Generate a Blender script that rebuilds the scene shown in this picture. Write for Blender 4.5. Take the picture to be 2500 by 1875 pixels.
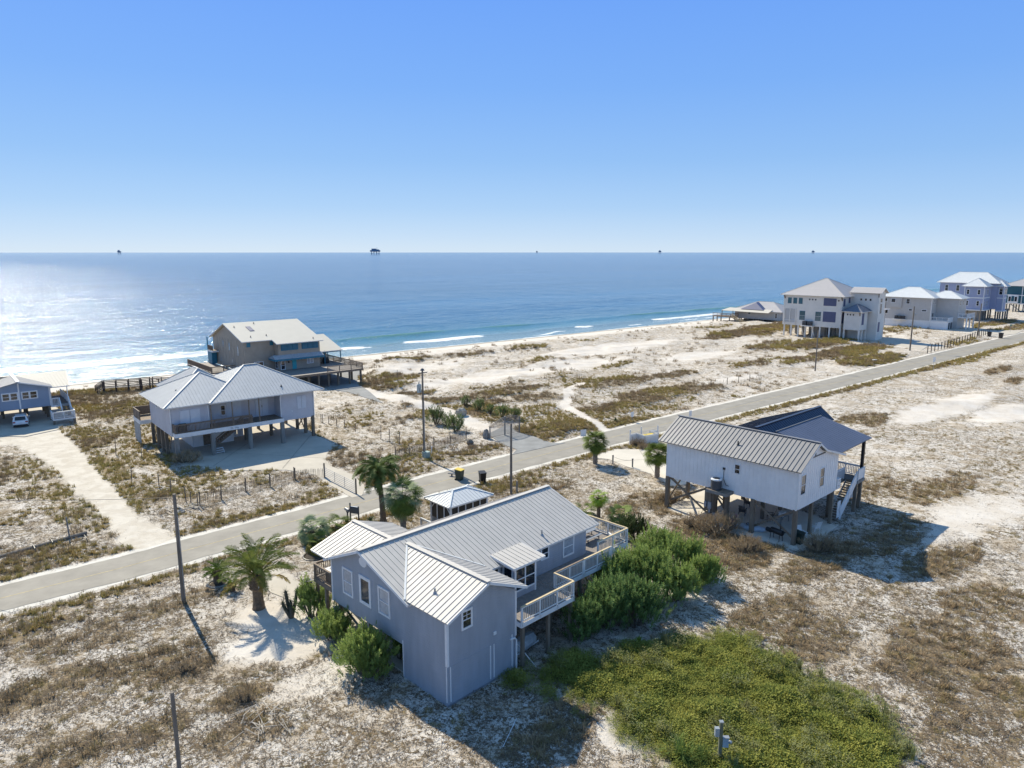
import bpy, math, random
import numpy as np
from mathutils import Vector, Matrix
R = math.radians
for o in list(bpy.data.objects): bpy.data.objects.remove(o)
scene = bpy.context.scene
col = scene.collection
# ---------------------------------------------------------------- camera
cam_d = bpy.data.cameras.new('camera'); cam = bpy.data.objects.new('camera', cam_d); col.objects.link(cam)
cam.location = (0, 0, 25.0)
cam.rotation_euler = (R(90 - 10.51), 0, 0)
cam_d.sensor_width = 36.0; cam_d.lens = 36.0 * 1733 / 2500
cam_d.clip_start = 0.5; cam_d.clip_end = 200000
scene.camera = cam
# ---------------------------------------------------------------- sky, sun, exposure
SUN_EL, SUN_AZ = 40.6, -35.0        # azimuth from +Y, negative towards -X
world = bpy.data.worlds.new("World"); scene.world = world; world.use_nodes = True
wn = world.node_tree.nodes; wl = world.node_tree.links
bg = wn['Background']
sky = wn.new('ShaderNodeTexSky'); sky.sky_type = 'NISHITA'; sky.sun_disc = False
sky.sun_elevation = R(SUN_EL); sky.sun_rotation = R(SUN_AZ)
sky.altitude = 0; sky.air_density = 1.0; sky.dust_density = 0.15; sky.ozone_density = 2.0
# the day's real sky is a deep clean blue that pales towards the sea horizon: the same gradient all the way round, blended with the Nishita sky
tc_ = wn.new('ShaderNodeTexCoord'); sx_ = wn.new('ShaderNodeSeparateXYZ'); wl.new(tc_.outputs['Generated'], sx_.inputs[0])
rp_ = wn.new('ShaderNodeValToRGB'); wl.new(sx_.outputs[2], rp_.inputs[0]); el_ = rp_.color_ramp.elements
el_[0].position = 0.0; el_[0].color = (.66, .82, 1.0, 1); el_[1].position = 1.0; el_[1].color = (.16, .34, .60, 1)
for p_, c_ in ((.022, (.56, .75, 1.0)), (.06, (.42, .65, .985)), (.12, (.30, .55, .97)), (.21, (.21, .46, 1.0)), (.31, (.165, .40, 1.02)), (.55, (.17, .37, .74))):
    e_ = el_.new(p_); e_.color = (*c_, 1)
gm_ = wn.new('ShaderNodeMix'); gm_.data_type = 'RGBA'; gm_.blend_type = 'MULTIPLY'; gm_.inputs[0].default_value = 1; wl.new(rp_.outputs[0], gm_.inputs[6]); gm_.inputs[7].default_value = (4.6, 4.7, 4.75, 1)
nm_ = wn.new('ShaderNodeMix'); nm_.data_type = 'RGBA'; nm_.inputs[0].default_value = .06; wl.new(gm_.outputs[2], nm_.inputs[6]); wl.new(sky.outputs[0], nm_.inputs[7])
wl.new(nm_.outputs[2], bg.inputs[0]); bg.inputs[1].default_value = 0.14
sun_d = bpy.data.lights.new('sun', 'SUN'); sun = bpy.data.objects.new('sun', sun_d); col.objects.link(sun)
sun_d.energy = 4.9; sun_d.angle = R(0.53); sun_d.color = (1.0, 0.92, 0.74)
sdir = Vector((math.sin(R(SUN_AZ)) * math.cos(R(SUN_EL)), math.cos(R(SUN_AZ)) * math.cos(R(SUN_EL)), math.sin(R(SUN_EL))))
sun.rotation_euler = sdir.to_track_quat('Z', 'Y').to_euler(); sun.location = (0, 0, 80)
scene.view_settings.view_transform = 'Standard'; scene.view_settings.look = 'None'
scene.view_settings.exposure = 0.45; scene.view_settings.gamma = 1.0
scene.view_settings.use_curve_mapping = False
scene.render.engine = 'CYCLES'
scene.cycles.max_bounces = 6; scene.cycles.diffuse_bounces = 3; scene.cycles.glossy_bounces = 3
scene.cycles.transmission_bounces = 3; scene.cycles.transparent_max_bounces = 6
scene.cycles.sample_clamp_indirect = 6.0
# ---------------------------------------------------------------- materials
MATS = {}
def mat(name, c, rough=0.6, var=0.15, scale=3.0, metal=0.0, bump=0.0, bscale=20.0, c2=None, spec=0.5, lines=None, streak=False):
    """plain surface with mottled colour; lines=(axis, spacing, depth) adds grooves as fine relief"""
    if name in MATS: return MATS[name]
    m = bpy.data.materials.new(name); m.use_nodes = True; MATS[name] = m
    n, l = m.node_tree.nodes, m.node_tree.links
    b = n['Principled BSDF']; b.inputs['Roughness'].default_value = rough; b.inputs['Metallic'].default_value = metal
    b.inputs['Specular IOR Level'].default_value = spec
    tc = n.new('ShaderNodeTexCoord'); no = n.new('ShaderNodeTexNoise'); no.inputs['Scale'].default_value = scale
    no.inputs['Detail'].default_value = 5; no.inputs['Roughness'].default_value = 0.62
    if streak:
        mp = n.new('ShaderNodeMapping'); mp.inputs['Scale'].default_value = (1, 1, 0.22); l.new(tc.outputs['Object'], mp.inputs[0]); l.new(mp.outputs[0], no.inputs['Vector'])
    else: l.new(tc.outputs['Object'], no.inputs['Vector'])
    cr = n.new('ShaderNodeValToRGB'); l.new(no.outputs[0], cr.inputs[0])
    c2 = c2 or tuple(x * (1 - var * 1.6) for x in c)
    cr.color_ramp.elements[0].position = 0.3; cr.color_ramp.elements[0].color = (*c2, 1)
    cr.color_ramp.elements[1].position = 0.68; cr.color_ramp.elements[1].color = (*tuple(min(1, x * (1 + var * 0.6)) for x in c), 1)
    l.new(cr.outputs[0], b.inputs['Base Color'])
    last = None
    if bump:
        nb = n.new('ShaderNodeTexNoise'); nb.inputs['Scale'].default_value = bscale; nb.inputs['Detail'].default_value = 4
        l.new(tc.outputs['Object'], nb.inputs['Vector'])
        bp = n.new('ShaderNodeBump'); bp.inputs['Strength'].default_value = bump; bp.inputs['Distance'].default_value = 0.03
        l.new(nb.outputs[0], bp.inputs['Height']); last = bp
    if lines:
        ax, sp, dp = lines
        sx = n.new('ShaderNodeSeparateXYZ'); l.new(tc.outputs['Object'], sx.inputs[0])
        mm = n.new('ShaderNodeMath'); mm.operation = 'DIVIDE'; l.new(sx.outputs[ax], mm.inputs[0]); mm.inputs[1].default_value = sp
        fr = n.new('ShaderNodeMath'); fr.operation = 'FRACT'; l.new(mm.outputs[0], fr.inputs[0])
        bp2 = n.new('ShaderNodeBump'); bp2.inputs['Strength'].default_value = 1.0; bp2.inputs['Distance'].default_value = dp
        l.new(fr.outputs[0], bp2.inputs['Height'])
        if last: l.new(last.outputs[0], bp2.inputs['Normal'])
        last = bp2
    if last: l.new(last.outputs[0], b.inputs['Normal'])
    return m
def leafmat(name, c, c2, rough=0.5, trans=0.25, scale=0.6):
    """foliage: colour varies by instance / object and along the plant; a little light comes through"""
    if name in MATS: return MATS[name]
    m = bpy.data.materials.new(name); m.use_nodes = True; MATS[name] = m
    n, l = m.node_tree.nodes, m.node_tree.links
    b = n['Principled BSDF']; b.inputs['Roughness'].default_value = max(rough, .6); b.inputs['Specular IOR Level'].default_value = 0.12
    oi = n.new('ShaderNodeObjectInfo'); geo = n.new('ShaderNodeNewGeometry')
    no = n.new('ShaderNodeTexNoise'); no.inputs['Scale'].default_value = scale; no.inputs['Detail'].default_value = 3
    l.new(geo.outputs['Position'], no.inputs['Vector'])
    ad = n.new('ShaderNodeMath'); ad.operation = 'ADD'; l.new(oi.outputs['Random'], ad.inputs[0]); l.new(geo.outputs['Random Per Island'], ad.inputs[1])
    md = n.new('ShaderNodeMath'); md.operation = 'MULTIPLY_ADD'; l.new(ad.outputs[0], md.inputs[0]); md.inputs[1].default_value = 0.33; l.new(no.outputs[0], md.inputs[2])
    sb = n.new('ShaderNodeMath'); sb.operation = 'SUBTRACT'; l.new(md.outputs[0], sb.inputs[0]); sb.inputs[1].default_value = 0.33
    cr = n.new('ShaderNodeValToRGB'); l.new(sb.outputs[0], cr.inputs[0])
    cr.color_ramp.elements[0].position = 0.15; cr.color_ramp.elements[0].color = (*c, 1)
    cr.color_ramp.elements[1].position = 0.85; cr.color_ramp.elements[1].color = (*c2, 1)
    l.new(cr.outputs[0], b.inputs['Base Color'])
    if trans:
        t = n.new('ShaderNodeBsdfTranslucent'); l.new(cr.outputs[0], t.inputs[0]); mx = n.new('ShaderNodeMixShader'); mx.inputs[0].default_value = trans
        l.new(b.outputs[0], mx.inputs[1]); l.new(t.outputs[0], mx.inputs[2]); l.new(mx.outputs[0], n['Material Output'].inputs[0])
    return m
# ---------------------------------------------------------------- mesh builder
class MB:
    def __init__(s): s.v = []; s.f = []
    def box(s, lo, hi):
        x0, y0, z0 = [min(a, b) for a, b in zip(lo, hi)]; x1, y1, z1 = [max(a, b) for a, b in zip(lo, hi)]; k = len(s.v)
        s.v += [(x0, y0, z0), (x1, y0, z0), (x1, y1, z0), (x0, y1, z0), (x0, y0, z1), (x1, y0, z1), (x1, y1, z1), (x0, y1, z1)]
        s.f += [tuple(k + i for i in q) for q in ((0, 3, 2, 1), (4, 5, 6, 7), (0, 1, 5, 4), (1, 2, 6, 5), (2, 3, 7, 6), (3, 0, 4, 7))]; return s
    def beam(s, p, q, w, h, up=(0, 0, 1)):
        p, q = Vector(p), Vector(q); d = (q - p); d.normalize(); up = Vector(up)
        if abs(d.dot(up)) > 0.98: up = Vector((1, 0, 0)) if abs(d.x) < .9 else Vector((0, 1, 0))
        a = d.cross(up).normalized() * w / 2; b = a.cross(d).normalized() * h / 2; k = len(s.v)
        for e in (p, q): s.v += [tuple(e - a - b), tuple(e + a - b), tuple(e + a + b), tuple(e - a + b)]
        s.f += [tuple(k + i for i in t) for t in ((0, 1, 2, 3), (7, 6, 5, 4), (0, 4, 5, 1), (1, 5, 6, 2), (2, 6, 7, 3), (3, 7, 4, 0))]; return s
    def tube(s, pts, rad, n=8, cap=True):
        if not hasattr(rad, '__len__'): rad = [rad] * len(pts)
        pts = [Vector(p) for p in pts]; k = len(s.v); N = len(pts)
        for i, p in enumerate(pts):
            d = (pts[min(i + 1, N - 1)] - pts[max(i - 1, 0)]).normalized()
            a = d.cross(Vector((0, 0, 1)) if abs(d.z) < .95 else Vector((1, 0, 0))).normalized(); b = d.cross(a)
            for j in range(n):
                t = 2 * math.pi * j / n; s.v.append(tuple(p + (a * math.cos(t) + b * math.sin(t)) * rad[i]))
        for i in range(N - 1):
            for j in range(n):
                s.f.append((k + i * n + j, k + (i + 1) * n + j, k + (i + 1) * n + (j + 1) % n, k + i * n + (j + 1) % n))
        if cap: s.f.append(tuple(k + j for j in range(n))); s.f.append(tuple(k + (N - 1) * n + j for j in reversed(range(n))))
        return s
    def prism(s, poly, off):
        """poly: 3D points; off: extrusion vector"""
        k = len(s.v); n = len(poly); off = Vector(off)
        s.v += [tuple(Vector(p)) for p in poly] + [tuple(Vector(p) + off) for p in poly]
        nrm = Vector((0, 0, 0))
        for i in range(n):
            a, b = Vector(poly[i]), Vector(poly[(i + 1) % n]); nrm += a.cross(b)
        fl = nrm.dot(off) > 0
        A = tuple(k + i for i in range(n)); B = tuple(k + n + i for i in range(n))
        s.f.append(tuple(reversed(A)) if fl else A); s.f.append(B if fl else tuple(reversed(B)))
        for i in range(n):
            j = (i + 1) % n; q = (k + i, k + j, k + n + j, k + n + i); s.f.append(q if fl else tuple(reversed(q)))
        return s
    def quad(s, *p): k = len(s.v); s.v += [tuple(x) for x in p]; s.f.append(tuple(range(k, k + len(p)))); return s
    def lathe(s, prof, n=16, c=(0, 0, 0)):
        k = len(s.v)
        for r, z in prof:
            for j in range(n): t = 2 * math.pi * j / n; s.v.append((c[0] + r * math.cos(t), c[1] + r * math.sin(t), c[2] + z))
        for i in range(len(prof) - 1):
            for j in range(n): s.f.append((k + i * n + j, k + i * n + (j + 1) % n, k + (i + 1) * n + (j + 1) % n, k + (i + 1) * n + j))
        s.f.append(tuple(k + j for j in reversed(range(n)))); s.f.append(tuple(k + (len(prof) - 1) * n + j for j in range(n))); return s
    def mesh(s, name, m):
        me = bpy.data.meshes.new(name); me.from_pydata(s.v, [], s.f); me.update()
        if m: me.materials.append(m)
        return me
    def build(s, name, m, parent=None, kind=None, smooth=False, label=None):
        me = s.mesh(name, m)
        if smooth: me.shade_smooth()
        return link(name, me, parent, kind, label)
def link(name, me, parent=None, kind=None, label=None):
    o = bpy.data.objects.new(name, me); col.objects.link(o)
    if parent: o.parent = parent
    if kind: o['kind'] = kind
    if label: o['label'] = label
    return o
def bx(name, m, parent, lo, hi, **k): return MB().box(lo, hi).build(name, m, parent, **k)
def thing(name, label, cat, xy=(0, 0), rot=0, z=0.0, group=None):
    o = bpy.data.objects.new(name, None); col.objects.link(o); o.location = (xy[0], xy[1], z); o.rotation_euler = (0, 0, R(rot))
    o.empty_display_size = 0.3; tag(o, label, cat, group); return o
def tag(o, label, cat, group=None):
    o['label'] = label; o['category'] = cat
    if group: o['group'] = group
    return o
def struct(o): o['kind'] = 'structure'; return o
KIDS = {}
def dup(root, loc, rot, label, z=0.0, scale=1.0):
    r = root.copy(); col.objects.link(r); r.location = (loc[0], loc[1], z); r.rotation_euler = (0, 0, rot); r['label'] = label
    r.scale = (scale,) * 3
    for ch in root.children:
        c = ch.copy(); col.objects.link(c); c.parent = r
        for g in ch.children: d = g.copy(); col.objects.link(d); d.parent = c
    return r
# ---------------------------------------------------------------- colours
WHITE = mat('white_paint', (.78, .78, .77), .45, .06, 1.5)
TRIM = mat('white_trim', (.74, .75, .76), .4, .05, 2)
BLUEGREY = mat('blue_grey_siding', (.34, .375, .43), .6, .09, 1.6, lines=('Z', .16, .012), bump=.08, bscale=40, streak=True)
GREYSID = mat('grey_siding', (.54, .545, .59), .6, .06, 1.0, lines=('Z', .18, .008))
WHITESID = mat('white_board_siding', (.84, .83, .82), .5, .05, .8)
TAN = mat('tan_siding', (.36, .31, .25), .65, .08, .8, lines=('Z', .2, .006))
TEAL = mat('teal_paint', (.02, .17, .26), .5, .08, 1)
TURQ = mat('turquoise_paint', (.03, .36, .42), .5, .05, 1)
STUCCO = mat('warm_white_stucco', (.74, .70, .64), .75, .05, .5, bump=.1, bscale=30)
PALEGREY = mat('pale_grey_siding', (.51, .49, .465), .6, .05, .8, lines=('Z', .2, .006))
PERI = mat('periwinkle_siding', (.33, .37, .52), .6, .05, .8, lines=('Z', .2, .006))
DTEAL = mat('dark_teal_siding', (.018, .10, .14), .6, .06, .8, lines=('Z', .2, .006))
LBLUE = mat('light_blue_siding', (.24, .31, .42), .6, .06, .8, lines=('Z', .2, .008))
METAL = mat('pale_grey_metal_roof', (.53, .50, .465), .62, .05, .9, metal=.1, spec=.3)
METAL2 = mat('silver_blue_metal_roof', (.47, .485, .50), .6, .05, .9, metal=.1, spec=.3)
METALW = mat('white_metal_roof', (.66, .67, .67), .6, .04, .9, spec=.3)
METALD = mat('grey_ribbed_metal_roof', (.25, .245, .25), .55, .06, .9, metal=.2)
METALN = mat('angle_darkened_metal_roof', (.045, .055, .085), .38, .08, .9, metal=.3)  # dark look from the slope's reflection angle is put into the metal colour
METALC = mat('cream_metal_roof', (.54, .505, .44), .75, .03, .6)
METALT = mat('light_taupe_metal_roof', (.46, .43, .42), .5, .03, .6)
GLASS = mat('dark_window_glass', (.018, .025, .035), .06, .3, 1.5, spec=.8)
BLIND = mat('window_glass_over_pale_blinds', (.36, .40, .45), .15, .18, 2.5, spec=.8)
TGLASS = mat('teal_tinted_glass', (.02, .10, .14), .08, .15, 1, spec=.8)
SHUT = mat('slate_storm_shutter', (.085, .10, .19), .5, .06, 1.5, lines=('Z', .1, .01))
SHUTW = mat('white_storm_shutter', (.62, .65, .70), .5, .05, 1.5, lines=('X', .12, .01))
PILE = mat('weathered_piling', (.20, .165, .125), .85, .25, 2.5, bump=.4, bscale=25, streak=True)
PILEG = mat('grey_piling', (.26, .25, .23), .85, .2, 2.5, bump=.4, bscale=25, streak=True)
WOOD = mat('weathered_deck_wood', (.235, .18, .135), .8, .22, 4, bump=.3, bscale=30)
BALW = mat('shade_greyed_baluster', (.52, .51, .49), .6, .1, 3)  # white balusters toned down to grey: their shade is put into the colour
DECKW = mat('grey_brown_decking', (.25, .22, .20), .75, .18, 4, bump=.2, bscale=30)
NEWW = mat('new_yellow_lumber', (.62, .49, .30), .7, .12, 4, bump=.2, bscale=30)
CONC = mat('concrete', (.50, .45, .375), .85, .10, .35, bump=.15, bscale=30)
CONC2 = mat('bright_concrete', (.63, .575, .49), .85, .08, .35, bump=.15, bscale=30)
BLACK = mat('black_metal', (.018, .018, .02), .45, .2, 5)
DGREY = mat('dark_grey_metal', (.07, .075, .085), .5, .15, 5)
GALV = mat('galvanised_metal', (.36, .38, .40), .45, .12, 4, metal=.5)
BOXG = mat('grey_electric_box', (.30, .34, .38), .5, .1, 4)
POLE = mat('utility_pole_wood', (.22, .185, .15), .85, .25, 1.6, bump=.5, bscale=18, streak=True)
YEL = mat('yellow_plastic_lid', (.75, .55, .08), .45, .08, 3)

# ================================================================ SETTING
CA = R(40)                                    # the coast, the road and the lots run along this direction
CU = (math.cos(CA), math.sin(CA)); CV = (-math.sin(CA), math.cos(CA))
def W(s, t): return (s * CU[0] + t * CV[0], s * CU[1] + t * CV[1])
def ST(x, y): return (x * CU[0] + y * CU[1], x * CV[0] + y * CV[1])
rs = np.random.RandomState(7)
_perm = rs.rand(4096)
def vnoise(x, y):
    xi = np.floor(x).astype(int); yi = np.floor(y).astype(int); xf = x - xi; yf = y - yi
    h = lambda a, b: _perm[(a * 374761 + b * 668265 + (a * b) % 977) % 4096]
    u = xf * xf * (3 - 2 * xf); v = yf * yf * (3 - 2 * yf)
    return (h(xi, yi) * (1 - u) + h(xi + 1, yi) * u) * (1 - v) + (h(xi, yi + 1) * (1 - u) + h(xi + 1, yi + 1) * u) * v
def fbm(x, y, o=4):
    a, t, n = 1.0, 0.0, 0.0
    for i in range(o): t = t + a * vnoise(x * 2 ** i + 13.7 * i, y * 2 ** i + 7.1 * i); n += a; a *= .52
    return t / n
def sstep(a, b, x): t = np.clip((x - a) / (b - a), 0, 1); return t * t * (3 - 2 * t)
ROADC = [(-200, 58.5), (-60, 60.2), (0, 61.2), (10, 61.15), (20, 61.7), (35, 62.5), (55, 63.3), (85, 63.8), (140, 63.6), (190, 63.9), (250, 63.9), (330, 64), (1200, 64)]
def roadc(s): return np.interp(s, [a for a, b in ROADC], [b for a, b in ROADC])
def roadhw(s): return np.interp(s, [0, 30, 60, 150, 300], [2.45, 2.55, 2.6, 2.9, 3.5])
def inpoly(x, y, poly):
    x = np.asarray(x, float); y = np.asarray(y, float); c = np.zeros(x.shape, bool); n = len(poly)
    for i in range(n):
        (x1, y1), (x2, y2) = poly[i], poly[(i + 1) % n]
        k = ((y1 > y) != (y2 > y)) & (x < (x2 - x1) * (y - y1) / ((y2 - y1) if y2 != y1 else 1e-9) + x1); c ^= k
    return c
def segdist(x, y, poly, closed=True):
    d = np.full(np.shape(x), 1e9); n = len(poly)
    for i in range(n if closed else n - 1):
        (x1, y1), (x2, y2) = poly[i], poly[(i + 1) % n]; dx, dy = x2 - x1, y2 - y1; L = dx * dx + dy * dy + 1e-9
        t = np.clip(((x - x1) * dx + (y - y1) * dy) / L, 0, 1); d = np.minimum(d, np.hypot(x - x1 - t * dx, y - y1 - t * dy))
    return d
# paved and bare areas (ground plan, metres)
PADS = {
 'pad_grey_house': [(-44.98, 90.31), (-39.44, 81.71), (-36.39, 80.89), (-32.85, 79.29), (-29.15, 79.60), (-26.29, 79.60), (-22.44, 77.74), (-20.72, 75.11), (-16.53, 70.06), (-15.67, 70.81), (-15.81, 73.44), (-18.14, 77.74), (-21.25, 80.89), (-22.68, 83.41), (-23.36, 86.45), (-23.11, 90.31), (-27.54, 95.85), (-34.62, 106.29), (-43.04, 112.07), (-48.40, 109.11), (-48.63, 98.62)],
 'drive_main_house': [(-20.72, 54.64), (-19.24, 54.02), (-16.19, 50.76), (-13.40, 47.84), (-10.64, 46.06), (-7.81, 42.84), (-6.85, 40.91), (-8.04, 40.36), (-10.34, 42.09), (-12.87, 44.66), (-15.78, 47.84), (-17.97, 49.23), (-19.32, 50.83), (-20.09, 52.67)],
 'pad_white_house': [(15.48, 67.18), (17.53, 69.81), (21.71, 73.44), (25.47, 70.18), (29.22, 64.95), (30.03, 62.35), (26.35, 58.13), (24.24, 56.84), (22.59, 58.57), (20.30, 60.41), (18.62, 62.35), (17.44, 63.68), (15.99, 65.83)],
 'drive_white_house': [(11.83, 86.82), (13.19, 88.34), (16.35, 88.34), (19.12, 86.45), (21.84, 80.89), (22.29, 75.53), (17.34, 73.71), (15.95, 78.05), (13.59, 80.89), (11.86, 83.93), (9.62, 84.64)],
 'gate_drive': [(-3.32, 96.30), (-0.61, 102.07), (0.69, 97.22), (2.83, 95.18), (5.18, 91.53), (7.09, 91.53), (0.00, 85.90), (0.63, 88.34), (-1.36, 90.92)],
 'tan_house_drive': [(-34.26, 129.54), (-29.74, 126.40), (-21.71, 116.81), (-26.25, 127.56), (-30.29, 135.85), (-32.55, 150.44), (-39.59, 150.44), (-41.30, 138.09)],
 'white_tower_drive': [(97.15, 206.76), (104.02, 199.07), (105.94, 182.10), (114.76, 193.66), (115.02, 208.77), (108.62, 212.92), (102.98, 219.44)],
 'far_grey_drive': [(139.05, 228.78), (145.87, 231.24), (144.41, 212.92), (156.37, 219.44), (167.28, 231.24), (154.94, 228.78), (154.53, 242.96), (151.15, 244.34)],
 'carport_left': [(-70.79, 95.18), (-67.09, 94.73), (-65.03, 98.62), (-67.34, 106.29), (-77.86, 116.81), (-90.27, 116.81), (-75.32, 95.18)],
}
DIRT = [(-69.72, 98.62), (-65.64, 99.59), (-57.74, 90.92), (-46.55, 76.99), (-40.33, 70.18), (-35.62, 64.74), (-30.85, 60.88), (-29.34, 59.20), (-31.74, 56.84), (-33.83, 58.13), (-38.41, 63.89), (-44.36, 70.18), (-51.41, 77.74), (-58.60, 85.17), (-65.60, 90.92), (-67.77, 90.92), (-71.58, 96.30)]
PATHS = [([(13.64, 97.68), (11.67, 103.61), (9.78, 110.28), (8.50, 115.19), (10.06, 121.96), (10.13, 127.56), (13.34, 133.68)], 1.0),
         ([(-3.52, 98.62), (-9.68, 109.11), (-17.23, 116.81), (-23.31, 123.77), (-28.17, 129.54)], 1.9),
         ([(111.24, 195.43), (119.35, 224.02), (120.22, 238.93)], 1.2)]
HOUSE_FLAT = [(-3.57, 35.74), (1.78, 58.13), (-38.08, 98.62), (24.86, 57.95), (19.15, 67.18), (-76.15, 112.07), (30.08, 66.05)]
# vegetation: px measured on plan -> (x, y), radius along the coast, across, density
VEG = [((-7.95, 112.07),13,3,.9),((-23.86, 140.40),8,4,.8),((-24.36, 129.54),8,2.2,.95),((-18.21, 123.77),7,2.2,.95),((-13.09, 116.81),7,2.5,.95),((-8.50, 110.57),7,2.5,.9),((-3.87, 109.11),7,3,.85),
 ((4.69, 98.62),9,4,.95),((9.00, 101.06),6,3.5,.95),((-1.11, 125.64),10,3,.85),((3.54, 120.20),8,3,.8),((0.00, 109.11),9,4,.7),((20.67, 116.81),12,3,.95),((25.87, 125.64),13,3,.95),((19.93, 135.85),14,4.5,.8),
 ((33.00, 127.56),10,3,.8),((12.91, 109.11),9,5,.75),((16.38, 102.32),9,2.5,.95),((-25.82, 112.07),8,3,.55),((-35.38, 140.40),10,4.5,.95),((-27.47, 133.68),8,3,.95),((-20.54, 120.20),7,3,.6),
 ((72.83, 220.57),24,7,.9),((89.82, 238.93),20,7,.95),((67.71, 238.93),14,5,.6),((72.17, 191.07),16,6,.7),((85.13, 195.43),22,6,.95),((86.49, 179.03),20,6,.95),((84.76, 165.12),16,5,.9),((54.75, 158.92),12,4,.7),((68.38, 165.12),15,4,.7),
 ((49.18, 158.92),12,4,.5),((6.74, 165.12),16,4,.6),((0.00, 153.17),10,3,.6),((22.78, 155.99),6,2.5,.7),((34.02, 145.25),8,3,.8),((11.91, 145.25),8,3,.6),((-25.04, 165.12),9,3,.8),((-10.21, 175.35),9,2.5,.7),((4.35, 186.88),8,3,.7),((20.90, 200.00),8,3,.6),
 ((134.04, 238.93),20,6,.6),((119.19, 228.78),14,5,.7),((127.71, 200.00),14,5,.6),((172.43, 252.93),24,4,.8),((169.97, 238.93),24,4,.7),
 ((-75.39, 125.64),9,9,.95),((-62.90, 112.07),7,8,.85),((-72.06, 115.19),5,8,.9),((-57.69, 94.08),4,8,.8),((-55.55, 96.30),7,8,.6),((-45.51, 82.55),7,5,.7),((-47.14, 79.29),2.5,8,.9),((-39.05, 70.18),3,6,.8),((-38.79, 77.74),9,3,.6),((-30.83, 74.12),12,3,.6),
 ((-35.78, 69.56),6,3,.5),((-20.74, 99.83),8,4,.5),((-25.49, 102.32),6,4,.5),((-10.19, 101.06),6,3,.5),((-5.25, 87.96),7,2,.7),((-12.74, 85.17),6,2,.7),((-16.99, 95.18),6,4,.45),
 ((17.81, 58.13),5,2.6,.95),((16.60, 61.85),5,2.2,.95),((19.48, 55.60),6,2,.9),((25.97, 55.60),7,2.5,.85),((16.02, 67.76),4,3,.85),((14.86, 70.18),5,3,.6),((32.07, 61.85),5,3,.5),((21.08, 52.53),8,2.5,.5),
 ((33.23, 59.02),9,2.5,.75),((35.88, 55.60),8,2.5,.8),((38.31, 72.10),9,2.6,.7),((46.51, 73.44),9,2.6,.8),((50.94, 72.10),8,2.6,.6),((53.50, 106.29),7,2.2,.85),((55.95, 104.94),9,2.2,.8),((61.17, 101.06),9,2,.6),
 ((88.68, 133.68),9,2,.6),((104.70, 150.44),8,2,.9),((99.60, 138.09),8,2,.9),((89.53, 153.17),22,2.5,.8),((106.91, 165.12),18,3,.6),((74.55, 133.68),9,2,.4),((57.54, 91.95),8,3,.5),((58.37, 82.55),9,3,.6),
 ((33.08, 46.06),7,4,.7),((27.13, 40.91),6,4,.85),((27.32, 46.06),6,3,.5),((26.46, 34.88),6,4,.8),((25.01, 47.23),5,3,.5),((18.70, 46.06),5,2.5,.8),((20.42, 43.35),5,2.5,.8),
 ((-28.28, 42.84),6,2.5,.7),((-27.00, 37.48),4,2,.85),((-22.79, 40.00),4,2.5,.8),((-20.11, 39.13),2.5,1.4,.9),((-15.48, 36.71),2.2,1.4,.95),((-19.71, 33.54),3,1.6,.85),((-14.94, 33.54),3,1.6,.8),((-22.67, 31.68),4,1.6,.8),((-13.21, 33.54),2,1.2,.7),
 ((-26.46, 46.06),5,2,.8),((-24.43, 47.23),4,1.5,.75),((-32.75, 43.86),7,2,.8),((-3.22, 33.21),5,2,.5),((2.17, 33.54),4,1.8,.75),((-8.86, 31.68),4,1.4,.6),((12.84, 68.35),5,3,.75),((6.64, 73.44),5,3,.6),((2.18, 72.10),6,3,.7),((-0.45, 74.82),6,2.5,.75),
 ((-3.48, 39.13),3,1.3,.5),((-13.79, 39.56),3,1.5,.6),((-20.20, 42.84),3,1.5,.65),((-15.64, 39.13),3,1.2,.6),((20.04, 96.30),4,1.6,.9),((16.81, 90.92),3.2,1.6,.98),((-29.38, 101.06),4,3,.5)]
BARE = [((-14.81, 42.84),4,2.6,.6),((-16.97, 46.06),3,2.2,.55),((-11.07, 38.70),4,1.5,.35),((4.40, 150.44),30,5,.35),((27.17, 186.88),24,6,.5),((45.05, 171.80),14,4,.4),((-22.38, 153.17),16,5,.3),((64.53, 109.11),10,3,.5),((75.80, 116.81),12,3,.5),((40.15, 60.88),6,2,.4),((77.44, 109.11),10,3,.5),
 ((6.33, 33.86),2.4,1.6,.6),((12.65, 51.10),5,3,.4),((46.12, 66.05),8,3,.3),((42.92, 138.09),10,2,.5),((-96.78, 150.44),20,7,.6)]
GREENP = [(1.18, 37.09), (-0.36, 37.80), (1.26, 39.78), (3.62, 40.91), (6.00, 41.37), (8.84, 42.59), (11.77, 43.60), (14.78, 43.60), (15.83, 41.85), (18.37, 39.13), (20.41, 36.71), (20.93, 34.20), (19.89, 30.96), (18.69, 27.98), (7.22, 27.98), (7.56, 31.39), (6.49, 32.28), (5.43, 35.23), (3.45, 35.96)]
def ell(x, y, lst):
    s, t = ST(x, y); out = np.zeros(np.shape(x))
    wob = fbm(x / 2.2 + 40, y / 2.2 + 11, 3) - .5
    for (cx, cy), a, b, k in lst:
        cs, ct = ST(cx, cy); d = ((s - cs) / a) ** 2 + ((t - ct) / b) ** 2
        out = np.maximum(out, k * sstep(1.5, .35, d + wob * 1.5))
    return out
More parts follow.
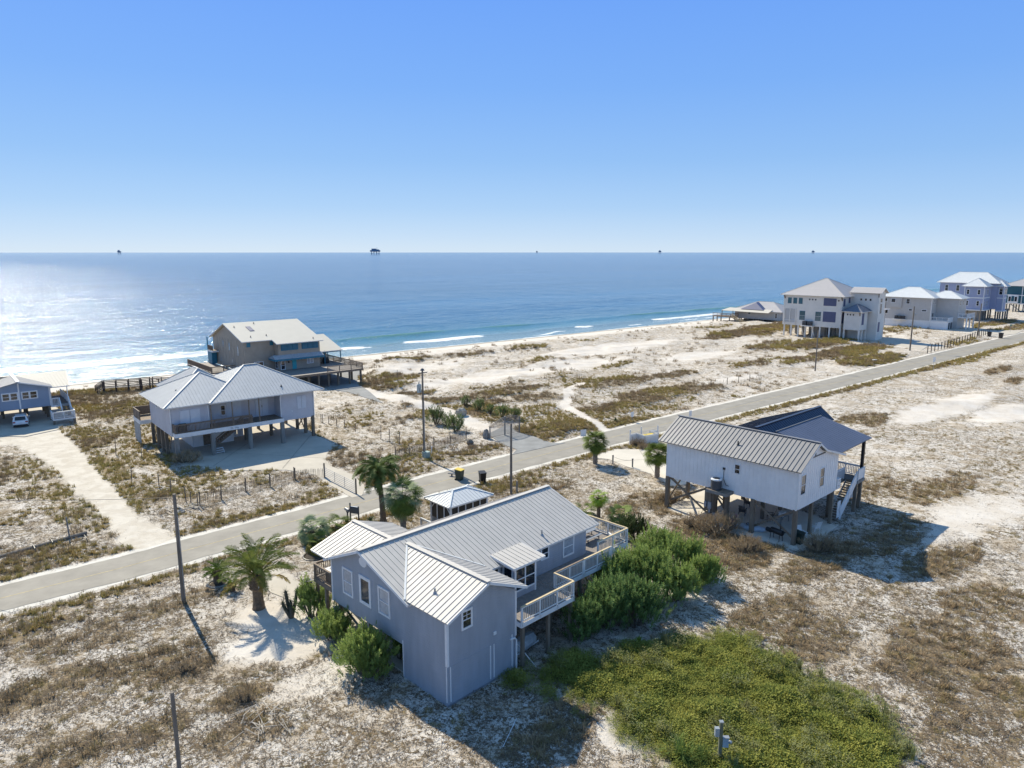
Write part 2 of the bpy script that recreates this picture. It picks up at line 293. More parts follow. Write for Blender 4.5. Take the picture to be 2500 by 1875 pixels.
def vegd(x, y):
    """0..1: how much the ground is grown over"""
    s, t = ST(x, y)
    base = np.where(t < 58, .50, np.where(s < 42, .60, np.where((t < 104) & (s < 115), .56, .42)))
    base = np.where((t < 58) & (s > 75), .50, base)
    base = base + (fbm(x / 6, y / 6, 3) - .5) * .34
    rc = roadc(s); hw = roadhw(s)
    near = sstep(4.6, 1.6, (rc - hw - t)) * (t < rc) * (.72 + (s > 90) * .1); far = sstep(4.2, 1.8, (t - rc - hw)) * (t > rc) * .8
    far = far * np.where((s > 40), .55, 1)
    v = np.maximum(base, np.maximum(near, far) + (fbm(x / 2, y / 2, 2) - .5) * .25)
    v = np.maximum(v, ell(x, y, VEG)); v = v - ell(x, y, BARE)
    v = v * sstep(157, 146, t + (fbm(x / 5, y / 5, 2) - .5) * 10)
    v = np.where(inpoly(x, y, DIRT), .02, v)
    v = v * sstep(.25, 1.0, np.abs(t - rc) - hw + (fbm(x, y, 2) - .5) * .7 - .1)
    for p, w in PATHS: v = v * sstep(w * .5, w * 1.1, segdist(x, y, p, False) + (fbm(x, y, 2) - .5) * .6)
    for p in PADS.values(): v = np.where(inpoly(x, y, p), 0, v)
    return np.clip(v, 0, 1)
def greend(x, y):
    d = segdist(x, y, GREENP); i = inpoly(x, y, GREENP); sd = np.where(i, d, -d) + (fbm(x / 1.8, y / 1.8, 3) - .5) * 3.2
    return sstep(-.9, 1.5, sd)
def height(x, y):
    x = np.asarray(x, float); y = np.asarray(y, float); s, t = ST(x, y)
    amp = np.where(t < 58, .22, .3) + 1.3 * sstep(90, 118, t) * sstep(45, 75, s) * sstep(158, 140, t) * .55
    far = sstep(90, 150, s) * sstep(58, 48, t) * .7; amp = amp + far
    h = (fbm(x / 9 + 3, y / 9 + 5, 4) - .42) * 2 * amp
    rc = roadc(s); flat = sstep(.6, 4.5, np.abs(t - rc) - roadhw(s))
    for p in list(PADS.values()) + [DIRT]: flat = flat * np.where(inpoly(x, y, p), 0, sstep(.3, 3.5, segdist(x, y, p)))
    for hx, hy in HOUSE_FLAT: flat = flat * sstep(2, 9, np.hypot(x - hx, y - hy))
    flat = flat * np.where((t < 58) & (s < 60), .5, 1)
    h = np.maximum(h * flat, -.25)
    h = h + .35 * ell(x, y, VEG[:40]) * flat
    h = np.where(t > 136, h * sstep(160, 142, t) - 2.0 * sstep(146, 174, t) - sstep(172, 200, t) * 4, h)
    return h
def hz(x, y): return float(height(np.array([x]), np.array([y]))[0])
def grid_mesh(name, S, T, hf):
    S = np.asarray(S); T = np.asarray(T); gs, gt = np.meshgrid(S, T)
    x = gs * CU[0] + gt * CV[0]; y = gs * CU[1] + gt * CV[1]; z = hf(x, y)
    nS, nT = len(S), len(T); me = bpy.data.meshes.new(name)
    co = np.stack([x, y, z], -1).reshape(-1, 3).astype(np.float32)
    i = np.arange(nT - 1)[:, None] * nS + np.arange(nS - 1)[None, :]; q = np.stack([i, i + 1, i + nS + 1, i + nS], -1).reshape(-1, 4)
    me.vertices.add(len(co)); me.vertices.foreach_set('co', co.ravel())
    me.loops.add(q.size); me.loops.foreach_set('vertex_index', q.ravel().astype(np.int32))
    me.polygons.add(len(q)); me.polygons.foreach_set('loop_start', np.arange(0, q.size, 4, dtype=np.int32))
    me.polygons.foreach_set('loop_total', np.full(len(q), 4, dtype=np.int32)); me.update(); me.validate(); me.shade_smooth()
    return me, co
def geo_axis(a, b, step, lo, hi, g=1.12):
    c = list(np.arange(a, b + 1e-6, step)); d = step
    while c[-1] < hi: d *= g; c.append(c[-1] + d)
    d = step
    while c[0] > lo: d *= g; c.insert(0, c[0] - d)
    return c
def fattr(me, name, vals):
    a = me.attributes.new(name, 'FLOAT', 'POINT'); a.data.foreach_set('value', np.asarray(vals, np.float32).ravel())
# ---- sand
def sand_mat():
    m = bpy.data.materials.new('quartz_sand_with_dry_growth'); m.use_nodes = True; n, l = m.node_tree.nodes, m.node_tree.links
    b = n['Principled BSDF']; b.inputs['Roughness'].default_value = .9; b.inputs['Specular IOR Level'].default_value = .15
    g = n.new('ShaderNodeNewGeometry'); P = g.outputs['Position']
    def noise(sc, det=4, ro=.6, dist=0, off=None, st=None):
        q = n.new('ShaderNodeTexNoise'); q.inputs['Scale'].default_value = sc; q.inputs['Detail'].default_value = det; q.inputs['Roughness'].default_value = ro; q.inputs['Distortion'].default_value = dist
        mp = n.new('ShaderNodeMapping'); l.new(P, mp.inputs[0]); mp.inputs['Location'].default_value = off or (0, 0, 0); mp.inputs['Scale'].default_value = st or (1, 1, 1); l.new(mp.outputs[0], q.inputs['Vector']); return q.outputs[0]
    def mth(op, a, b_=None, c=None):
        q = n.new('ShaderNodeMath'); q.operation = op
        for i, v in enumerate((a, b_, c)):
            if v is None: continue
            if isinstance(v, (int, float)): q.inputs[i].default_value = v
            else: l.new(v, q.inputs[i])
        return q.outputs[0]
    def ss(x, a, b_):
        q = n.new('ShaderNodeMapRange'); q.interpolation_type = 'SMOOTHSTEP'; l.new(x, q.inputs[0]); q.inputs[1].default_value = a; q.inputs[2].default_value = b_; return q.outputs[0]
    def mix(f, a, b_):
        q = n.new('ShaderNodeMix'); q.data_type = 'RGBA'
        if isinstance(f, (int, float)): q.inputs[0].default_value = f
        else: l.new(f, q.inputs[0])
        for k, v in ((6, a), (7, b_)):
            if isinstance(v, tuple): q.inputs[k].default_value = (*v, 1)
            else: l.new(v, q.inputs[k])
        return q.outputs[2]
    av = n.new('ShaderNodeAttribute'); av.attribute_name = 'veg'; ag = n.new('ShaderNodeAttribute'); ag.attribute_name = 'green'; aw = n.new('ShaderNodeAttribute'); aw.attribute_name = 'wet'; ad = n.new('ShaderNodeAttribute'); ad.attribute_name = 'dirt'
    veg = av.outputs['Fac']
    n_big = noise(.35, 3); n_mid = noise(1.15, 5, .72, .9); n_fin = noise(5.0, 4, .75, 1.2, (5, 9, 0)); n_vf = noise(30, 3, .6, .5)
    # litter and low dry growth
    n_m2 = noise(2.5, 4, .7, 1.0, (17, 29, 0)); comb = mth('ADD', mth('MULTIPLY', n_mid, .27), mth('ADD', mth('MULTIPLY', n_m2, .31), mth('MULTIPLY', n_fin, .42)))
    thr = mth('MULTIPLY_ADD', veg, -.17, .605)
    msk = mth('SUBTRACT', comb, thr); lit = ss(msk, -.012, .03)
    n_c = noise(.9, 4, .6, .4, (31, 3, 0)); n_c2 = noise(4.2, 3, .6, .4, (3, 61, 0))
    brown = mix(ss(n_c, .40, .60), (.215, .148, .085), (.195, .158, .065)); brown = mix(ss(n_c2, .45, .7), brown, (.31, .235, .155))
    brown = mix(ss(n_fin, .5, .62), brown, (.125, .095, .065)); brown = mix(ss(n_vf, .5, .7), brown, (.09, .07, .048))
    sand = mix(ss(n_big, .35, .65), (.60, .54, .47), (.67, .62, .56)); sand = mix(mth('MULTIPLY', ss(n_fin, .52, .75), .45), sand, (.45, .385, .315))
    sand = mix(mth('MULTIPLY', ss(noise(16, 3, .7, 1, (9, 9, 0)), .56, .68), ss(veg, .05, .45)), sand, (.25, .21, .165))
    c = mix(lit, sand, brown); n_t = noise(.42, 5, .7, 1.1, (77, 5, 0)); c = mix(mth('MULTIPLY', mth('MULTIPLY', ss(n_t, .44, .60), .55), ss(veg, .08, .5)), c, (.34, .25, .145))
    ripple = noise(.6, 4, .6, .6, (3, 3, 0), (1, 1, 1)); dsand = mix(ss(ripple, .35, .65), (.53, .47, .385), (.64, .585, .50)); c = mix(ad.outputs['Fac'], c, dsand)
    c = mix(aw.outputs['Fac'], c, (.33, .29, .24))
    gr = mix(ss(n_mid, .35, .65), (.06, .075, .02), (.12, .13, .04)); c = mix(ag.outputs['Fac'], c, gr)
    l.new(c, b.inputs['Base Color'])
    bp = n.new('ShaderNodeBump'); bp.inputs['Strength'].default_value = .8; bp.inputs['Distance'].default_value = .12
    hh = mth('ADD', mth('MULTIPLY', lit, .7), mth('ADD', mth('MULTIPLY', n_mid, .9), mth('MULTIPLY', n_fin, .5))); l.new(hh, bp.inputs['Height']); l.new(bp.outputs[0], b.inputs['Normal'])
    return m
me, co = grid_mesh('ground', geo_axis(-50, 130, .55, -1500, 2500, 1.05), geo_axis(6, 152, .55, -600, 204, 1.08), height)
x, y = co[:, 0].astype(float), co[:, 1].astype(float); s_, t_ = ST(x, y)
fattr(me, 'veg', vegd(x, y)); fattr(me, 'green', greend(x, y)); fattr(me, 'wet', sstep(163.5, 166.2, t_ + (fbm(x / 6, y / 6, 3) - .5) * 3))
fattr(me, 'dirt', np.where(inpoly(x, y, DIRT), 1, sstep(.7, .1, segdist(x, y, DIRT))) * .85)
me.materials.append(sand_mat()); ground = struct(link('ground', me))
# ---- road with sandy shoulders
def strip_mesh(S, f0, f1, z, n=1):
    v = []; fa = []
    for s in S:
        for k in range(n + 1):
            t = f0(s) + (f1(s) - f0(s)) * k / n; v.append((*W(s, t), z))
    for i in range(len(S) - 1):
        for k in range(n): a = i * (n + 1) + k; fa.append((a, a + n + 1, a + n + 2, a + 1))
    m = MB(); m.v = v; m.f = fa; return m
RS = list(np.arange(-60, 300, .5)) + list(np.arange(300, 1200, 10))
SHOULD = mat('packed_white_shoulder_sand', (.66, .62, .55), .95, .12, .8, bump=.3, bscale=8)
ASPH = mat('sun_bleached_asphalt', (.30, .275, .235), .85, .13, .45, bump=.15, bscale=50)
wig = lambda s, k: (float(vnoise(np.array([s * .45 + k]), np.array([k * 3.1]))[0]) - .5) * .55 + (float(vnoise(np.array([s * 1.6 + k]), np.array([k * 1.7]))[0]) - .5) * .3
struct(strip_mesh(RS, lambda s: roadc(s) - roadhw(s) - .6 + wig(s, 5), lambda s: roadc(s) + roadhw(s) + .6 + wig(s, 9), .012).build('road_shoulder', SHOULD))
struct(strip_mesh(RS, lambda s: roadc(s) - roadhw(s) + wig(s, 2) * .5, lambda s: roadc(s) + roadhw(s) + wig(s, 3) * .5, .03).build('road', ASPH))
YL = mat('worn_yellow_road_paint', (.46, .37, .20), .8, .25, 2)
struct(strip_mesh([q for q in RS if q < 300], lambda s: roadc(s) - .05, lambda s: roadc(s) + .05, .036).build('road_centre_line', YL))
PATCH = mat('darker_asphalt_patch', (.20, .195, .19), .85, .25, 1.5)
for a, b_, c_, d_ in ((33, 34.6, 64.2, 64.5), (16, 18, 61.5, 61.62), (48, 51, 62.1, 62.25), (75, 82, 62.6, 62.75), (99, 112, 64.2, 64.3)):
    struct(strip_mesh(list(np.arange(a, b_, .4)), lambda s: c_ + wig(s, a) * .2, lambda s: d_ + wig(s, b_) * .2, .035).build('road_patch', PATCH))
# ---- pads and driveways
ASPG = mat('old_grey_drive_asphalt', (.26, .26, .255), .9, .14, .5, bump=.2, bscale=30)
PM = {'pad_grey_house': ('concrete_pad', CONC), 'drive_main_house': ('driveway', CONC), 'pad_white_house': ('concrete_slab', CONC2), 'drive_white_house': ('driveway', CONC2),
      'gate_drive': ('driveway', ASPG), 'tan_house_drive': ('driveway', ASPG), 'white_tower_drive': ('driveway', CONC), 'far_grey_drive': ('driveway', CONC), 'carport_left': ('concrete_pad', CONC)}
zz = .045
for k, p in PADS.items():
    nm, mm = PM[k]; zz += .004
    struct(MB().prism([(a, b_, -.05) for a, b_ in p], (0, 0, .05 + zz)).build(nm, mm))
# joints in the two nearer concrete areas
JT = mat('joint_in_concrete', (.12, .11, .10), .9, .1, 3); j = MB()
for a, b_ in (((-19.36, 51.03), (-17.48, 53.26)), ((-14.69, 46.64), (-12.80, 49.10)), ((-35.42, 80.89), (-34.93, 96.30)), ((-26.92, 80.08), (-27.94, 95.85)), ((-42.55, 87.96), (-22.70, 84.28)), ((12.42, 82.89), (19.75, 84.64)), ((16.35, 88.34), (16.36, 77.74))):
    d = Vector((b_[0] - a[0], b_[1] - a[1])); nrm = Vector((-d.y, d.x)).normalized() * .02
    j.quad((a[0] - nrm.x, a[1] - nrm.y, .088), (b_[0] - nrm.x, b_[1] - nrm.y, .088), (b_[0] + nrm.x, b_[1] + nrm.y, .088), (a[0] + nrm.x, a[1] + nrm.y, .088))
struct(j.build('slab_joint', JT))
# ---- the sea
def sea_mat():
    m = bpy.data.materials.new('gulf_water'); m.use_nodes = True; n, l = m.node_tree.nodes, m.node_tree.links
    b = n['Principled BSDF']; b.inputs['IOR'].default_value = 1.33; b.inputs['Roughness'].default_value = .16
    g = n.new('ShaderNodeNewGeometry')
    def noise(sc, det, ro, st, rot=40, dist=0):
        q = n.new('ShaderNodeTexNoise'); q.inputs['Scale'].default_value = sc; q.inputs['Detail'].default_value = det; q.inputs['Roughness'].default_value = ro; q.inputs['Distortion'].default_value = dist
        mr = n.new('ShaderNodeMapping'); mr.inputs['Rotation'].default_value = (0, 0, -R(rot)); l.new(g.outputs['Position'], mr.inputs[0])
        mp = n.new('ShaderNodeMapping'); mp.inputs['Scale'].default_value = st; l.new(mr.outputs[0], mp.inputs[0]); l.new(mp.outputs[0], q.inputs['Vector']); return q.outputs[0]
    sh = n.new('ShaderNodeAttribute'); sh.attribute_name = 'shallow'; fo = n.new('ShaderNodeAttribute'); fo.attribute_name = 'foam'; cr_ = n.new('ShaderNodeAttribute'); cr_.attribute_name = 'crest'
    cr = n.new('ShaderNodeValToRGB'); l.new(sh.outputs['Fac'], cr.inputs[0]); e = cr.color_ramp.elements
    e[0].position = 0; e[0].color = (.012, .070, .165, 1); e[1].position = 1; e[1].color = (.20, .29, .32, 1)
    k = e.new(.35); k.color = (.028, .130, .25, 1); k = e.new(.75); k.color = (.09, .225, .29, 1)
    pt = noise(.004, 4, .6, (.35, 2.2, 1)); pr = n.new('ShaderNodeMapRange'); l.new(pt, pr.inputs[0]); pr.inputs[1].default_value = .35; pr.inputs[2].default_value = .65; pr.inputs[3].default_value = .78; pr.inputs[4].default_value = 1.18
    mu = n.new('ShaderNodeMix'); mu.data_type = 'RGBA'; mu.blend_type = 'MULTIPLY'; mu.inputs[0].default_value = 1; l.new(cr.outputs[0], mu.inputs[6]); cb = n.new('ShaderNodeCombineColor'); [l.new(pr.outputs[0], cb.inputs[i]) for i in range(3)]; l.new(cb.outputs[0], mu.inputs[7])
    mg = n.new('ShaderNodeMix'); mg.data_type = 'RGBA'; l.new(cr_.outputs['Fac'], mg.inputs[0]); l.new(mu.outputs[2], mg.inputs[6]); mg.inputs[7].default_value = (.10, .23, .10, 1)
    fn = noise(.55, 5, .7, (.35, 1.4, 1), dist=.8); fa = n.new('ShaderNodeMath'); fa.operation = 'MULTIPLY_ADD'; l.new(fo.outputs['Fac'], fa.inputs[0]); fa.inputs[1].default_value = .75; l.new(fn, fa.inputs[2])
    fm = n.new('ShaderNodeMapRange'); fm.interpolation_type = 'SMOOTHSTEP'; l.new(fa.outputs[0], fm.inputs[0]); fm.inputs[1].default_value = .78; fm.inputs[2].default_value = .98
    mf = n.new('ShaderNodeMix'); mf.data_type = 'RGBA'; l.new(fm.outputs[0], mf.inputs[0]); l.new(mg.outputs[2], mf.inputs[6]); mf.inputs[7].default_value = (.80, .82, .83, 1); l.new(mf.outputs[2], b.inputs['Base Color'])
    ro = n.new('ShaderNodeMapRange'); l.new(fm.outputs[0], ro.inputs[0]); ro.inputs[3].default_value = .13; ro.inputs[4].default_value = .8; l.new(ro.outputs[0], b.inputs['Roughness'])
    # waves: three scales of slope
    h = None
    for sc, st, k_ in ((.012, (.35, 1, 1), 2.5), (.06, (.5, 1, 1), 1.2), (.25, (.7, 1, 1), .60), (.85, (.8, 1, 1), .34), (2.4, (.9, 1, 1), .11)):
        q = noise(sc, 4, .6, st, dist=.4); mm = n.new('ShaderNodeMath'); mm.operation = 'MULTIPLY'; l.new(q, mm.inputs[0]); mm.inputs[1].default_value = k_
        if h: ad = n.new('ShaderNodeMath'); ad.operation = 'ADD'; l.new(h, ad.inputs[0]); l.new(mm.outputs[0], ad.inputs[1]); h = ad.outputs[0]
        else: h = mm.outputs[0]
    bp = n.new('ShaderNodeBump'); bp.inputs['Strength'].default_value = 1.0; bp.inputs['Distance'].default_value = 1.0; l.new(h, bp.inputs['Height']); l.new(bp.outputs[0], b.inputs['Normal'])
    return m
def sea_h(x, y):
    s, t = ST(x, y); w = fbm(s / 30 + 3, t / 300 + 3, 3) - .5
    c1 = 200 + w * 9; c2 = 182 + (fbm(s / 22 + 9, t / 300, 3) - .5) * 7; c3 = 225 + w * 16
    h = .75 * np.exp(-((t - c1) / 2.6) ** 2) * (fbm(s / 40, t * 0 + 1, 2) * 1.5) + .35 * np.exp(-((t - c2) / 1.6) ** 2) + .35 * np.exp(-((t - c3) / 4) ** 2) * fbm(s / 60 + 9, t * 0 + 4, 2)
    h = h + (fbm(s / 14, t / 5, 3) - .5) * .3 * sstep(900, 300, np.abs(t))
    return -1.8 + h * sstep(168, 176, t)
me, co = grid_mesh('sea', geo_axis(-120, 330, 1.2, -70000, 90000, 1.12), geo_axis(160, 262, .7, 159, 90000, 1.10), sea_h)
x, y = co[:, 0].astype(float), co[:, 1].astype(float); s_, t_ = ST(x, y)
w = fbm(s_ / 30 + 3, t_ / 300 + 3, 3) - .5; w2 = (fbm(s_ / 22 + 9, t_ / 300, 3) - .5) * 7
c1 = 200 + w * 9; c2 = 182 + w2
brk = sstep(.42, .56, fbm(s_ / 26 + 2, t_ * 0 + 2, 2))
foam = np.maximum.reduce([(.25 + .75 * brk) * .95 * np.exp(-((t_ - c2 + .8) / 1.9) ** 2), .60 * sstep(171.0, 168.6, t_ + w2 * .35), .6 * np.exp(-((t_ - 174.5 - w2) / 1.6) ** 2) * sstep(.45, .6, fbm(s_ / 14, t_ * 0, 2)),
    (.22 + .30 * brk) * sstep(176, 180, t_ - w2) * sstep(197, 190, t_ - w * 9) * sstep(85, 55, s_), .95 * np.exp(-((t_ - c1 + 3) / 2.6) ** 2) * sstep(85, 55, s_)])
foam = foam * (t_ < 230)
fattr(me, 'foam', foam); fattr(me, 'crest', .85 * np.exp(-((t_ - c1) / 2.0) ** 2) * sstep(40, 70, s_) * sstep(.3, .6, fbm(s_ / 40, t_ * 0 + 1, 2)))
fattr(me, 'shallow', np.clip(1.0 * np.exp(-np.maximum(t_ - 168, 0) / 22) + .45 * np.exp(-np.maximum(t_ - 168, 0) / 260), 0, 1))
me.materials.append(sea_mat()); struct(link('sea', me))

# ================================================================ building kit (u, v, z are each house's own axes)
def wallv(p, v, pts, th, m, name='wall', **k):
    """wall in the plane v = const; pts are (u, z)"""
    return MB().prism([(a, v, b) for a, b in pts], (0, th, 0)).build(name, m, p, **k)
def wallu(p, u, pts, th, m, name='wall', **k):
    return MB().prism([(u, a, b) for a, b in pts], (th, 0, 0)).build(name, m, p, **k)
def roof(p, pts, m, trim=None, th=.10, sp=.4, rw=.035, rh=.035, seams=True, name='roof_slope', trimw=.16):
    pts = [Vector(q) for q in pts]; n = Vector((0, 0, 0))
    for i in range(len(pts)): n += pts[i].cross(pts[(i + 1) % len(pts)])
    n.normalize()
    if n.z < 0: pts.reverse(); n = -n
    ro = MB().prism([q - n * th for q in pts], n * th).build(name, m, p)
    if trim:
        t = MB()
        for i in range(len(pts)):
            a, b = pts[i], pts[(i + 1) % len(pts)]; c = sum(pts, Vector()) / len(pts)
            e = (b - a).normalized(); inw = n.cross(e); off = -inw * .012 - n * (trimw / 2 + .004)
            if i in (trim if trim != True else range(len(pts))): t.beam(a + off, b + off, .03, trimw, up=n)
        if t.v: t.build('fascia', TRIM, ro)
    if seams:
        f = (Vector((0, 0, -1)) - n * (-n.z)); 
        if f.length < 1e-3: return ro
        f.normalize(); h = n.cross(f); hs = [q.dot(h) for q in pts]; t = MB(); k = min(hs) + sp * .5
        while k < max(hs):
            xs = []
            for i in range(len(pts)):
                a, b = pts[i], pts[(i + 1) % len(pts)]; ha, hb = a.dot(h) - k, b.dot(h) - k
                if (ha > 0) != (hb > 0): xs.append(a + (b - a) * (ha / (ha - hb)))
            xs.sort(key=lambda q: q.dot(f))
            for i in range(0, len(xs) - 1, 2):
                if (xs[i] - xs[i + 1]).length > .2: t.beam(xs[i] + n * rh * .45 + f * .05, xs[i + 1] + n * rh * .45, rw, rh, up=n)
            k += sp
        t.build('roof_seam', m, ro, kind='stuff')
    return ro
def cap(p, a, b, m, w=.3, h=.05):
    return MB().beam(Vector(a) + Vector((0, 0, .03)), Vector(b) + Vector((0, 0, .03)), w, h).build('ridge_cap', m, p)
def hip(p, u0, u1, v0, v1, z, zt, m, along='u', trim=True, **k):
    """four-sided hip roof; the ridge lies along the longer side"""
    um, vm = (u0 + u1) / 2, (v0 + v1) / 2; a, b, c, d = (u0, v0, z), (u1, v0, z), (u1, v1, z), (u0, v1, z)
    if u1 - u0 >= v1 - v0: r = (v1 - v0) / 2; e, f = (u0 + r, vm, zt), (u1 - r, vm, zt); S = [(a, b, f, e), (b, c, f), (c, d, e, f), (d, a, e)]
    else: r = (u1 - u0) / 2; e, f = (um, v0 + r, zt), (um, v1 - r, zt); S = [(a, b, e), (b, c, f, e), (c, d, f), (d, a, e, f)]
    for q in S: roof(p, q, m, trim=(0,) if trim else None, **k)
    wc = .16 if max(u1 - u0, v1 - v0) < 16 else .2
    for q in (a, b): cap(p, q, e if (u1 - u0 < v1 - v0 or q is a) else f, m, wc)
    for q in (c, d): cap(p, q, f if (u1 - u0 < v1 - v0 or q is c) else e, m, wc)
    if (Vector(e) - Vector(f)).length > .1: cap(p, e, f, m, .22)
def window(p, ax, c, out, a0, a1, z0, z1, glass=None, style='hung', frame=None, fw=.11, sill=True, label=None):
    """ax 'u' or 'v': the wall plane; c its coordinate; out -1/+1 the side it faces"""
    glass = glass or GLASS; frame = frame or TRIM
    def pt(a, z, d): return (c + out * d, a, z) if ax == 'u' else (a, c + out * d, z)
    def bxx(mb, A0, A1, Z0, Z1, d0, d1): mb.box(pt(A0, Z0, d0), pt(A1, Z1, d1))
    f = MB(); bxx(f, a0, a1, z0, z0 + fw, .0, .06); bxx(f, a0, a1, z1 - fw, z1, .0, .06); bxx(f, a0, a0 + fw, z0 + fw, z1 - fw, .0, .06); bxx(f, a1 - fw, a1, z0 + fw, z1 - fw, .0, .06)
    w = f.build('window', frame, p, label=label)
    iA0, iA1, iZ0, iZ1 = a0 + fw, a1 - fw, z0 + fw, z1 - fw; zm = (iZ0 + iZ1) / 2; am = (iA0 + iA1) / 2
    def pane(A0, A1, Z0, Z1, g=glass): m_ = MB(); bxx(m_, A0, A1, Z0, Z1, .004, .02); m_.build('pane', g, w)
    if style == 'hung':
        pane(iA0, iA1, zm, iZ1); pane(iA0, iA1, iZ0, zm - .05); m_ = MB(); bxx(m_, iA0, iA1, zm - .05, zm, .0, .045); m_.build('sash_rail', frame, w)
    elif style == 'grid':
        pane(iA0, iA1, zm, iZ1); pane(iA0, iA1, iZ0, zm - .05); m_ = MB(); bxx(m_, iA0, iA1, zm - .05, zm, .0, .045); m_.build('sash_rail', frame, w)
        m_ = MB(); bxx(m_, am - .015, am + .015, zm, iZ1, .02, .035); bxx(m_, iA0, iA1, (zm + iZ1) / 2 - .015, (zm + iZ1) / 2 + .015, .02, .034); m_.build('muntin', frame, w)
    elif style == 'pair':
        pane(iA0, am - .04, iZ0, iZ1); pane(am + .04, iA1, iZ0, iZ1); m_ = MB(); bxx(m_, am - .04, am + .04, iZ0, iZ1, .0, .05); m_.build('mullion', frame, w)
    else: pane(iA0, iA1, iZ0, iZ1)
    return w
def panel(p, ax, c, out, a0, a1, z0, z1, m, name='shutter', d=.06, label=None):
    q = ((c + out * .003, a0, z0), (c + out * d, a1, z1)) if ax == 'u' else ((a0, c + out * .003, z0), (a1, c + out * d, z1))
    return bx(name, m, p, *q, label=label)
BAL = {}
def railing(p, a, b, z0, z1, m, capm=None, sp=.155, posts=1.8, each=True, bal=None, z0b=None, z1b=None, solid=False):
    """railing from a to b (u, v), deck level z0, top z1; z0b, z1b at the far end when it slopes"""
    z0b = z0 if z0b is None else z0b; z1b = z1 if z1b is None else z1b
    a, b = Vector((*a, 0)), Vector((*b, 0)); L = (b - a).length; d = (b - a) / L
    P = lambda q, top, h: tuple(a + d * q + Vector((0, 0, (z1 + (z1b - z1) * q / L if top else z0 + (z0b - z0) * q / L) + h)))
    r = MB().beam(P(0, 1, 0), P(L, 1, 0), .13, .045).build('railing', capm or m, p)
    MB().beam(P(0, 0, .12), P(L, 0, .12), .04, .07).build('bottom_rail', m, r); MB().beam(P(0, 1, -.09), P(L, 1, -.09), .035, .09).build('sub_rail', m, r)
    k = max(1, round(L / posts))
    for i in range(k + 1): q = L * i / k; q = min(max(q, .05), L - .05); MB().beam(P(q, 0, -.25), P(q, 1, -.02), .1, .1, up=(1, 0, 0)).build('post', m, r)
    nb = int(L / sp); bm = bal or (BALW if m is TRIM and each else m)
    if solid: MB().beam(P(0, 0, (z1 - z0) / 2), P(L, 0, (z1 - z0) / 2), .03, z1 - z0 - .1).build('rail_panel', m, r); return r
    if each:
        key = (bm.name, round(z1 - z0, 2))
        if key not in BAL: BAL[key] = MB().box((-.017, -.017, .12), (.017, .017, z1 - z0 - .05)).mesh('baluster', bm)
        for i in range(1, nb):
            o = link('baluster', BAL[key], r); o.location = P(L * i / nb, 0, 0)
    else:
        mb = MB()
        for i in range(1, nb): q = L * i / nb; mb.beam(P(q, 0, .12), P(q, 1, -.05), .05, .05, up=(1, 0, 0))
        mb.build('baluster', bm, r, kind='stuff')
    return r
def pile(p, u, v, z0, z1, m=None, w=.28, rnd=False):
    mb = MB()
    if rnd: mb.tube([(u, v, z0), (u, v, z1)], [w * .55, w * .5], 10)
    else: mb.box((u - w / 2, v - w / 2, z0), (u + w / 2, v + w / 2, z1))
    return mb.build('piling', m or PILE, p)
def decking(p, u0, u1, v0, v1, z, m=None, along='u', bw=.14, rim=TRIM, th=.04, rimh=.26):
    m = m or DECKW; mb = MB()
    if along == 'u':
        k = v0
        while k < v1 - .02: mb.box((u0, k, z - th), (u1, min(k + bw - .012, v1), z)); k += bw
    else:
        k = u0
        while k < u1 - .02: mb.box((k, v0, z - th), (min(k + bw - .012, u1), v1, z)); k += bw
    d = mb.build('deck_boards', m, p, kind='stuff')
    f = MB().box((u0 - .02, v0 - .03, z - th - rimh), (u1 + .02, v0 + .012, z - .006)).box((u0 - .03, v0 + .013, z - th - rimh), (u0 + .01, v1, z - .006)).box((u1 - .01, v0 + .013, z - th - rimh), (u1 + .03, v1, z - .006)).box((u0 + .02, v0 + .1, z - th - .05), (u1 - .02, v1 - .05, z - th - .005))
    f.build('rim_board', rim, d); return d
def vent(p, u, v, z, m=None, h=.35):
    MB().tube([(u, v, z - .15), (u, v, z + h)], .06, 8).lathe([(.14, 0), (.07, .1)], 10, (u, v, z)).build('vent_pipe', m or GALV, p)
def stairs(p, a, b, z0, z1, w, m, n=None, str_m=None):
    """a top (u,v), b bottom (u,v)"""
    n = n or max(3, round((z0 - z1) / .19)); a, b = Vector(a), Vector(b); d = (b - a); s = Vector((-d.y, d.x)).normalized() * w / 2
    st = MB()
    for sg in (-1, 1): st.beam((a.x + s.x * sg, a.y + s.y * sg, z0 - .15), (b.x + s.x * sg, b.y + s.y * sg, z1 + .02), .05, .28)
    o = st.build('stair_stringer', str_m or m, p)
    for i in range(n):
        q = a + d * (i + .5) / n; z = z0 - (z0 - z1) * (i + .6) / n; e = d.normalized() * .14
        MB().prism([(q.x - s.x - e.x, q.y - s.y - e.y, z), (q.x + s.x - e.x, q.y + s.y - e.y, z), (q.x + s.x + e.x, q.y + s.y + e.y, z), (q.x - s.x + e.x, q.y - s.y + e.y, z)], (0, 0, .045)).build('tread', m, o)
    return o

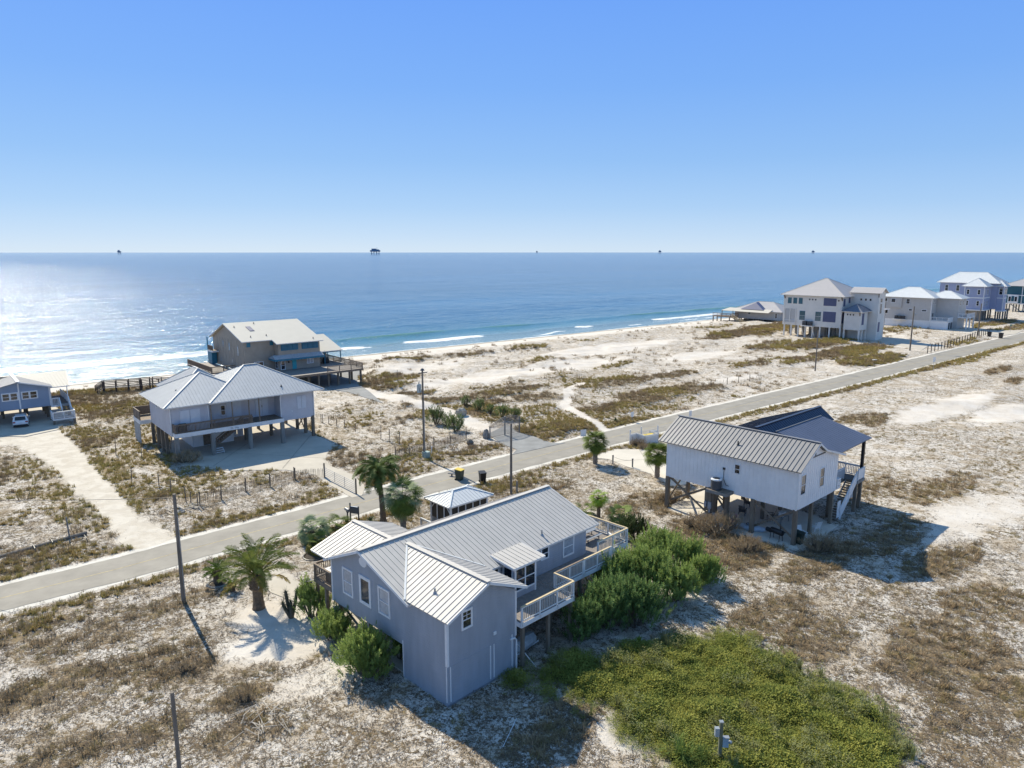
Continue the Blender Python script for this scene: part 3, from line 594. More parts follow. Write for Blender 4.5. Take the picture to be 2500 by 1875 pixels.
# ================================================================ 1. the blue-grey stilt house in front
H1 = thing('stilt_house', 'large blue-grey stilt house with pale metal gable roofs and white trim, nearest the viewer', 'house', (-3.57, 35.70), 45)
h = H1
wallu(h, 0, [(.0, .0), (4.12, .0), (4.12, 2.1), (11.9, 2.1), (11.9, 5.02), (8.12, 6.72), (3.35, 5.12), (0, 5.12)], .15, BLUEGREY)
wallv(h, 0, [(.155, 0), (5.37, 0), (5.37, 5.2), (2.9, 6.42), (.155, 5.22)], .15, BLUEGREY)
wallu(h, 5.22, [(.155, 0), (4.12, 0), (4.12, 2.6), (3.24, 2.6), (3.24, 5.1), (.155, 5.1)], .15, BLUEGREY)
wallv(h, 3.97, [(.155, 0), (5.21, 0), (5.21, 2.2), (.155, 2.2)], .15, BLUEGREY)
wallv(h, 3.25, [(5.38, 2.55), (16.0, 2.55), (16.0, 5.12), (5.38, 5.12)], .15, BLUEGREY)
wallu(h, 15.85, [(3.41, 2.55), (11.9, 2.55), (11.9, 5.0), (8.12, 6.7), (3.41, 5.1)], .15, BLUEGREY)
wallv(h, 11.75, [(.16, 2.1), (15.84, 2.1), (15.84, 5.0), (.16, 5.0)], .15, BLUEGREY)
bx('floor', PILEG, h, (.16, 4.13, 2.2), (15.84, 11.74, 2.5)); bx('floor', PILEG, h, (5.38, 3.42, 2.58), (15.84, 4.12, 2.8))
zr, ze = 6.9, 5.17; sl = (zr - ze) / 5.07; zw = 5.3; vb = 3.03 + (zw - ze) / sl; vr = 8.1 - (zr - 6.65) / sl
roof(h, [(-.35, 3.03, ze), (17.2, 3.03, ze), (17.2, 8.1, zr), (-.35, 8.1, zr)], METAL, trim=(0, 1, 3), sp=.39)
roof(h, [(-.35, 12.3, 5.05), (17.2, 12.3, 5.05), (17.2, 8.1, zr), (-.35, 8.1, zr)], METAL, trim=(0, 1, 3), sp=.39)
cap(h, (-.36, 8.1, zr), (17.21, 8.1, zr), METAL, .34)
roof(h, [(-.28, -.36, zw), (-.28, vb, zw), (2.88, vr, 6.65), (2.88, -.36, 6.65)], METAL, trim=(0, 3), sp=.39)
roof(h, [(6.04, -.36, zw), (6.04, vb, zw), (2.88, vr, 6.65), (2.88, -.36, 6.65)], METAL, trim=(0, 3), sp=.39)
cap(h, (2.88, -.37, 6.65), (2.88, vr, 6.65), METAL, .34)
MB().beam((-.28, vb, zw + .05), (2.88, vr, 6.70), .12, .03).beam((6.04, vb, zw + .05), (2.88, vr, 6.70), .10, .03).build('valley_flashing', METALW, h)
sb = (zr - 5.05) / 4.2; bv = 12.3 - (5.3 - 5.05) / sb; bv2 = 12.3 - (6.42 - 5.05) / sb
roof(h, [(-.45, 13.7, 5.3), (-.45, bv, 5.3), (2.9, bv2, 6.42), (2.9, 13.7, 6.42)], METAL, trim=(0, 3), sp=.39)
roof(h, [(6.25, 13.7, 5.3), (6.25, bv, 5.3), (2.9, bv2, 6.42), (2.9, 13.7, 6.42)], METAL, trim=(0, 3), sp=.39)
cap(h, (2.9, 13.71, 6.42), (2.9, bv2, 6.42), METAL, .34)
vent(h, 12.0, 4.0, ze + (4.0 - 3.03) * sl, h=.38); vent(h, .9, 2.1, zw + (0.9 + .28) * .4272, h=.3)
# corner boards, trims and pipes
for a, b in (((-.03, -.03, 2.45), (.12, .02, 5.1)), ((-.035, .02, 2.45), (.0, .14, 5.1)), ((5.28, -.03, 2.2), (5.42, .0, 5.1)), ((5.38, .0, 2.2), (5.41, .12, 5.1))): bx('corner_board', TRIM, h, a, b)
for v in (.03, 4.05): bx('trim_strip', TRIM, h, (-.03, v, .25 if v < 1 else .05), (.0, v + .07, 2.4))
for u in (.17, 3.22, 3.5, 5.0): bx('trim_strip', TRIM, h, (u, -.03, .25), (u + .07, .0, 2.4))
MB().tube([(4.85, -.06, 2.15), (5.2, -.08, 2.12), (5.33, -.09, 1.95), (5.33, -.09, .05)], .06, 8).build('drain_pipe', TRIM, h)
bx('corner_board', TRIM, h, (-.03, 11.8, 2.1), (.0, 11.93, 5.0))
bx('base_strip', mat('grey_concrete_footing', (.22, .23, .25), .9), h, (-.02, -.02, 0), (5.4, -.001, .12))
bx('belt_seam', BLUEGREY, h, (.1, -.012, 2.38), (5.3, 0, 2.41))
bx('wall_vent', TRIM, h, (3.5, -.05, 2.96), (3.72, 0, 3.16))
gv = MB(); gv.prism([(-.05, 8.05 + .42 * math.cos(t), 6.05 + .32 * math.sin(t)) for t in [R(x) for x in range(0, 360, 30)]], (.05, 0, 0)); gv.build('gable_vent', TRIM, h)
window(h, 'u', 0, -1, 9.3, 10.5, 3.16, 5.0, BLIND, label='white framed sash window with pale blinds'); window(h, 'u', 0, -1, 7.27, 8.55, 3.22, 5.12, GLASS, style='one', fw=.2, label='dark deep-framed window'); window(h, 'u', 0, -1, 5.28, 6.48, 3.28, 5.08, BLIND)
window(h, 'v', 0, -1, 1.03, 1.86, 4.22, 5.4, GLASS, style='grid', fw=.12)
window(h, 'v', 3.25, -1, 11.05, 11.9, 4.1, 5.05, GLASS); window(h, 'v', 3.25, -1, 13.38, 14.6, 3.58, 5.08, BLIND)
# glazed bay and its little roof
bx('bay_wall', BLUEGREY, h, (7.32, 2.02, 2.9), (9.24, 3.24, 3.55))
for u0, u1, z0, z1 in ((7.27, 7.42, 3.1, 5.3), (9.14, 9.29, 3.1, 5.3), (8.2, 8.3, 3.6, 5.2), (7.42, 9.14, 3.52, 3.62), (7.42, 9.14, 5.18, 5.3), (7.42, 8.2, 4.3, 4.36), (8.3, 9.14, 4.3, 4.36)): bx('bay_frame', TRIM, h, (u0, 1.97, z0), (u1, 2.06, z1))
bx('pane', GLASS, h, (7.42, 2.0, 3.6), (8.2, 2.03, 5.2)); bx('pane', GLASS, h, (8.3, 2.0, 3.6), (9.14, 2.03, 5.2))
bx('bay_door', TRIM, h, (7.3, 2.15, 3.1), (7.36, 3.15, 5.2)); bx('pane', GLASS, h, (7.28, 2.3, 3.9), (7.3, 2.95, 5.0)); bx('pane', GLASS, h, (9.24, 2.15, 3.7), (9.26, 3.1, 5.1))
bx('patio_door', TRIM, h, (5.9, 3.2, 3.1), (7.1, 3.25, 5.1)); bx('pane', GLASS, h, (6.05, 3.18, 3.4), (6.95, 3.2, 5.0))
roof(h, [(7.05, 1.8, 5.33), (9.95, 1.8, 5.33), (9.95, 4.0, ze + .97 * sl + .07), (7.05, 4.0, ze + .97 * sl + .07)], METAL, trim=(0, 1, 3), sp=.39)
# decks
decking(h, 5.43, 10.3, -.42, 3.24, 3.1); decking(h, 10.34, 16.3, 1.25, 3.24, 3.1); decking(h, 16.34, 20.1, 2.45, 9.6, 3.1)
railing(h, (5.43, -.4), (10.3, -.4), 3.1, 4.15, TRIM, NEWW); railing(h, (10.28, -.33), (10.28, 1.3), 3.1, 4.15, TRIM, NEWW)
railing(h, (10.35, 1.27), (13.3, 1.27), 3.1, 4.15, TRIM, WOOD); railing(h, (13.35, 1.27), (16.3, 1.27), 3.1, 4.15, TRIM, NEWW)
railing(h, (16.4, 2.48), (20.1, 2.48), 3.1, 4.15, TRIM, NEWW); railing(h, (20.08, 2.55), (20.08, 9.6), 3.1, 4.15, TRIM, NEWW)
sk = railing(h, (17.6, 2.42), (20.1, 2.42), 1.75, 2.75, TRIM); 
stairs(h, (16.4, 2.0), (19.6, 2.0), 3.1, .4, 1.1, WOOD)
railing(h, (16.4, 1.3), (19.4, 1.3), 3.1, 4.15, TRIM, TRIM, z0b=.5, z1b=1.55)
for u, v in ((5.7, -.25), (8, -.25), (10.15, -.25), (10.15, 1.5), (13.2, 1.5), (16.2, 1.5), (16.5, 2.7), (19.9, 2.65), (19.9, 6), (19.9, 9.4), (17.5, 9.4)): pile(h, u, v, -.3, 2.85, w=.2)
decking(h, 0, 2.4, 11.93, 14.3, 2.92, WOOD, along='v', rim=WOOD)
railing(h, (.03, 11.95), (.03, 14.28), 2.92, 3.95, WOOD, WOOD); railing(h, (.1, 14.28), (2.4, 14.28), 2.92, 3.95, WOOD, WOOD)
for u, v in ((.15, 14.15), (.15, 12.95), (2.3, 14.15), (6.1, 13.5)): pile(h, u, v, -.3, 2.65 if u < 3 else 5.2, w=.2, m=WOOD)
for u in (.4, 4, 8, 12, 15.6):
    for v in (4.6, 8.2, 11.6):
        if not (u < 6 and v < 5): pile(h, u, v, -.3, 2.2, PILEG, .26)
MB().beam((.35, 11.45, 1.9), (.35, 7.2, .1), .06, .2).build('brace', PILEG, h)
bx('slab', CONC, h, (.2, 4.3, -.05), (16, 13.8, .10))
bx('meter_box', BOXG, h, (-.14, 11.35, .75), (.16, 11.7, 1.75)); bx('meter_box', BOXG, h, (-.12, 11.4, .2), (.14, 11.6, .7))
# condenser on the small side deck
def condenser(label, x, y, rot, z, w=.85, hh=.75, top=TRIM, rnd=False, group=None):
    a = thing('air_conditioner', label, 'air conditioner', (x, y), rot, z, group)
    if rnd: MB().lathe([(w * .5, 0), (w * .52, .05), (w * .52, hh - .08), (w * .5, hh)], 20).build('casing', DGREY, a); MB().lathe([(w * .53, hh - .06), (w * .54, hh), (w * .5, hh + .07), (w * .36, hh + .09)], 20).build('top_rim', top, a); MB().lathe([(w * .35, hh + .09), (w * .1, hh + .12)], 16).build('fan_grille', BLACK, a)
    else:
        bx('casing', DGREY, a, (-w / 2, -w / 2, 0), (w / 2, w / 2, hh)); bx('top_panel', top, a, (-w / 2 - .02, -w / 2 - .02, hh), (w / 2 + .02, w / 2 + .02, hh + .05))
        MB().lathe([(w * .40, hh + .051), (w * .34, hh + .07), (w * .1, hh + .09)], 16).build('fan_grille', BLACK, a)
        for i in range(5): bx('louvre', BLACK, a, (-w / 2 - .012, -w / 2 + .04, .08 + i * .12), (-w / 2, w / 2 - .04, .13 + i * .12))
    return a
def LW(o, u, v): a = o.rotation_euler.z; return (o.location.x + u * math.cos(a) - v * math.sin(a), o.location.y + u * math.sin(a) + v * math.cos(a))
condenser('dark air conditioner with white top on the small brown side deck of the blue-grey house', *LW(h, .75, 12.75), 45, 2.93, w=.95, hh=.85)
# table and chairs on the sunny deck
def picnic(label, x, y, rot, z):
    t = thing('picnic_table', label, 'picnic table', (x, y), rot, z)
    tb = MB(); [tb.box((-.9, -.38 + i * .155, .70), (.9, -.24 + i * .155, .74)) for i in range(5)]; tb.build('tabletop', GALV, t)
    for s in (-1, 1):
        bx('bench_seat', GALV, t, (-.9, s * .75 - .13, .42), (.9, s * .75 + .13, .45))
        MB().beam((s * .65, -.72, .02), (s * .65, -.72, .42), .05, .05).beam((s * .65, .72, .02), (s * .65, .72, .42), .05, .05).beam((s * .65, -.72, .2), (s * .65, .72, .2), .05, .05).beam((s * .65, 0, .2), (s * .65, 0, .7), .05, .05).build('leg_frame', DGREY, t)
    return t
picnic('grey picnic table with dark metal legs on the sunny deck of the blue-grey house', *LW(h, 18.1, 4.9), 45, 3.11)
def chair(label, x, y, rot, z, m, group=None):
    c = thing('patio_chair', label, 'chair', (x, y), rot, z, group)
    s = MB(); [s.box((-.25, -.26 + i * .105, .36 - i * .012), (.25, -.17 + i * .105, .385 - i * .012)) for i in range(5)]; s.build('seat', m, c)
    b = MB(); [b.beam((-.22 + i * .11, .24, .3), (-.24 + i * .12, .52, 1.02), .09, .02, up=(0, 1, .4)) for i in range(5)]; b.build('backrest', m, c)
    for sx in (-.3, .3): MB().box((sx - .06, -.34, .56), (sx + .06, .3, .585)).build('armrest', m, c)
    for sx in (-.28, .28):
        for sy in (-.28, .22): bx('leg', m, c, (sx - .03, sy - .03, 0), (sx + .03, sy + .03, .56))
    return c
chair('white slatted chair against the far corner rail of the sunny deck', *LW(h, 19.4, 3.2), 200, 3.11, TRIM)
pp = thing('white_pipe', 'thin white pipe leaning out from under the deck at the corner of the blue-grey house', 'pipe', LW(h, 5.6, .1), 0); MB().tube([(0, 0, 1.5), (1.15, -.15, .05)], .025, 8).build('pipe_length', TRIM, pp)
pp = thing('white_pipe', 'thin white pipe lying on the shaded sand in front of the blue-grey house', 'pipe', (-0.11, 33.54), 0); MB().tube([(-.35, -1.1, .04), (.35, 1.1, .06)], .025, 8).build('pipe_length', TRIM, pp)
sk = thing('overturned_skiff', 'small grey boat hull stored in the dark under the wooden deck', 'boat', LW(h, 6.9, 1.0), 50, .25)
MB().tube([(-1.4, 0, .1), (-1.1, 0, .25), (0, 0, .35), (1, 0, .3), (1.5, 0, .15)], [.12, .35, .5, .42, .05], 10).build('hull', mat('faded_grey_hull', (.40, .42, .43), .5), sk); MB().beam((-1.3, -.3, .06), (1.3, -.35, .1), .05, .08).build('gunwale', TRIM, sk)
# ================================================================ gazebo behind the roof
g = thing('gazebo', 'white screened gazebo with pale ribbed hip roof, half hidden behind the big roof', 'gazebo', (-4.94, 63.18), 43.3)
gx, gy, gz = 2.65, 1.9, 2.68
hip(g, -gx, gx, -gy, gy, gz, gz + .7, METALW, sp=.36)
for sx in (-1, 1):
    for sy in (-1, 1): bx('corner_post', TRIM, g, (sx * (gx - .5) - .08, sy * (gy - .45) - .08, 0), (sx * (gx - .5) + .08, sy * (gy - .45) + .08, gz))
for sy in (-1, 1):
    bx('beam', TRIM, g, (-gx + .4, sy * (gy - .45) - .05, gz - .25), (gx - .4, sy * (gy - .45) + .05, gz - .02)); bx('screen', BLACK, g, (-gx + .55, sy * (gy - .47) - .01, .9), (gx - .55, sy * (gy - .47) + .01, gz - .25))
    for i in range(1, 5): x = -gx + .5 + i * (2 * gx - 1) / 5; bx('mullion', TRIM, g, (x - .04, sy * (gy - .45) - .06, 0), (x + .04, sy * (gy - .45) + .06, gz - .2))
    bx('knee_wall', TRIM, g, (-gx + .5, sy * (gy - .45) - .03, .1), (gx - .5, sy * (gy - .45) + .03, .9))
for sx in (-1, 1):
    bx('beam', TRIM, g, (sx * (gx - .5) - .05, -gy + .5, gz - .25), (sx * (gx - .5) + .05, gy - .5, gz - .02)); bx('screen', BLACK, g, (sx * (gx - .52) - .01, -gy + .5, .9), (sx * (gx - .52) + .01, gy - .5, gz - .25))
    for y in (-.52, .52): bx('mullion', TRIM, g, (sx * (gx - .5) - .06, y - .04, 0), (sx * (gx - .5) + .06, y + .04, gz - .2))
    for sy in (-1, 1): MB().beam((sx * (gx - .5), sy * (gy - .5), gz - .9), (sx * (gx - .5), sy * (gy - 1.1), gz - .25), .06, .08).build('bracket', TRIM, g)
railing(g, (-gx - .7, -gy + .4), (-gx - .7, gy - .4), 0.05, 1.0, TRIM)
bx('floor', DECKW, g, (-gx - .8, -gy, -.1), (gx, gy, .12))
# ================================================================ 2. white stilt house on the right
H2 = thing('stilt_house', 'white board-sided stilt house with ribbed grey wing roof and dark porch roof', 'house', (24.35, 57.8), 43)
h = H2
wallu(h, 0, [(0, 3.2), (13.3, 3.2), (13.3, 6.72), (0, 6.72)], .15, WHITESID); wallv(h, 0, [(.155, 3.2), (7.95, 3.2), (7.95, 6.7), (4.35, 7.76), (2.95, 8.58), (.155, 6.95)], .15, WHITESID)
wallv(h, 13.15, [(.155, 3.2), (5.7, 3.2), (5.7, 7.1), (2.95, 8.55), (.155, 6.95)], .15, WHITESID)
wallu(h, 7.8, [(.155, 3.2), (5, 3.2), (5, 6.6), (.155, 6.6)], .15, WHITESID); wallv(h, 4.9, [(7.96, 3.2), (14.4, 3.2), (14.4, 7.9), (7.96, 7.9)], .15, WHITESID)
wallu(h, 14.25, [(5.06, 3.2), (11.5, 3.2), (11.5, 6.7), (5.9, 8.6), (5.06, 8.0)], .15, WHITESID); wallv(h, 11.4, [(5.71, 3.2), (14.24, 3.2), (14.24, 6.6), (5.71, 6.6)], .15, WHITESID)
bt = MB(); [bt.box((-.02, i * .41, 3.22), (0, i * .41 + .05, 6.7)) for i in range(33)]; bt.build('batten', WHITESID, h, kind='stuff')
bt = MB(); [bt.box((i * .41 + .1, -.02, 3.22), (i * .41 + .15, 0, min(6.9 + i * .2, 8.1 if i < 8 else 7.9 - (i - 8) * .105))) for i in range(19)]; bt.build('batten', WHITESID, h, kind='stuff')
bx('floor', PILEG, h, (.16, .16, 3.22), (7.79, 13.14, 3.4)); bx('floor', PILEG, h, (7.96, 5.06, 3.22), (14.24, 11.38, 3.4))
for v in (0, 13.2): bx('corner_board', WHITE, h, (-.03, v - .03, 3.2), (.0, v + .12, 6.75))
roof(h, [(-.5, -.4, 6.8), (-.5, 14.1, 6.8), (2.95, 14.1, 8.75), (2.95, -.4, 8.75)], METALD, trim=(0, 3), sp=.42, rw=.042, rh=.05)
roof(h, [(2.95, -.4, 8.75), (4.4, -.4, 7.9), (4.4, 14.1, 7.9), (2.95, 14.1, 8.75)], METALD, trim=(0, 3), sp=.42); roof(h, [(4.4, -.4, 7.9), (8.6, -.4, 6.67), (8.6, 3.2, 6.67), (4.4, 5.1, 7.9)], METALD, trim=(0, 1), sp=.42)
roof(h, [(4.4, 11, 7.9), (6.3, 11, 6.8), (6.3, 14.1, 6.8), (4.4, 14.1, 7.9)], METALD, trim=(1,), sp=.42)
cap(h, (2.95, -.41, 8.75), (2.95, 14.12, 8.75), METALD, .3)
bx('gable_band', DGREY, h, (2.3, -.05, 7.42), (4.9, -.001, 7.52)); bx('gable_post', DGREY, h, (2.9, -.05, 7.52), (3.0, -.001, 8.4))
roof(h, [(3.2, 5.85, 8.95), (16.9, 5.85, 8.95), (16.9, 4.3, 7.75), (3.2, 4.3, 7.75)], METALN, trim=(1,), sp=.42, rh=.03); roof(h, [(3.2, 5.85, 8.95), (16.9, 5.85, 8.95), (16.9, 12.2, 6.6), (3.2, 12.2, 6.6)], METALN, trim=(1, 2), sp=.42)
cap(h, (3.2, 5.85, 8.95), (16.92, 5.85, 8.95), METALN, .3)
roof(h, [(5.4, 5.0, 8.33), (15.2, 5.0, 8.33), (15.6, -.05, 6.9), (8.2, -.05, 6.75), ], mat('slate_porch_metal_roof', (.125, .14, .19), .42, .05, .9, metal=.3), trim=(1, 2), sp=.5, rh=.012, rw=.02)
cap(h, (5.4, 5.0, 8.33), (15.2, 5.0, 8.33), METALD, .16)
vent(h, .95, 6.3, 7.63, BLACK, .35)
window(h, 'v', 0, -1, .48, 1.38, 4.45, 6.25, GLASS, fw=.06); window(h, 'v', 0, -1, 4.15, 5.05, 4.33, 6.12, GLASS, fw=.06); window(h, 'u', 0, -1, 5.4, 5.96, 5.2, 6.1, GLASS, fw=.06)
bx('thermostat_box', BLACK, h, (-.1, 6.9, 5.3), (-.01, 7.1, 5.5)); MB().tube([(-.05, 7.0, 5.3), (-.05, 7.0, 4.4), (-.1, 6.7, 3.9), (-.3, 6.3, 3.95)], .03, 6).build('conduit', DGREY, h)
# porch
decking(h, 7.97, 13.9, .95, 4.88, 3.2, DECKW, rim=PILEG); decking(h, 12.25, 13.9, -.3, .9, 3.2, DECKW, rim=PILEG); 
railing(h, (13.85, 0), (13.85, 4.8), 3.2, 4.3, TRIM, each=False, bal=TRIM); railing(h, (12.3, -.25), (13.85, -.25), 3.2, 4.3, TRIM, solid=True); railing(h, (9.5, 1.0), (12.1, 1.0), 3.2, 4.3, TRIM, each=False)
for u, v in ((9.3, 1.1), (13.75, .0)): pile(h, u, v, -.3, 3.1, PILE, .3); bx('porch_column', BLACK, h, (u - .13, v - .13, 3.2), (u + .13, v + .13, 6.85)); bx('column_base', BLACK, h, (u - .2, v - .2, 3.2), (u + .2, v + .2, 4.0))
for u, v in ((12.35, -.1), (11.2, 4.7), (13.7, 4.7), (8.1, 4.7)): pile(h, u, v, -.3, 3.1, PILE, .28)
stairs(h, (12.2, .3), (8.8, .3), 3.2, .15, .95, WOOD, str_m=TRIM); railing(h, (12.2, -.2), (8.9, -.2), 3.2, 4.15, TRIM, z0b=.35, z1b=1.25, solid=True)
bx('lattice_panel', TRIM, h, (11.2, .25, 1.3), (12.9, .29, 2.7)); bx('lattice_panel', TRIM, h, (8.3, -.15, .4), (9.0, -.11, 2.0))
for u, v in ((.05, 13.1), (.05, 6.55), (.05, 4.0), (.15, .12), (3.6, .3), (7.45, .12), (3.7, 13.1), (7.5, 5), (3.9, 5), (3.9, 9), (7.5, 9), (11, 8.5), (14, 8.5), (11, 11.2), (14, 11.2), (14, 5.2), (2.2, 9.0)): pile(h, u, v, -.3, 3.25, PILE, .34 if u < .2 else .28)
pile(h, .1, 8.35, -.3, 3.25, PILE, .34); bx('meter_board', PILE, h, (.0, 7.95, .9), (.06, 8.9, 3.2)); bx('meter_box', BOXG, h, (-.14, 8.6, 1.3), (-.01, 8.85, 1.8)); bx('meter_box', BOXG, h, (-.16, 8.1, 1.2), (-.01, 8.45, 1.85)); bx('meter_box', BOXG, h, (-.1, 8.2, .8), (-.01, 8.35, 1.15))
for a, b in (((.2, 12.9, 3.1), (.2, 8.5, .5)), ((.35, 12.9, .8), (.35, 8.6, 3.1)), ((.2, 8.3, 3.1), (.2, 6.6, 1.2)), ((.2, 4.0, 3.1), (.2, .2, .6)), ((.35, 4.0, .6), (.35, .2, 3.1)), ((.5, 13.1, 3.1), (3.5, 13.1, .6)), ((.5, 13.2, .9), (3.5, 13.2, 3.1))): MB().beam(a, b, .05, .2).build('brace', PILE, h)
decking(h, -1.25, -.01, 5.95, 8.05, 3.5, WOOD, rim=PILEG); MB().beam((-1.15, 7.0, 3.2), (-.0, 7.0, 2.4), .08, .1).build('brace', PILE, h)
condenser('round dark air conditioner with white rim on a wooden shelf against the white stilt house', *LW(h, -.68, 7.35), 43, 3.51, w=.95, hh=.95, rnd=True)
fr = thing('deck_cabinet', 'white two-door cabinet on the porch beside the white house wall', 'cabinet', LW(h, 8.5, .3), 43, 3.21); bx('carcass', WHITE, fr, (-.4, -.3, 0), (.4, .3, 1.0)); bx('drawer_front', WHITE, fr, (-.36, -.33, .55), (.36, -.3, .95)); bx('drawer_front', WHITE, fr, (-.36, -.33, .08), (.36, -.3, .5)); bx('handle', BLACK, fr, (-.1, -.36, .78), (.1, -.33, .81)); bx('handle', BLACK, fr, (-.1, -.36, .3), (.1, -.33, .33))
# things stored under the white house
sm = thing('barrel_smoker', 'black barrel smoker grill on legs under the corner of the white stilt house', 'grill', (23.25, 59.20), 120)
MB().tube([(-.75, 0, .85), (-.72, 0, .85), (.42, 0, .85), (.45, 0, .85)], [.22, .26, .26, .22], 14).build('barrel', BLACK, sm, smooth=True); MB().tube([(.5, 0, .72), (.95, 0, .72)], .2, 12).build('firebox', BLACK, sm); MB().tube([(-.5, 0, 1.05), (-.5, 0, 1.5)], .05, 8).build('chimney', BLACK, sm)
for x in (-.6, .35):
    for y in (-.2, .2): MB().beam((x, y * .8, .7), (x, y * 1.3, 0), .04, .04).build('leg', BLACK, sm)
bx('shelf', DGREY, sm, (-.7, -.55, .78), (.4, -.28, .81))
rim_ = mat('green_black_plastic', (.012, .035, .03), .4)
def bin_(label, x, y, rot, body=rim_, lid=None, z=0.0, group=None, s=1.0):
    b = thing('trash_cart', label, 'trash bin', (x, y), rot, z, group)
    MB().prism([(-.26 * s, -.28 * s, .06), (.26 * s, -.28 * s, .06), (.26 * s, .28 * s, .06), (-.26 * s, .28 * s, .06)], (0, 0, .04)).build('base', body, b)
    m_ = MB(); k = len(m_.v); lo = [(-.25, -.27), (.25, -.27), (.25, .27), (-.25, .27)]; hi = [(-.31, -.36), (.31, -.36), (.31, .36), (-.31, .36)]
    m_.v += [(x_ * s, y_ * s, .1) for x_, y_ in lo] + [(x_ * s, y_ * s, 1.02 * s) for x_, y_ in hi]; m_.f += [(0, 1, 5, 4), (1, 2, 6, 5), (2, 3, 7, 6), (3, 0, 4, 7), (4, 5, 6, 7)]; m_.build('body', body, b)
    l_ = MB(); l_.prism([(-.34 * s, -.40 * s, 1.03 * s), (-.34 * s, .40 * s, 1.10 * s), (.34 * s, .40 * s, 1.10 * s), (.34 * s, -.40 * s, 1.03 * s)], (0, 0, .05)); l_.build('lid', lid or body, b)
    for x_ in (-.27, .27): MB().tube([(x_ * s - .03, .3 * s, .12), (x_ * s + .03, .3 * s, .12)], .12, 10).build('wheel', BLACK, b)
    MB().tube([(-.25 * s, .42 * s, .98 * s), (.25 * s, .42 * s, .98 * s)], .02, 6).build('handle', BLACK, b); return b
bin_('dark green trash bin beside the corner piling of the white stilt house', *(25.00, 58.31), 40)
chair('white chair with a solid back under the white stilt house, nearest its right corner', *(25.68, 59.39), 20, .1, WHITE); chair('white chair facing away, between two pilings under the white stilt house', *(27.59, 61.07), 200, .1, WHITE)
chair('dark grey beach chair in the shade under the white stilt house, nearest the kayak', *(22.26, 65.17), 150, .1, DGREY); chair('second dark beach chair, farther back behind the first one under the white stilt house', *(23.51, 67.41), 140, .1, DGREY); chair('dark chair beside the middle piling under the white stilt house', *(24.49, 63.89), 250, .1, BLACK)
ky = thing('kayak', 'pale blue kayak lying in the shade under the white stilt house', 'kayak', (21.72, 61.37), 150, .2); MB().tube([(-1.6, 0, .2), (-1.2, 0, .12), (0, 0, .08), (1.2, 0, .12), (1.6, 0, .2)], [.03, .22, .36, .22, .03], 10).build('hull', mat('pale_blue_plastic', (.45, .55, .66), .4), ky); MB().lathe([(.28, .38), (.25, .44), (.18, .4)], 14, (.1, 0, 0)).build('cockpit_rim', BLACK, ky)
fl = thing('pool_float', 'faded pink inflatable ring against a piling under the white stilt house', 'pool float', (20.47, 63.06), 0, .1)
def torus(R_, r_, n=18, m_=8):
    t = MB()
    for i in range(n):
        for j in range(m_): a, b = 2 * math.pi * i / n, 2 * math.pi * j / m_; t.v.append(((R_ + r_ * math.cos(b)) * math.cos(a), (R_ + r_ * math.cos(b)) * math.sin(a), r_ * math.sin(b)))
    for i in range(n):
        for j in range(m_): t.f.append((i * m_ + j, ((i + 1) % n) * m_ + j, ((i + 1) % n) * m_ + (j + 1) % m_, i * m_ + (j + 1) % m_))
    return t
PINK = mat('faded_pink_vinyl', (.55, .26, .27), .4); a = torus(.42, .14).build('ring', PINK, fl, smooth=True); a.location = (0, 0, .15); MB().tube([(.4, 0, .2), (.55, 0, .6), (.5, 0, .8), (.35, 0, .8)], [.09, .07, .07, .04], 8).build('neck', PINK, fl)
tb = thing('folding_table', 'grey folding table with clutter under the middle of the white stilt house', 'table', LW(h, 4.2, 3.2), 43, .1); bx('tabletop', GALV, tb, (-.9, -.4, .72), (.9, .4, .76))
for x_ in (-.75, .75):
    for y_ in (-.3, .3): bx('leg', DGREY, tb, (x_ - .02, y_ - .02, 0), (x_ + .02, y_ + .02, .72))
cl = thing('cooler', 'white cooler on the folding table under the white stilt house', 'cooler', LW(h, 4.0, 3.1), 43, .87); bx('tub', WHITE, cl, (-.3, -.2, 0), (.3, .2, .33)); bx('lid', WHITE, cl, (-.32, -.22, .33), (.32, .22, .39))
# ================================================================ 3. grey hip-roofed stilt house
H3 = thing('stilt_house', 'grey stilt house with three pale ribbed hip roofs and a long white-banded balcony', 'house', (-41.2, 83.8), 39.5)
h = H3
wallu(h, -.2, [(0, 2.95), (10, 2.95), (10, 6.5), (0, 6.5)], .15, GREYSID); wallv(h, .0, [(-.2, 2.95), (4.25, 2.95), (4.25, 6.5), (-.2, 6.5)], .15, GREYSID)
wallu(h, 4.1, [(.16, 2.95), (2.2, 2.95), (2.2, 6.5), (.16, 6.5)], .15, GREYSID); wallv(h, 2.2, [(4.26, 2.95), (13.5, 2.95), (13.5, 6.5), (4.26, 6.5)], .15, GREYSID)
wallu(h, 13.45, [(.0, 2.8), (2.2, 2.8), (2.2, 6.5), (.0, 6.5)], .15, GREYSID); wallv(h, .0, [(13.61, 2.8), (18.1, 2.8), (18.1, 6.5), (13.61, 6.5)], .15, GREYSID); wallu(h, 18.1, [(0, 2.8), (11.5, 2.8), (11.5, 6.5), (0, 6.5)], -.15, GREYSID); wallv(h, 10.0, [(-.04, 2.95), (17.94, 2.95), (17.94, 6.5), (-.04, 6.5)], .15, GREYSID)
bx('floor', PILEG, h, (0, .2, 2.9), (17.9, 9.9, 3.15))
hip(h, -1.0, 11.2, -.5, 11.7, 6.62, 9.65, METAL2, sp=.42); hip(h, 4.2, 19.3, -1.0, 12.4, 6.66, 10.0, METAL2, sp=.42); hip(h, 2.4, 10.6, 7.2, 17.4, 6.62, 9.3, METAL2, sp=.42)
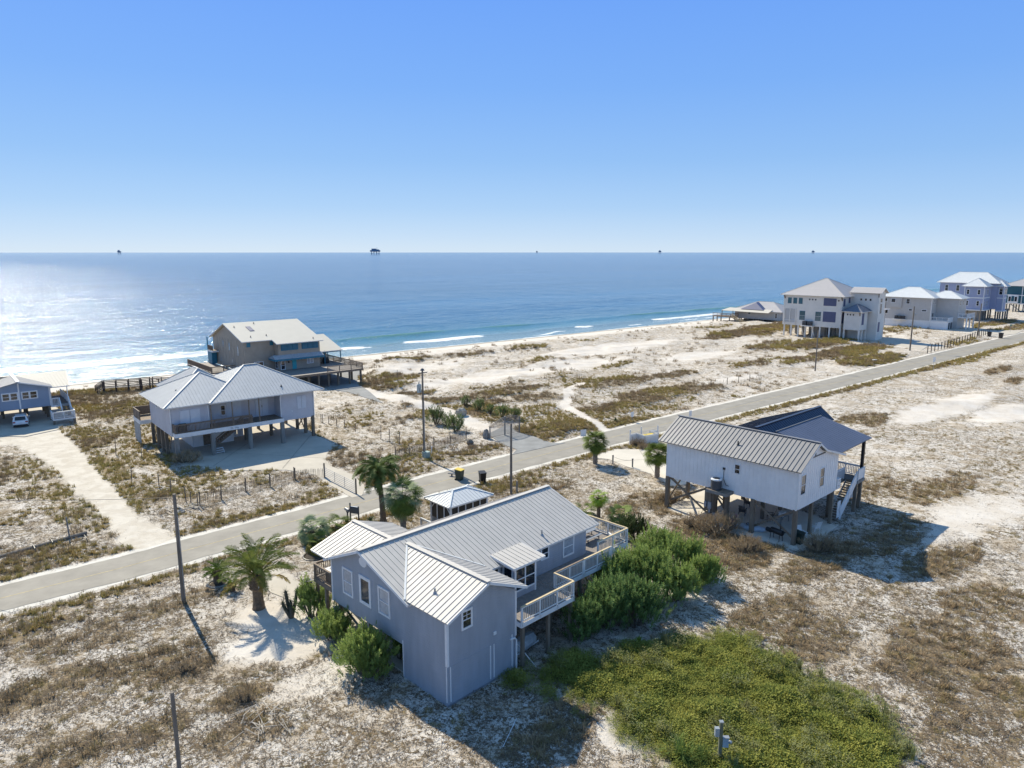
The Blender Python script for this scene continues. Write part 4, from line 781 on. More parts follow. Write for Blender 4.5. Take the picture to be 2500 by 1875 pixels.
vent(h, 1.6, 3.6, 7.85, BLACK, .2); vent(h, 13.9, .5, 7.4, BLACK, .25)
for u, v in ((-.24, -.04), (4.2, -.04), (13.42, -.04), (18.04, -.04)): bx('corner_board', TRIM, h, (u, v, 2.95), (u + .12, v + .05, 6.5))
panel(h, 'v', 0, -1, .9, 2.05, 4.2, 6.0, SHUTW); panel(h, 'v', 0, -1, 2.09, 3.25, 4.2, 6.0, SHUTW); panel(h, 'v', 0, -1, 15.75, 16.35, 4.2, 5.9, SHUTW); panel(h, 'v', 0, -1, 16.39, 17.0, 4.2, 5.9, SHUTW)
panel(h, 'v', 2.2, -1, 4.6, 6.3, 3.9, 6.2, SHUTW); panel(h, 'v', 2.2, -1, 7.1, 9.0, 3.9, 6.2, SHUTW); window(h, 'v', 2.2, -1, 6.35, 7.05, 4.2, 5.6, GLASS)
for a_ in (10.9, 11.75): bx('door', SHUTW, h, (a_, 2.12, 3.45), (a_ + .82, 2.19, 5.7), label='white door of the pair facing the balcony')
bx('wall_sconce', BLACK, h, (11.7, 2.05, 4.6), (11.76, 2.12, 4.9)); bx('wall_lamp', TRIM, h, (14.9, -.08, 3.9), (15.05, 0, 4.05))
decking(h, 0, 13.4, -1.0, -.01, 3.38, WOOD, rim=None or WOOD); decking(h, 4.27, 13.4, .0, 2.18, 3.38, WOOD)
bx('white_band', WHITE, h, (-.02, -1.1, 2.9), (13.42, -1.04, 3.42)); bx('white_band', WHITE, h, (-.08, -1.1, 2.9), (-.02, .0, 3.42))
railing(h, (0, -.95), (9.3, -.95), 3.38, 4.5, WOOD, WOOD, each=False, posts=2.2); railing(h, (-.0, -.9), (-.0, -.05), 3.38, 4.5, WOOD, WOOD, solid=True)
for u in (4.3, 6.9, 9.0, 10.3): bx('porch_post', WOOD, h, (u - .06, -.95, 3.4), (u + .06, -.83, 6.6))
lt = MB()
for i in range(6):                                     # the house name on the band: small worn dark letters
    if i == 2: continue
    u = 6.5 + i * .17; lt.box((u, -1.115, 3.08), (u + .025, -1.1, 3.26)); lt.box((u + .03, -1.115, 3.24 - (i % 3) * .08), (u + .1, -1.112, 3.265 - (i % 3) * .08)); lt.box((u + .09, -1.115, 3.08), (u + .11, -1.112, 3.2))
lt.build('lettering', mat('worn_dark_letters', (.10, .16, .22), .6), h)
for u, v in ((.1, -.9), (4.3, -.9), (8.9, -.9), (13.2, -.9)): pile(h, u, v, -.3, 2.95, PILEG, .45)
for u, v in ((17.9, .1), (17.8, 2.4), (17.8, 5.3), (17.8, 9.5), (13.5, 4), (13.5, 9), (10, 4), (10, 9.5), (15.5, 9.5), (-.1, 3), (-.1, 5), (-.1, 7), (-.1, 9.8), (8, 9.6), (4, 9.6)): pile(h, u, v, -.3, 2.95, PILE, .36)
for a, b in (((17.8, 2.5, .3), (17.8, 5.2, 2.8)), ((17.8, 2.5, 2.8), (17.8, 5.2, .3)), ((-.1, 7.2, .3), (-.1, 9.5, 2.8)), ((-.1, .4, 2.8), (-.1, 2.6, .4))): MB().beam(a, b, .06, .18).build('brace', PILE, h)
for a in ((-.1, 3.0), (-.1, 5.1)): MB().beam((a[0], a[1], .6), (a[0], a[1] + 2, .6), .05, .1).build('cross_rail', PILE, h)
wallv(h, 4.4, [(3.3, 0), (8.5, 0), (8.5, 2.9), (3.3, 2.9)], .12, WHITESID); wallu(h, 3.3, [(4.53, 0), (9.9, 0), (9.9, 2.9), (4.53, 2.9)], .12, WHITESID); bx('corner_board', TRIM, h, (3.27, 4.36, 0), (3.4, 4.4, 2.9)); bx('door', WOOD, h, (4.6, 4.33, .1), (5.5, 4.39, 2.2)); bx('door', SHUTW, h, (8.7, 6.2, .1), (9.5, 6.28, 2.2)); bx('door', SHUTW, h, (9.6, 6.2, .1), (10.4, 6.28, 2.2))
stairs(h, (8.8, 1.6), (5.2, 1.6), 3.2, .7, 1.0, WOOD); railing(h, (8.8, 1.05), (5.2, 1.05), 3.2, 4.1, WOOD, WOOD, each=False, z0b=.7, z1b=1.6); stairs(h, (5.1, -.1), (5.1, -.8), .75, .1, 1.0, TRIM, n=3)
bx('storage_panel', mat('silvered_boards', (.42, .42, .40), .8, .12, 2, lines=('Y', .3, .02)), h, (-1.5, 10.6, .0), (-1.42, 13.8, 2.8)); 
decking(h, -1.5, 3, 10.2, 13.8, 3.3, WOOD, along='v', rim=WHITE, rimh=.5); railing(h, (-1.45, 10.2), (-1.45, 13.8), 3.3, 4.5, WOOD, WOOD, solid=True); railing(h, (-1.45, 13.75), (3, 13.75), 3.3, 4.5, WOOD, WOOD, solid=True)
window(h, 'u', -.2, -1, 5.5, 6.6, 5.55, 6.2, BLIND, style='one')
def grill(label, x, y, rot, z, m=None):
    g_ = thing('gas_grill', label, 'grill', (x, y), rot, z); bx('cart', DGREY, g_, (-.45, -.25, .0), (.45, .25, .75)); MB().tube([(-.42, 0, .85), (.42, 0, .85)], .27, 12).build('hood', m or DGREY, g_, smooth=True); bx('side_shelf', DGREY, g_, (-.8, -.22, .76), (-.46, .22, .79)); bx('side_shelf', DGREY, g_, (.46, -.22, .76), (.8, .22, .79)); MB().tube([(-.3, -.3, .9), (.3, -.3, .9)], .02, 6).build('handle', GALV, g_); return g_
grill('dark gas grill at the left end of the grey house balcony', *LW(h, 1.0, -.45), 39.5, 3.39, rim_)
tb = thing('patio_table', 'brown patio table on the grey house balcony', 'table', LW(h, 8.9, -.1), 39.5, 3.39); bx('tabletop', WOOD, tb, (-.7, -.4, .7), (.7, .4, .75))
for x_ in (-.6, .6):
    for y_ in (-.32, .32): bx('leg', WOOD, tb, (x_ - .03, y_ - .03, 0), (x_ + .03, y_ + .03, .7))
# ================================================================ 4. tan beach house
H4 = thing('beach_house', 'tan two-storey beach house with cream roof, turquoise door and teal shutters', 'house', (-37.8, 138.5), 41)
h = H4
wallv(h, 0, [(-8.4, 2.9), (0, 2.9), (0, 8.0), (-8.4, 8.0)], .15, TAN); wallu(h, -8.4, [(.16, 2.9), (2, 2.9), (2, 8.4), (.16, 8.0)], .15, TAN); wallv(h, 2, [(-14, 2.9), (-8.41, 2.9), (-8.41, 8.6), (-14, 8.6)], .15, TAN)
wallu(h, -14, [(2.16, 2.9), (19, 2.9), (19, 8.2), (11, 11.2), (2.16, 8.75)], .15, TAN); wallu(h, 0, [(0, 2.9), (18.5, 2.9), (18.5, 8.4), (11, 11.2), (0, 8.0)], -.15, TAN); wallv(h, 18.6, [(-13.84, 2.9), (-.16, 2.9), (-.16, 8.2), (-13.84, 8.2)], .15, TAN); bx('floor', PILEG, h, (-13.8, .2, 2.7), (-.1, 18.5, 2.95))
bt = MB(); [bt.box((-14.03, 2.6 + i * 1.55, 3), (-14, 2.9 + i * 1.55, 8.6)) for i in range(10)]; bt.build('batten', TAN, h, kind='stuff')
sl4 = (11.5 - 8.1) / 11.6
roof(h, [(-8.9, -.6, 8.1), (.55, -.6, 8.1), (.55, 11, 11.5), (-8.9, 11, 11.5)], METALC, trim=(0, 1, 3), seams=False); roof(h, [(-14.6, 1.5, 8.1 + 2.1 * sl4), (-8.91, 1.5, 8.1 + 2.1 * sl4), (-8.91, 11, 11.5), (-14.6, 11, 11.5)], METALC, trim=(0, 3), seams=False)
roof(h, [(-14.6, 19.4, 8.2), (.55, 19.4, 8.2), (.55, 11, 11.5), (-14.6, 11, 11.5)], METALC, trim=(0, 1, 3), seams=False)
for u, v in ((-13.3, 8.6), (-9.0, 9.8), (-12.2, 3.4), (-9.1, 3.6), (-1, .6)): vent(h, u, v, 8.1 + (v + .6) * sl4, BLACK, .3)
skl = MB(); z0 = lambda v: 8.1 + (v + .6) * sl4 + .03; skl.prism([(-11.2, 6.2, z0(6.2)), (-10.3, 6.2, z0(6.2)), (-10.3, 8.4, z0(8.4)), (-11.2, 8.4, z0(8.4))], (0, 0, .08)); skl.build('skylight', SHUT, h)
for u0 in (-7.9, -3.75):
    bx('clerestory_frame', TEAL, h, (u0, -.05, 6.62), (u0 + 3.45, -.001, 7.85))
    for i in range(3): bx('awning_shutter', mat('deep_teal_shutter', (.015, .13, .21), .5), h, (u0 + .1 + i * 1.12, -.12, 6.75), (u0 + 1.1 + i * 1.12, -.05, 7.7))
for u0 in (-13.6, -9.2): panel(h, 'v', 2, -1, u0, u0 + .7, 7.6, 8.4, TEAL)
cn = MB(); cn.prism([(-9.6, -1.1, 5.15), (.3, -1.1, 5.15), (.3, 0, 5.75), (-9.6, 0, 5.75)], (0, 0, .1)); cn.build('canopy', mat('silver_canopy', (.42, .44, .46), .5), h); bx('canopy_fascia', TEAL, h, (-9.65, -1.15, 4.85), (.35, -1.1, 5.2)); bx('canopy_fascia', TEAL, h, (-9.65, -1.1, 4.85), (-9.6, 1.9, 5.2)); cn = MB(); cn.prism([(-9.6, -1.0, 5.16), (-8.42, -1.0, 5.16), (-8.42, 1.9, 5.7), (-9.6, 1.9, 5.2)], (0, 0, .1)); cn.build('canopy', mat('silver_canopy', (.42, .44, .46), .5), h)
for i in range(14): bx('canopy_bracket', TEAL, h, (-9.2 + i * .7, -1.05, 4.75), (-9.1 + i * .7, -.02, 4.9))
bx('door', TURQ, h, (-5.8, -.06, 2.95), (-4.95, -.001, 4.75), label='turquoise front door'); bx('wall_lantern', BLACK, h, (-6.6, -.15, 4.2), (-6.4, 0, 4.55))
window(h, 'v', 0, -1, -8.1, -7.2, 3.0, 4.7, GLASS); window(h, 'v', 0, -1, -2.8, -1.45, 3.7, 4.65, BLIND, style='pair'); window(h, 'v', 2, -1, -12.4, -10.6, 3.4, 4.7, GLASS, style='pair'); window(h, 'u', -8.4, -1, .5, 1.5, 3.1, 4.7, GLASS)
for v, z0_, z1_ in ((5.0, 5.6, 7.6), (9.4, 6.2, 7.8), (12.8, 6.6, 8.0), (8.2, 4.0, 4.8), (14.5, 3.6, 4.6)): window(h, 'u', -14, -1, v, v + .95, z0_, z1_, BLIND, style='one', frame=mat('taupe_trim', (.38, .35, .3), .6))
bx('loft_post', TEAL, h, (-15.2, 19.0, 2.9), (-15.05, 19.15, 8.2)); bx('loft_panel', TEAL, h, (-15.2, 16.8, 2.9), (-14.2, 19.1, 5.4)); decking(h, -15.2, -14.05, 16, 19.1, 5.6, WOOD); railing(h, (-15.15, 16), (-15.15, 19), 5.6, 6.6, WOOD, WOOD, each=False)
decking(h, -14.5, 5.2, -7.6, -.02, 2.88, DECKW, bw=.3, rim=WOOD, rimh=.35); decking(h, .05, 5.2, .0, 14, 2.88, DECKW, bw=.3, rim=WOOD); decking(h, -19, -14.6, 6, 20, 2.88, DECKW, bw=.3, rim=WOOD)
railing(h, (-2.3, -7.5), (5.15, -7.5), 2.9, 3.95, WOOD, WOOD, each=False, sp=.2, posts=2.4); railing(h, (5.15, -7.4), (5.15, 14), 2.9, 3.95, WOOD, WOOD, each=False, sp=.2, posts=2.4); railing(h, (-18.95, 6), (-18.95, 20), 2.9, 3.95, WOOD, WOOD, each=False, sp=.2); railing(h, (-18.9, 6), (-14.5, 6), 2.9, 3.95, WOOD, WOOD, each=False, sp=.2)
roof(h, [(.4, 1.8, 5.5), (5.9, 1.8, 5.5), (5.9, 10.2, 8.0), (.4, 10.2, 8.0)], METALC, trim=(0, 1), seams=False); roof(h, [(.4, 18, 5.5), (5.9, 18, 5.5), (5.9, 10.2, 8.0), (.4, 10.2, 8.0)], METALC, trim=(0, 1), seams=False)
wallu(h, 3.4, [(4.5, 2.9), (17, 2.9), (17, 5.8), (10.2, 7.9), (4.5, 6.1)], .15, TAN); wallv(h, 4.5, [(.1, 2.9), (3.39, 2.9), (3.39, 6.0), (.1, 6.0)], .15, TAN); bx('pane', GLASS, h, (.3, 4.42, 3.0), (1.6, 4.49, 5.0))
for u, v in ((5.5, 2.1), (2.0, 2.1), (5.5, 8), (5.5, 14)): bx('porch_post', TEAL, h, (u - .08, v - .08, 2.9), (u + .08, v + .08, 5.6))
bx('beam', TEAL, h, (.3, 2.05, 5.15), (5.6, 2.15, 5.45))
for u in (-12, -8, -4, 0, 4.8):
    for v in (-7.2, -3.6, 1, 6, 12, 18): 
        if not (v > 12 and u > 3): pile(h, u, v, -.8, 2.6, PILE, .3)
for u in (-6, -2, 2.4): pile(h, u, -7.2, -.5, 2.6, PILE, .3)
bx('store_room', TAN, h, (-13, 3, -.3), (-1, 9, 2.65))
ch = thing('gas_grill', 'black covered grill on the end deck of the tan beach house', 'grill', LW(h, 2.6, 2.9), 41, 2.9); bx('cart', BLACK, ch, (-.6, -.3, 0), (.6, .3, .8)); MB().tube([(-.5, 0, .9), (.5, 0, .9)], .3, 10).build('hood', BLACK, ch)
# ================================================================ 5. light blue house, far left, with a white car under it
H9 = thing('stilt_house', 'light blue stilt house at the left edge with a white car parked under it', 'house', (-69.9, 104.2), 40)
h = H9; LT = mat('mid_grey_metal_roof', (.27, .27, .285), .5, .05, .8)  # even mid-grey metal for the slopes beside the cream roof
wallv(h, 0, [(-9, 2.3), (.55, 2.3), (.55, 5.2), (-3.2, 6.2), (-9, 5.0)], .15, LBLUE); wallu(h, .4, [(.16, 2.3), (12, 2.3), (12, 5.4), (.16, 5.4)], .15, LBLUE); bx('floor', PILEG, h, (-9, .2, 2.2), (.4, 12, 2.4))
for u in (.5, -3.3): bx('corner_board', TRIM, h, (u, -.05, 2.0 if u < 0 else 2.3), (u + .18, .0, 5.2 if u > 0 else 6.1))
for a in (-5.35, -2.95): 
    fr_ = bx('window_surround', TRIM, h, (a, -.05, 3.65), (a + 2.05, -.001, 4.85))
    window(h, 'v', -.04, -1, a + .1, a + .95, 3.75, 4.75, GLASS, fw=.05); window(h, 'v', -.04, -1, a + 1.08, a + 1.93, 3.75, 4.75, GLASS, fw=.05)
roof(h, [(-3.2, -.5, 6.4), (1.0, -.5, 5.3), (1.0, 6.5, 5.3), (-3.2, 7.5, 6.4)], LT, trim=(0,), sp=.5, rh=.02); roof(h, [(-3.2, -.5, 6.4), (-9.5, -.5, 4.9), (-9.5, 8, 4.9), (-3.2, 7.5, 6.4)], LT, trim=(0,), sp=.5, rh=.02); cap(h, (-3.2, -.5, 6.4), (-3.2, 15, 6.4), METALW, .45, .08)
roof(h, [(-9.5, 7.4, 6.35), (4.0, 7.4, 6.35), (3.3, .3, 5.05), (.2, .3, 5.05), (-3.2, 6.8, 6.3)], METALC, trim=(1, 2), sp=.45, rh=.05); roof(h, [(-9.5, 7.4, 6.35), (4.0, 7.4, 6.35), (4.0, 14, 5.0), (-9.5, 14, 5.0)], LT, sp=.5)
decking(h, .6, 3.0, -.1, 8, 2.35, DECKW, rim=TRIM); bx('porch_post', TRIM, h, (2.85, .3, 2.35), (2.97, .42, 5.1)); bx('porch_post', TRIM, h, (.62, -.05, 2.3), (.74, .07, 5.2)); railing(h, (2.95, .4), (2.95, 8), 2.35, 3.4, TRIM, each=False); railing(h, (.7, -.1), (1.6, -.1), 2.35, 3.4, TRIM, each=False)
stairs(h, (2.3, -.1), (2.3, -2.0), 2.35, 1.0, 1.1, DECKW, str_m=TRIM); railing(h, (1.7, -.1), (1.7, -2.0), 2.35, 3.4, TRIM, z0b=1.0, z1b=2.0, each=False); railing(h, (2.9, -.1), (2.9, -2.0), 2.35, 3.4, TRIM, z0b=1.0, z1b=2.0, each=False)
decking(h, .2, 3.0, -4.0, -2.05, .95, DECKW, rim=TRIM, rimh=.2); railing(h, (.2, -3.95), (3.0, -3.95), .95, 1.95, TRIM, each=False); railing(h, (.2, -3.95), (.2, -2.1), .95, 1.95, TRIM, each=False); railing(h, (3.0, -3.95), (3.0, -2.1), .95, 1.95, TRIM, each=False)
for u, v in ((.4, .2), (.4, 3), (.4, 5.5), (.4, 8), (-2, 5.5), (-3.3, .1), (-5, 6), (-7, .1), (-2, 9), (-5, 9), (2.8, .1), (2.8, 5), (.3, -3.8), (2.9, -3.8)): pile(h, u, v, -.3, 2.3 if v > -1 else .8, PILE, .3)
# the car
carm = mat('white_car_paint', (.78, .79, .81), .18, .03, 1, spec=.7)
cx, cy = (-72.48, 100.07)
car = thing('parked_car', 'white compact suv parked under the light blue house at the left edge', 'car', (cx + .3, cy + 1.6), 122)
prof = [(-2.25, .35), (-2.28, .75), (-2.15, 1.02), (-1.95, 1.12), (-1.55, 1.58), (-1.2, 1.66), (.3, 1.64), (.95, 1.1), (2.0, .95), (2.25, .7), (2.25, .35)]
b_ = MB(); k = 0
for y_, ins in ((-.92, 0), (.92, 0)):
    pass
ring = lambda y_, f: [(x_, y_ * (1 if z_ < 1.15 else f), z_) for x_, z_ in prof]
A, B = ring(-.92, .80), ring(.92, .80); n_ = len(prof); b_.v = A + B; b_.f = [tuple(reversed(range(n_))), tuple(range(n_, 2 * n_))] + [(i, (i + 1) % n_, n_ + (i + 1) % n_, n_ + i) for i in range(n_)]
b_.build('body', carm, car)
MB().prism([(-2.0, -.66, 1.14), (-2.0, .66, 1.14), (-1.62, .60, 1.55), (-1.62, -.60, 1.55)], (-.03, 0, .02)).build('rear_window', GLASS, car)
MB().prism([(.95, -.66, 1.12), (.95, .66, 1.12), (.38, .60, 1.6), (.38, -.60, 1.6)], (.03, 0, .02)).build('windscreen', GLASS, car)
for s_ in (-1, 1): MB().prism([(-1.5, s_ * .90, 1.12), (.75, s_ * .90, 1.12), (.25, s_ * .765, 1.54), (-1.3, s_ * .765, 1.56)], (0, s_ * .02, 0)).build('side_window', GLASS, car); bx('tail_light', mat('red_lens', (.35, .01, .01), .2), car, (-2.30, s_ * .60, .82), (-2.16, s_ * .9, .98)); bx('headlight', GALV, car, (2.1, s_ * .55, .7), (2.27, s_ * .88, .85)); bx('door_mirror', carm, car, (.6, s_ * .9, 1.05), (.78, s_ * 1.08, 1.2)); bx('roof_rail', BLACK, car, (-1.2, s_ * .66, 1.66), (.2, s_ * .70, 1.71))
bx('rear_bumper', BLACK, car, (-2.34, -.88, .3), (-2.24, .88, .55)); bx('number_plate', TRIM, car, (-2.31, -.24, .75), (-2.28, .24, .88)); bx('spoiler', carm, car, (-1.75, -.62, 1.6), (-1.45, .62, 1.66))
for x_ in (-1.4, 1.4):
    for s_ in (-1, 1):
        w_ = MB().tube([(x_, s_ * .72, .34), (x_, s_ * .94, .34)], .34, 16).build('wheel', BLACK, car); MB().tube([(x_, s_ * .93, .34), (x_, s_ * .95, .34)], .2, 12).build('rim', GALV, w_)
# ================================================================ 6. far houses on the right
H5 = thing('beach_house', 'tall white stucco beach house with square tower and slate blue shutters', 'house', (95.2, 205.3), 43)
h = H5; SW = STUCCO; RFT = METALT
wallu(h, 0, [(0, 3.3), (17.6, 3.3), (17.6, 12.4), (0, 12.4)], .2, SW); wallv(h, 0, [(.2, 3.3), (17, 3.3), (17, 12.4), (.2, 12.4)], .2, SW); wallu(h, 17, [(0.2, 3.3), (17.6, 3.3), (17.6, 12.4), (.2, 12.4)], .2, SW); wallv(h, 17.4, [(.2, 3.3), (17, 3.3), (17, 12.4), (.2, 12.4)], .2, SW)
hip(h, -.9, 17.9, -.9, 18.4, 12.45, 17.3, RFT, sp=.8, rh=.03); bx('floor', SW, h, (.2, .2, 3.3), (17, 17.3, 3.6)); bx('belt_band', SW, h, (-.04, 0, 8.55), (0, 17.4, 8.75))
bx('porch_recess', PALEGREY, h, (-.02, 13.5, 4.2), (-.005, 17.1, 8.2)); railing(h, (-.1, 13.4), (-.1, 17.1), 3.9, 4.9, TRIM, each=False)
for v in (13.4, 15.2, 16.9): bx('porch_column', SW, h, (-.25, v, 3.6), (-.03, v + .25, 8.3))
for v in (16.4, 14.7, 13.0): window(h, 'u', 0, -1, v - 1.35, v, 9.7, 11.6, TGLASS, style='one', frame=SW, fw=.06)
for v in (9.9, 9.0, 8.1, 1.35): window(h, 'u', 0, -1, v - .55, v, 10.95, 11.5, GLASS, style='one', frame=SW, fw=.06)
for v in (12.5, 7.7): window(h, 'u', 0, -1, v - 1.9, v, 4.9, 7.8, TGLASS, frame=TRIM, fw=.08)
panel(h, 'u', 0, -1, 1.7, 5.4, 9.6, 11.8, SHUT); panel(h, 'u', 0, -1, 1.6, 5.3, 4.9, 7.9, SHUT); panel(h, 'v', 0, -1, .7, 1.9, 9.6, 11.7, SHUT); panel(h, 'v', 0, -1, .4, 1.5, 4.7, 7.7, SHUT); panel(h, 'v', 0, -1, 4.2, 5.4, 10.4, 12.0, SHUT)
for v in (0, 17.2): MB().beam((-.8, v, 12.2), (-.05, v, 11.3), .25, .3).build('eave_bracket', WOOD, h)
for v in (17, 14.8, 12.6, 10.4, 8.2, 6, 3.2, .1):
    for u in (.2, 4, 8): pile(h, u, v, -.6, 3.35, SW if u < 1 else PILEG, .38)
bx('garage_core', SW, h, (8, 1, -.4), (16.5, 10, 3.3)); bx('garage_core', PALEGREY, h, (5.5, 6.2, -.4), (8, 11, 3.3))
bx('ac_platform', SW, h, (-1.6, 7.6, 3.3), (0, 11.2, 3.55)); 
for v in (7.8, 11.0): MB().beam((-1.5, v, 3.3), (-.05, v - .4, .2), .14, .14).build('brace', SW, h)
for v, n__ in ((8.7, 'right'), (10.2, 'left')): condenser('grey box air conditioner, %s of the two on the white tower house platform' % n__, *LW(h, -.8, v), 43, 3.56, w=1.15, hh=1.2, top=DGREY)
# bay box and tower
bx('bay_box', SW, h, (-.3, -5.45, 3.1), (4.8, -.9, 8.35)); hip(h, -1.0, 6.5, -6.2, -.2, 8.4, 10.4, mat('slate_blue_roof', (.16, .18, .23), .5), sp=.8, rh=.03)
for v in (-1.6, -2.4, -3.2): window(h, 'u', -.3, -1, v - .5, v, 7.2, 7.75, GLASS, style='one', frame=SW, fw=.05)
panel(h, 'v', -5.45, -1, .8, 2.2, 4.6, 7.9, SHUT); MB().beam((-.9, -5.4, 8.3), (-.3, -5.3, 7.3), .25, .3).build('eave_bracket', WOOD, h)
for u, v in ((-.1, -5.25), (2.0, -5.25), (4.6, -5.25), (.0, -1.1)): pile(h, u, v, -.4, 3.15, SW, .4)
bx('tower', SW, h, (5.8, -7.8, -.4), (10.5, .2, 13.5))
wallu(h, 5.82, [(-7.6, 13.5), (-.2, 13.5), (-.2, 13.7), (-7.6, 13.7)], .2, SW)
roof(h, [(5.1, -8.6, 13.5), (5.1, .3, 13.5), (7.9, .3, 15.0), (7.9, -8.6, 15.0)], METALT, trim=(0, 3), sp=.8, rh=.03); roof(h, [(10.9, -8.6, 13.5), (10.9, .3, 13.5), (7.9, .3, 15.0), (7.9, -8.6, 15.0)], METALT, trim=(0, 3), sp=.8, rh=.03)
wallv(h, -7.8, [(5.8, 13.5), (10.5, 13.5), (8, 14.9)], .15, SW)
for v in (-2.6, -3.9, -5.2): window(h, 'u', 5.8, -1, v - .6, v, 11.2, 11.9, GLASS, style='one', frame=SW, fw=.06)
window(h, 'v', -7.8, -1, 7.0, 8.3, 7.6, 10.5, GLASS, style='pair', frame=SW, fw=.08); window(h, 'v', -7.8, -1, 7.0, 8.3, 10.8, 12.0, GLASS, style='one', frame=SW, fw=.08); panel(h, 'v', -7.8, -1, 6.6, 7.8, 2.4, 5.2, SHUT); MB().beam((5.2, -7.9, 13.4), (5.78, -7.7, 12.4), .25, .3).build('eave_bracket', WOOD, h)
bx('side_wing', SW, h, (10.5, -6.5, 3.2), (15, .1, 8.5)); roof(h, [(10.3, -7.6, 8.6), (15.6, -7.6, 8.6), (15.6, .3, 9.2), (10.3, .3, 9.2)], METALT, trim=True, sp=.8, rh=.03)
for u, v in ((11, -6.3), (14.6, -6.3)): pile(h, u, v, -.4, 3.2, SW, .4)
# low grey house behind it on the beach side
H5b = thing('beach_cottage', 'low grey beach cottage with wooden steps, on stilts beyond the tall white house', 'house', (96.0, 254.0), 43)
h = H5b
wallu(h, 0, [(0, .9), (18, .9), (18, 4.0), (0, 4.0)], .2, PALEGREY); wallv(h, 0, [(.2, .9), (12, .9), (12, 4.0), (.2, 4.0)], .2, PALEGREY); bx('floor', PILEG, h, (.2, .2, .8), (12, 18, 1.0))
hip(h, -1, 13, -1, 19, 4.0, 7.0, METALT, sp=.8, rh=.03); roof(h, [(-3.2, 3, 3.6), (-3.2, 22, 3.6), (-.2, 20, 4.6), (-.2, 3, 4.6)], METALC, trim=(0,), seams=False)
gb = MB(); gb.prism([(-1.4, 6, 4.4), (-1.4, 15, 4.4), (1.5, 10.5, 6.8)], (2.0, 0, 0.2)); gb.build('dark_dormer', SHUT, h)
for v in (11.5,): window(h, 'u', 0, -1, v, v + 1.2, 2.4, 3.6, GLASS)
for v in (1.2,): window(h, 'u', 0, -1, v, v + .9, 1.6, 3.4, GLASS)
for v in range(0, 19, 2): pile(h, .2, v, -2.6, .9, PILE, .35); pile(h, 5, v, -2.6, .9, PILE, .35)
decking(h, -5.5, 0, 16.5, 24, 1.6, WOOD, bw=.4, rim=WOOD); railing(h, (-5.4, 16.5), (-5.4, 24), 1.6, 2.7, WOOD, WOOD, each=False, sp=.3); railing(h, (-5.4, 16.5), (0, 16.5), 1.6, 2.7, WOOD, WOOD, each=False, sp=.3)
for u, v in ((-5.3, 17), (-5.3, 20.5), (-5.3, 23.8), (-2.5, 23.8)): pile(h, u, v, -2.6, 1.5, PILE, .3)
for u, v in ((-3.1, 21.5), (-3.1, 17)): bx('porch_post', WOOD, h, (u - .1, v - .1, 1.6), (u + .1, v + .1, 3.7))
stairs(h, (-4.5, 16.2), (-4.5, 10), 1.6, -1.4, 1.8, mat('yellowed_lumber', (.42, .33, .2), .8)); railing(h, (-5.3, 16.2), (-5.3, 10), 1.6, 2.7, NEWW, NEWW, each=False, z0b=-1.4, z1b=-.3)
H6 = thing('beach_house', 'grey two-storey beach house with bright white hip roof and garage level', 'house', (139.1, 235.9), 43)
h = H6
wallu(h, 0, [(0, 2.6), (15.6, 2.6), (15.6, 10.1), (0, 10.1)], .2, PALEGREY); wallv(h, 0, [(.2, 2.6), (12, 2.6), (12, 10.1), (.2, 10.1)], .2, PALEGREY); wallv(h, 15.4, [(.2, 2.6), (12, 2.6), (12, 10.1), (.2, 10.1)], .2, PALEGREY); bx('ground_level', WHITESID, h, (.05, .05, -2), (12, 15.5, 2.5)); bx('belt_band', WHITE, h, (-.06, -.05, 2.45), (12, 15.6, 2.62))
bx('bump_out', PALEGREY, h, (-.5, 9.2, 6.5), (0, 13.0, 10.05)); hip(h, -.9, 12.9, -.9, 16.5, 10.12, 13.3, METALW, sp=.7, rh=.04)
for a0, a1, z0_, z1_, c_ in ((6.75, 8.0, 7.8, 9.6, 0), (11.1, 12.6, 8.1, 9.5, -.5), (13.9, 16.0, 8.3, 9.6, 0), (5.8, 7.0, 5.5, 6.25, 0), (1.35, 3.0, 5.5, 6.2, 0), (13.4, 15.3, 4.2, 5.9, 0)): window(h, 'u', c_, -1, a0, a1 - (.5 if a1 > 15.5 else 0), z0_, z1_, GLASS, fw=.13, style='hung' if a1 == 8.0 else 'one')
for v in (.0, 4.6, 15.3): bx('corner_board', WHITE, h, (-.05, v, -1.5), (0, v + .25, 10.0 if v != 4.6 else 2.5))
for v in (5.2, 10.5): bx('garage_panel', TRIM, h, (-.0, v, -.6), (.05, v + 4.2, 2.1))
bx('ac_platform', WHITE, h, (-1.2, 7.4, 2.5), (0, 11.6, 2.7)); 
for v in (8.2, 9.3, 10.4): condenser('dark air conditioner on the grey house ledge, number %s from the corner' % {8.2: 'one', 9.3: 'two', 10.4: 'three'}[v], *LW(h, -.6, v), 43, 2.71, w=.9, hh=1.0, top=BLACK)
bx('rear_wing', PALEGREY, h, (5.0, -6.5, -.4), (13, -.02, 9.9)); hip(h, 4.2, 14, -7.4, 4, 10.0, 12.3, METALW, sp=.7, rh=.04)
window(h, 'v', 0, -1, 1.2, 2.0, 7.8, 9.6, GLASS); window(h, 'v', 0, -1, 2.8, 3.6, 7.8, 9.6, GLASS); window(h, 'v', -6.5, -1, 6.0, 7.0, 7.6, 9.4, GLASS); window(h, 'v', -6.5, -1, 9.0, 10.0, 7.6, 9.4, GLASS); window(h, 'v', -6.5, -1, 6.0, 6.9, 4.0, 5.6, GLASS); bx('door', GLASS, h, (1.2, -.05, 2.8), (2.2, 0, 5.0))
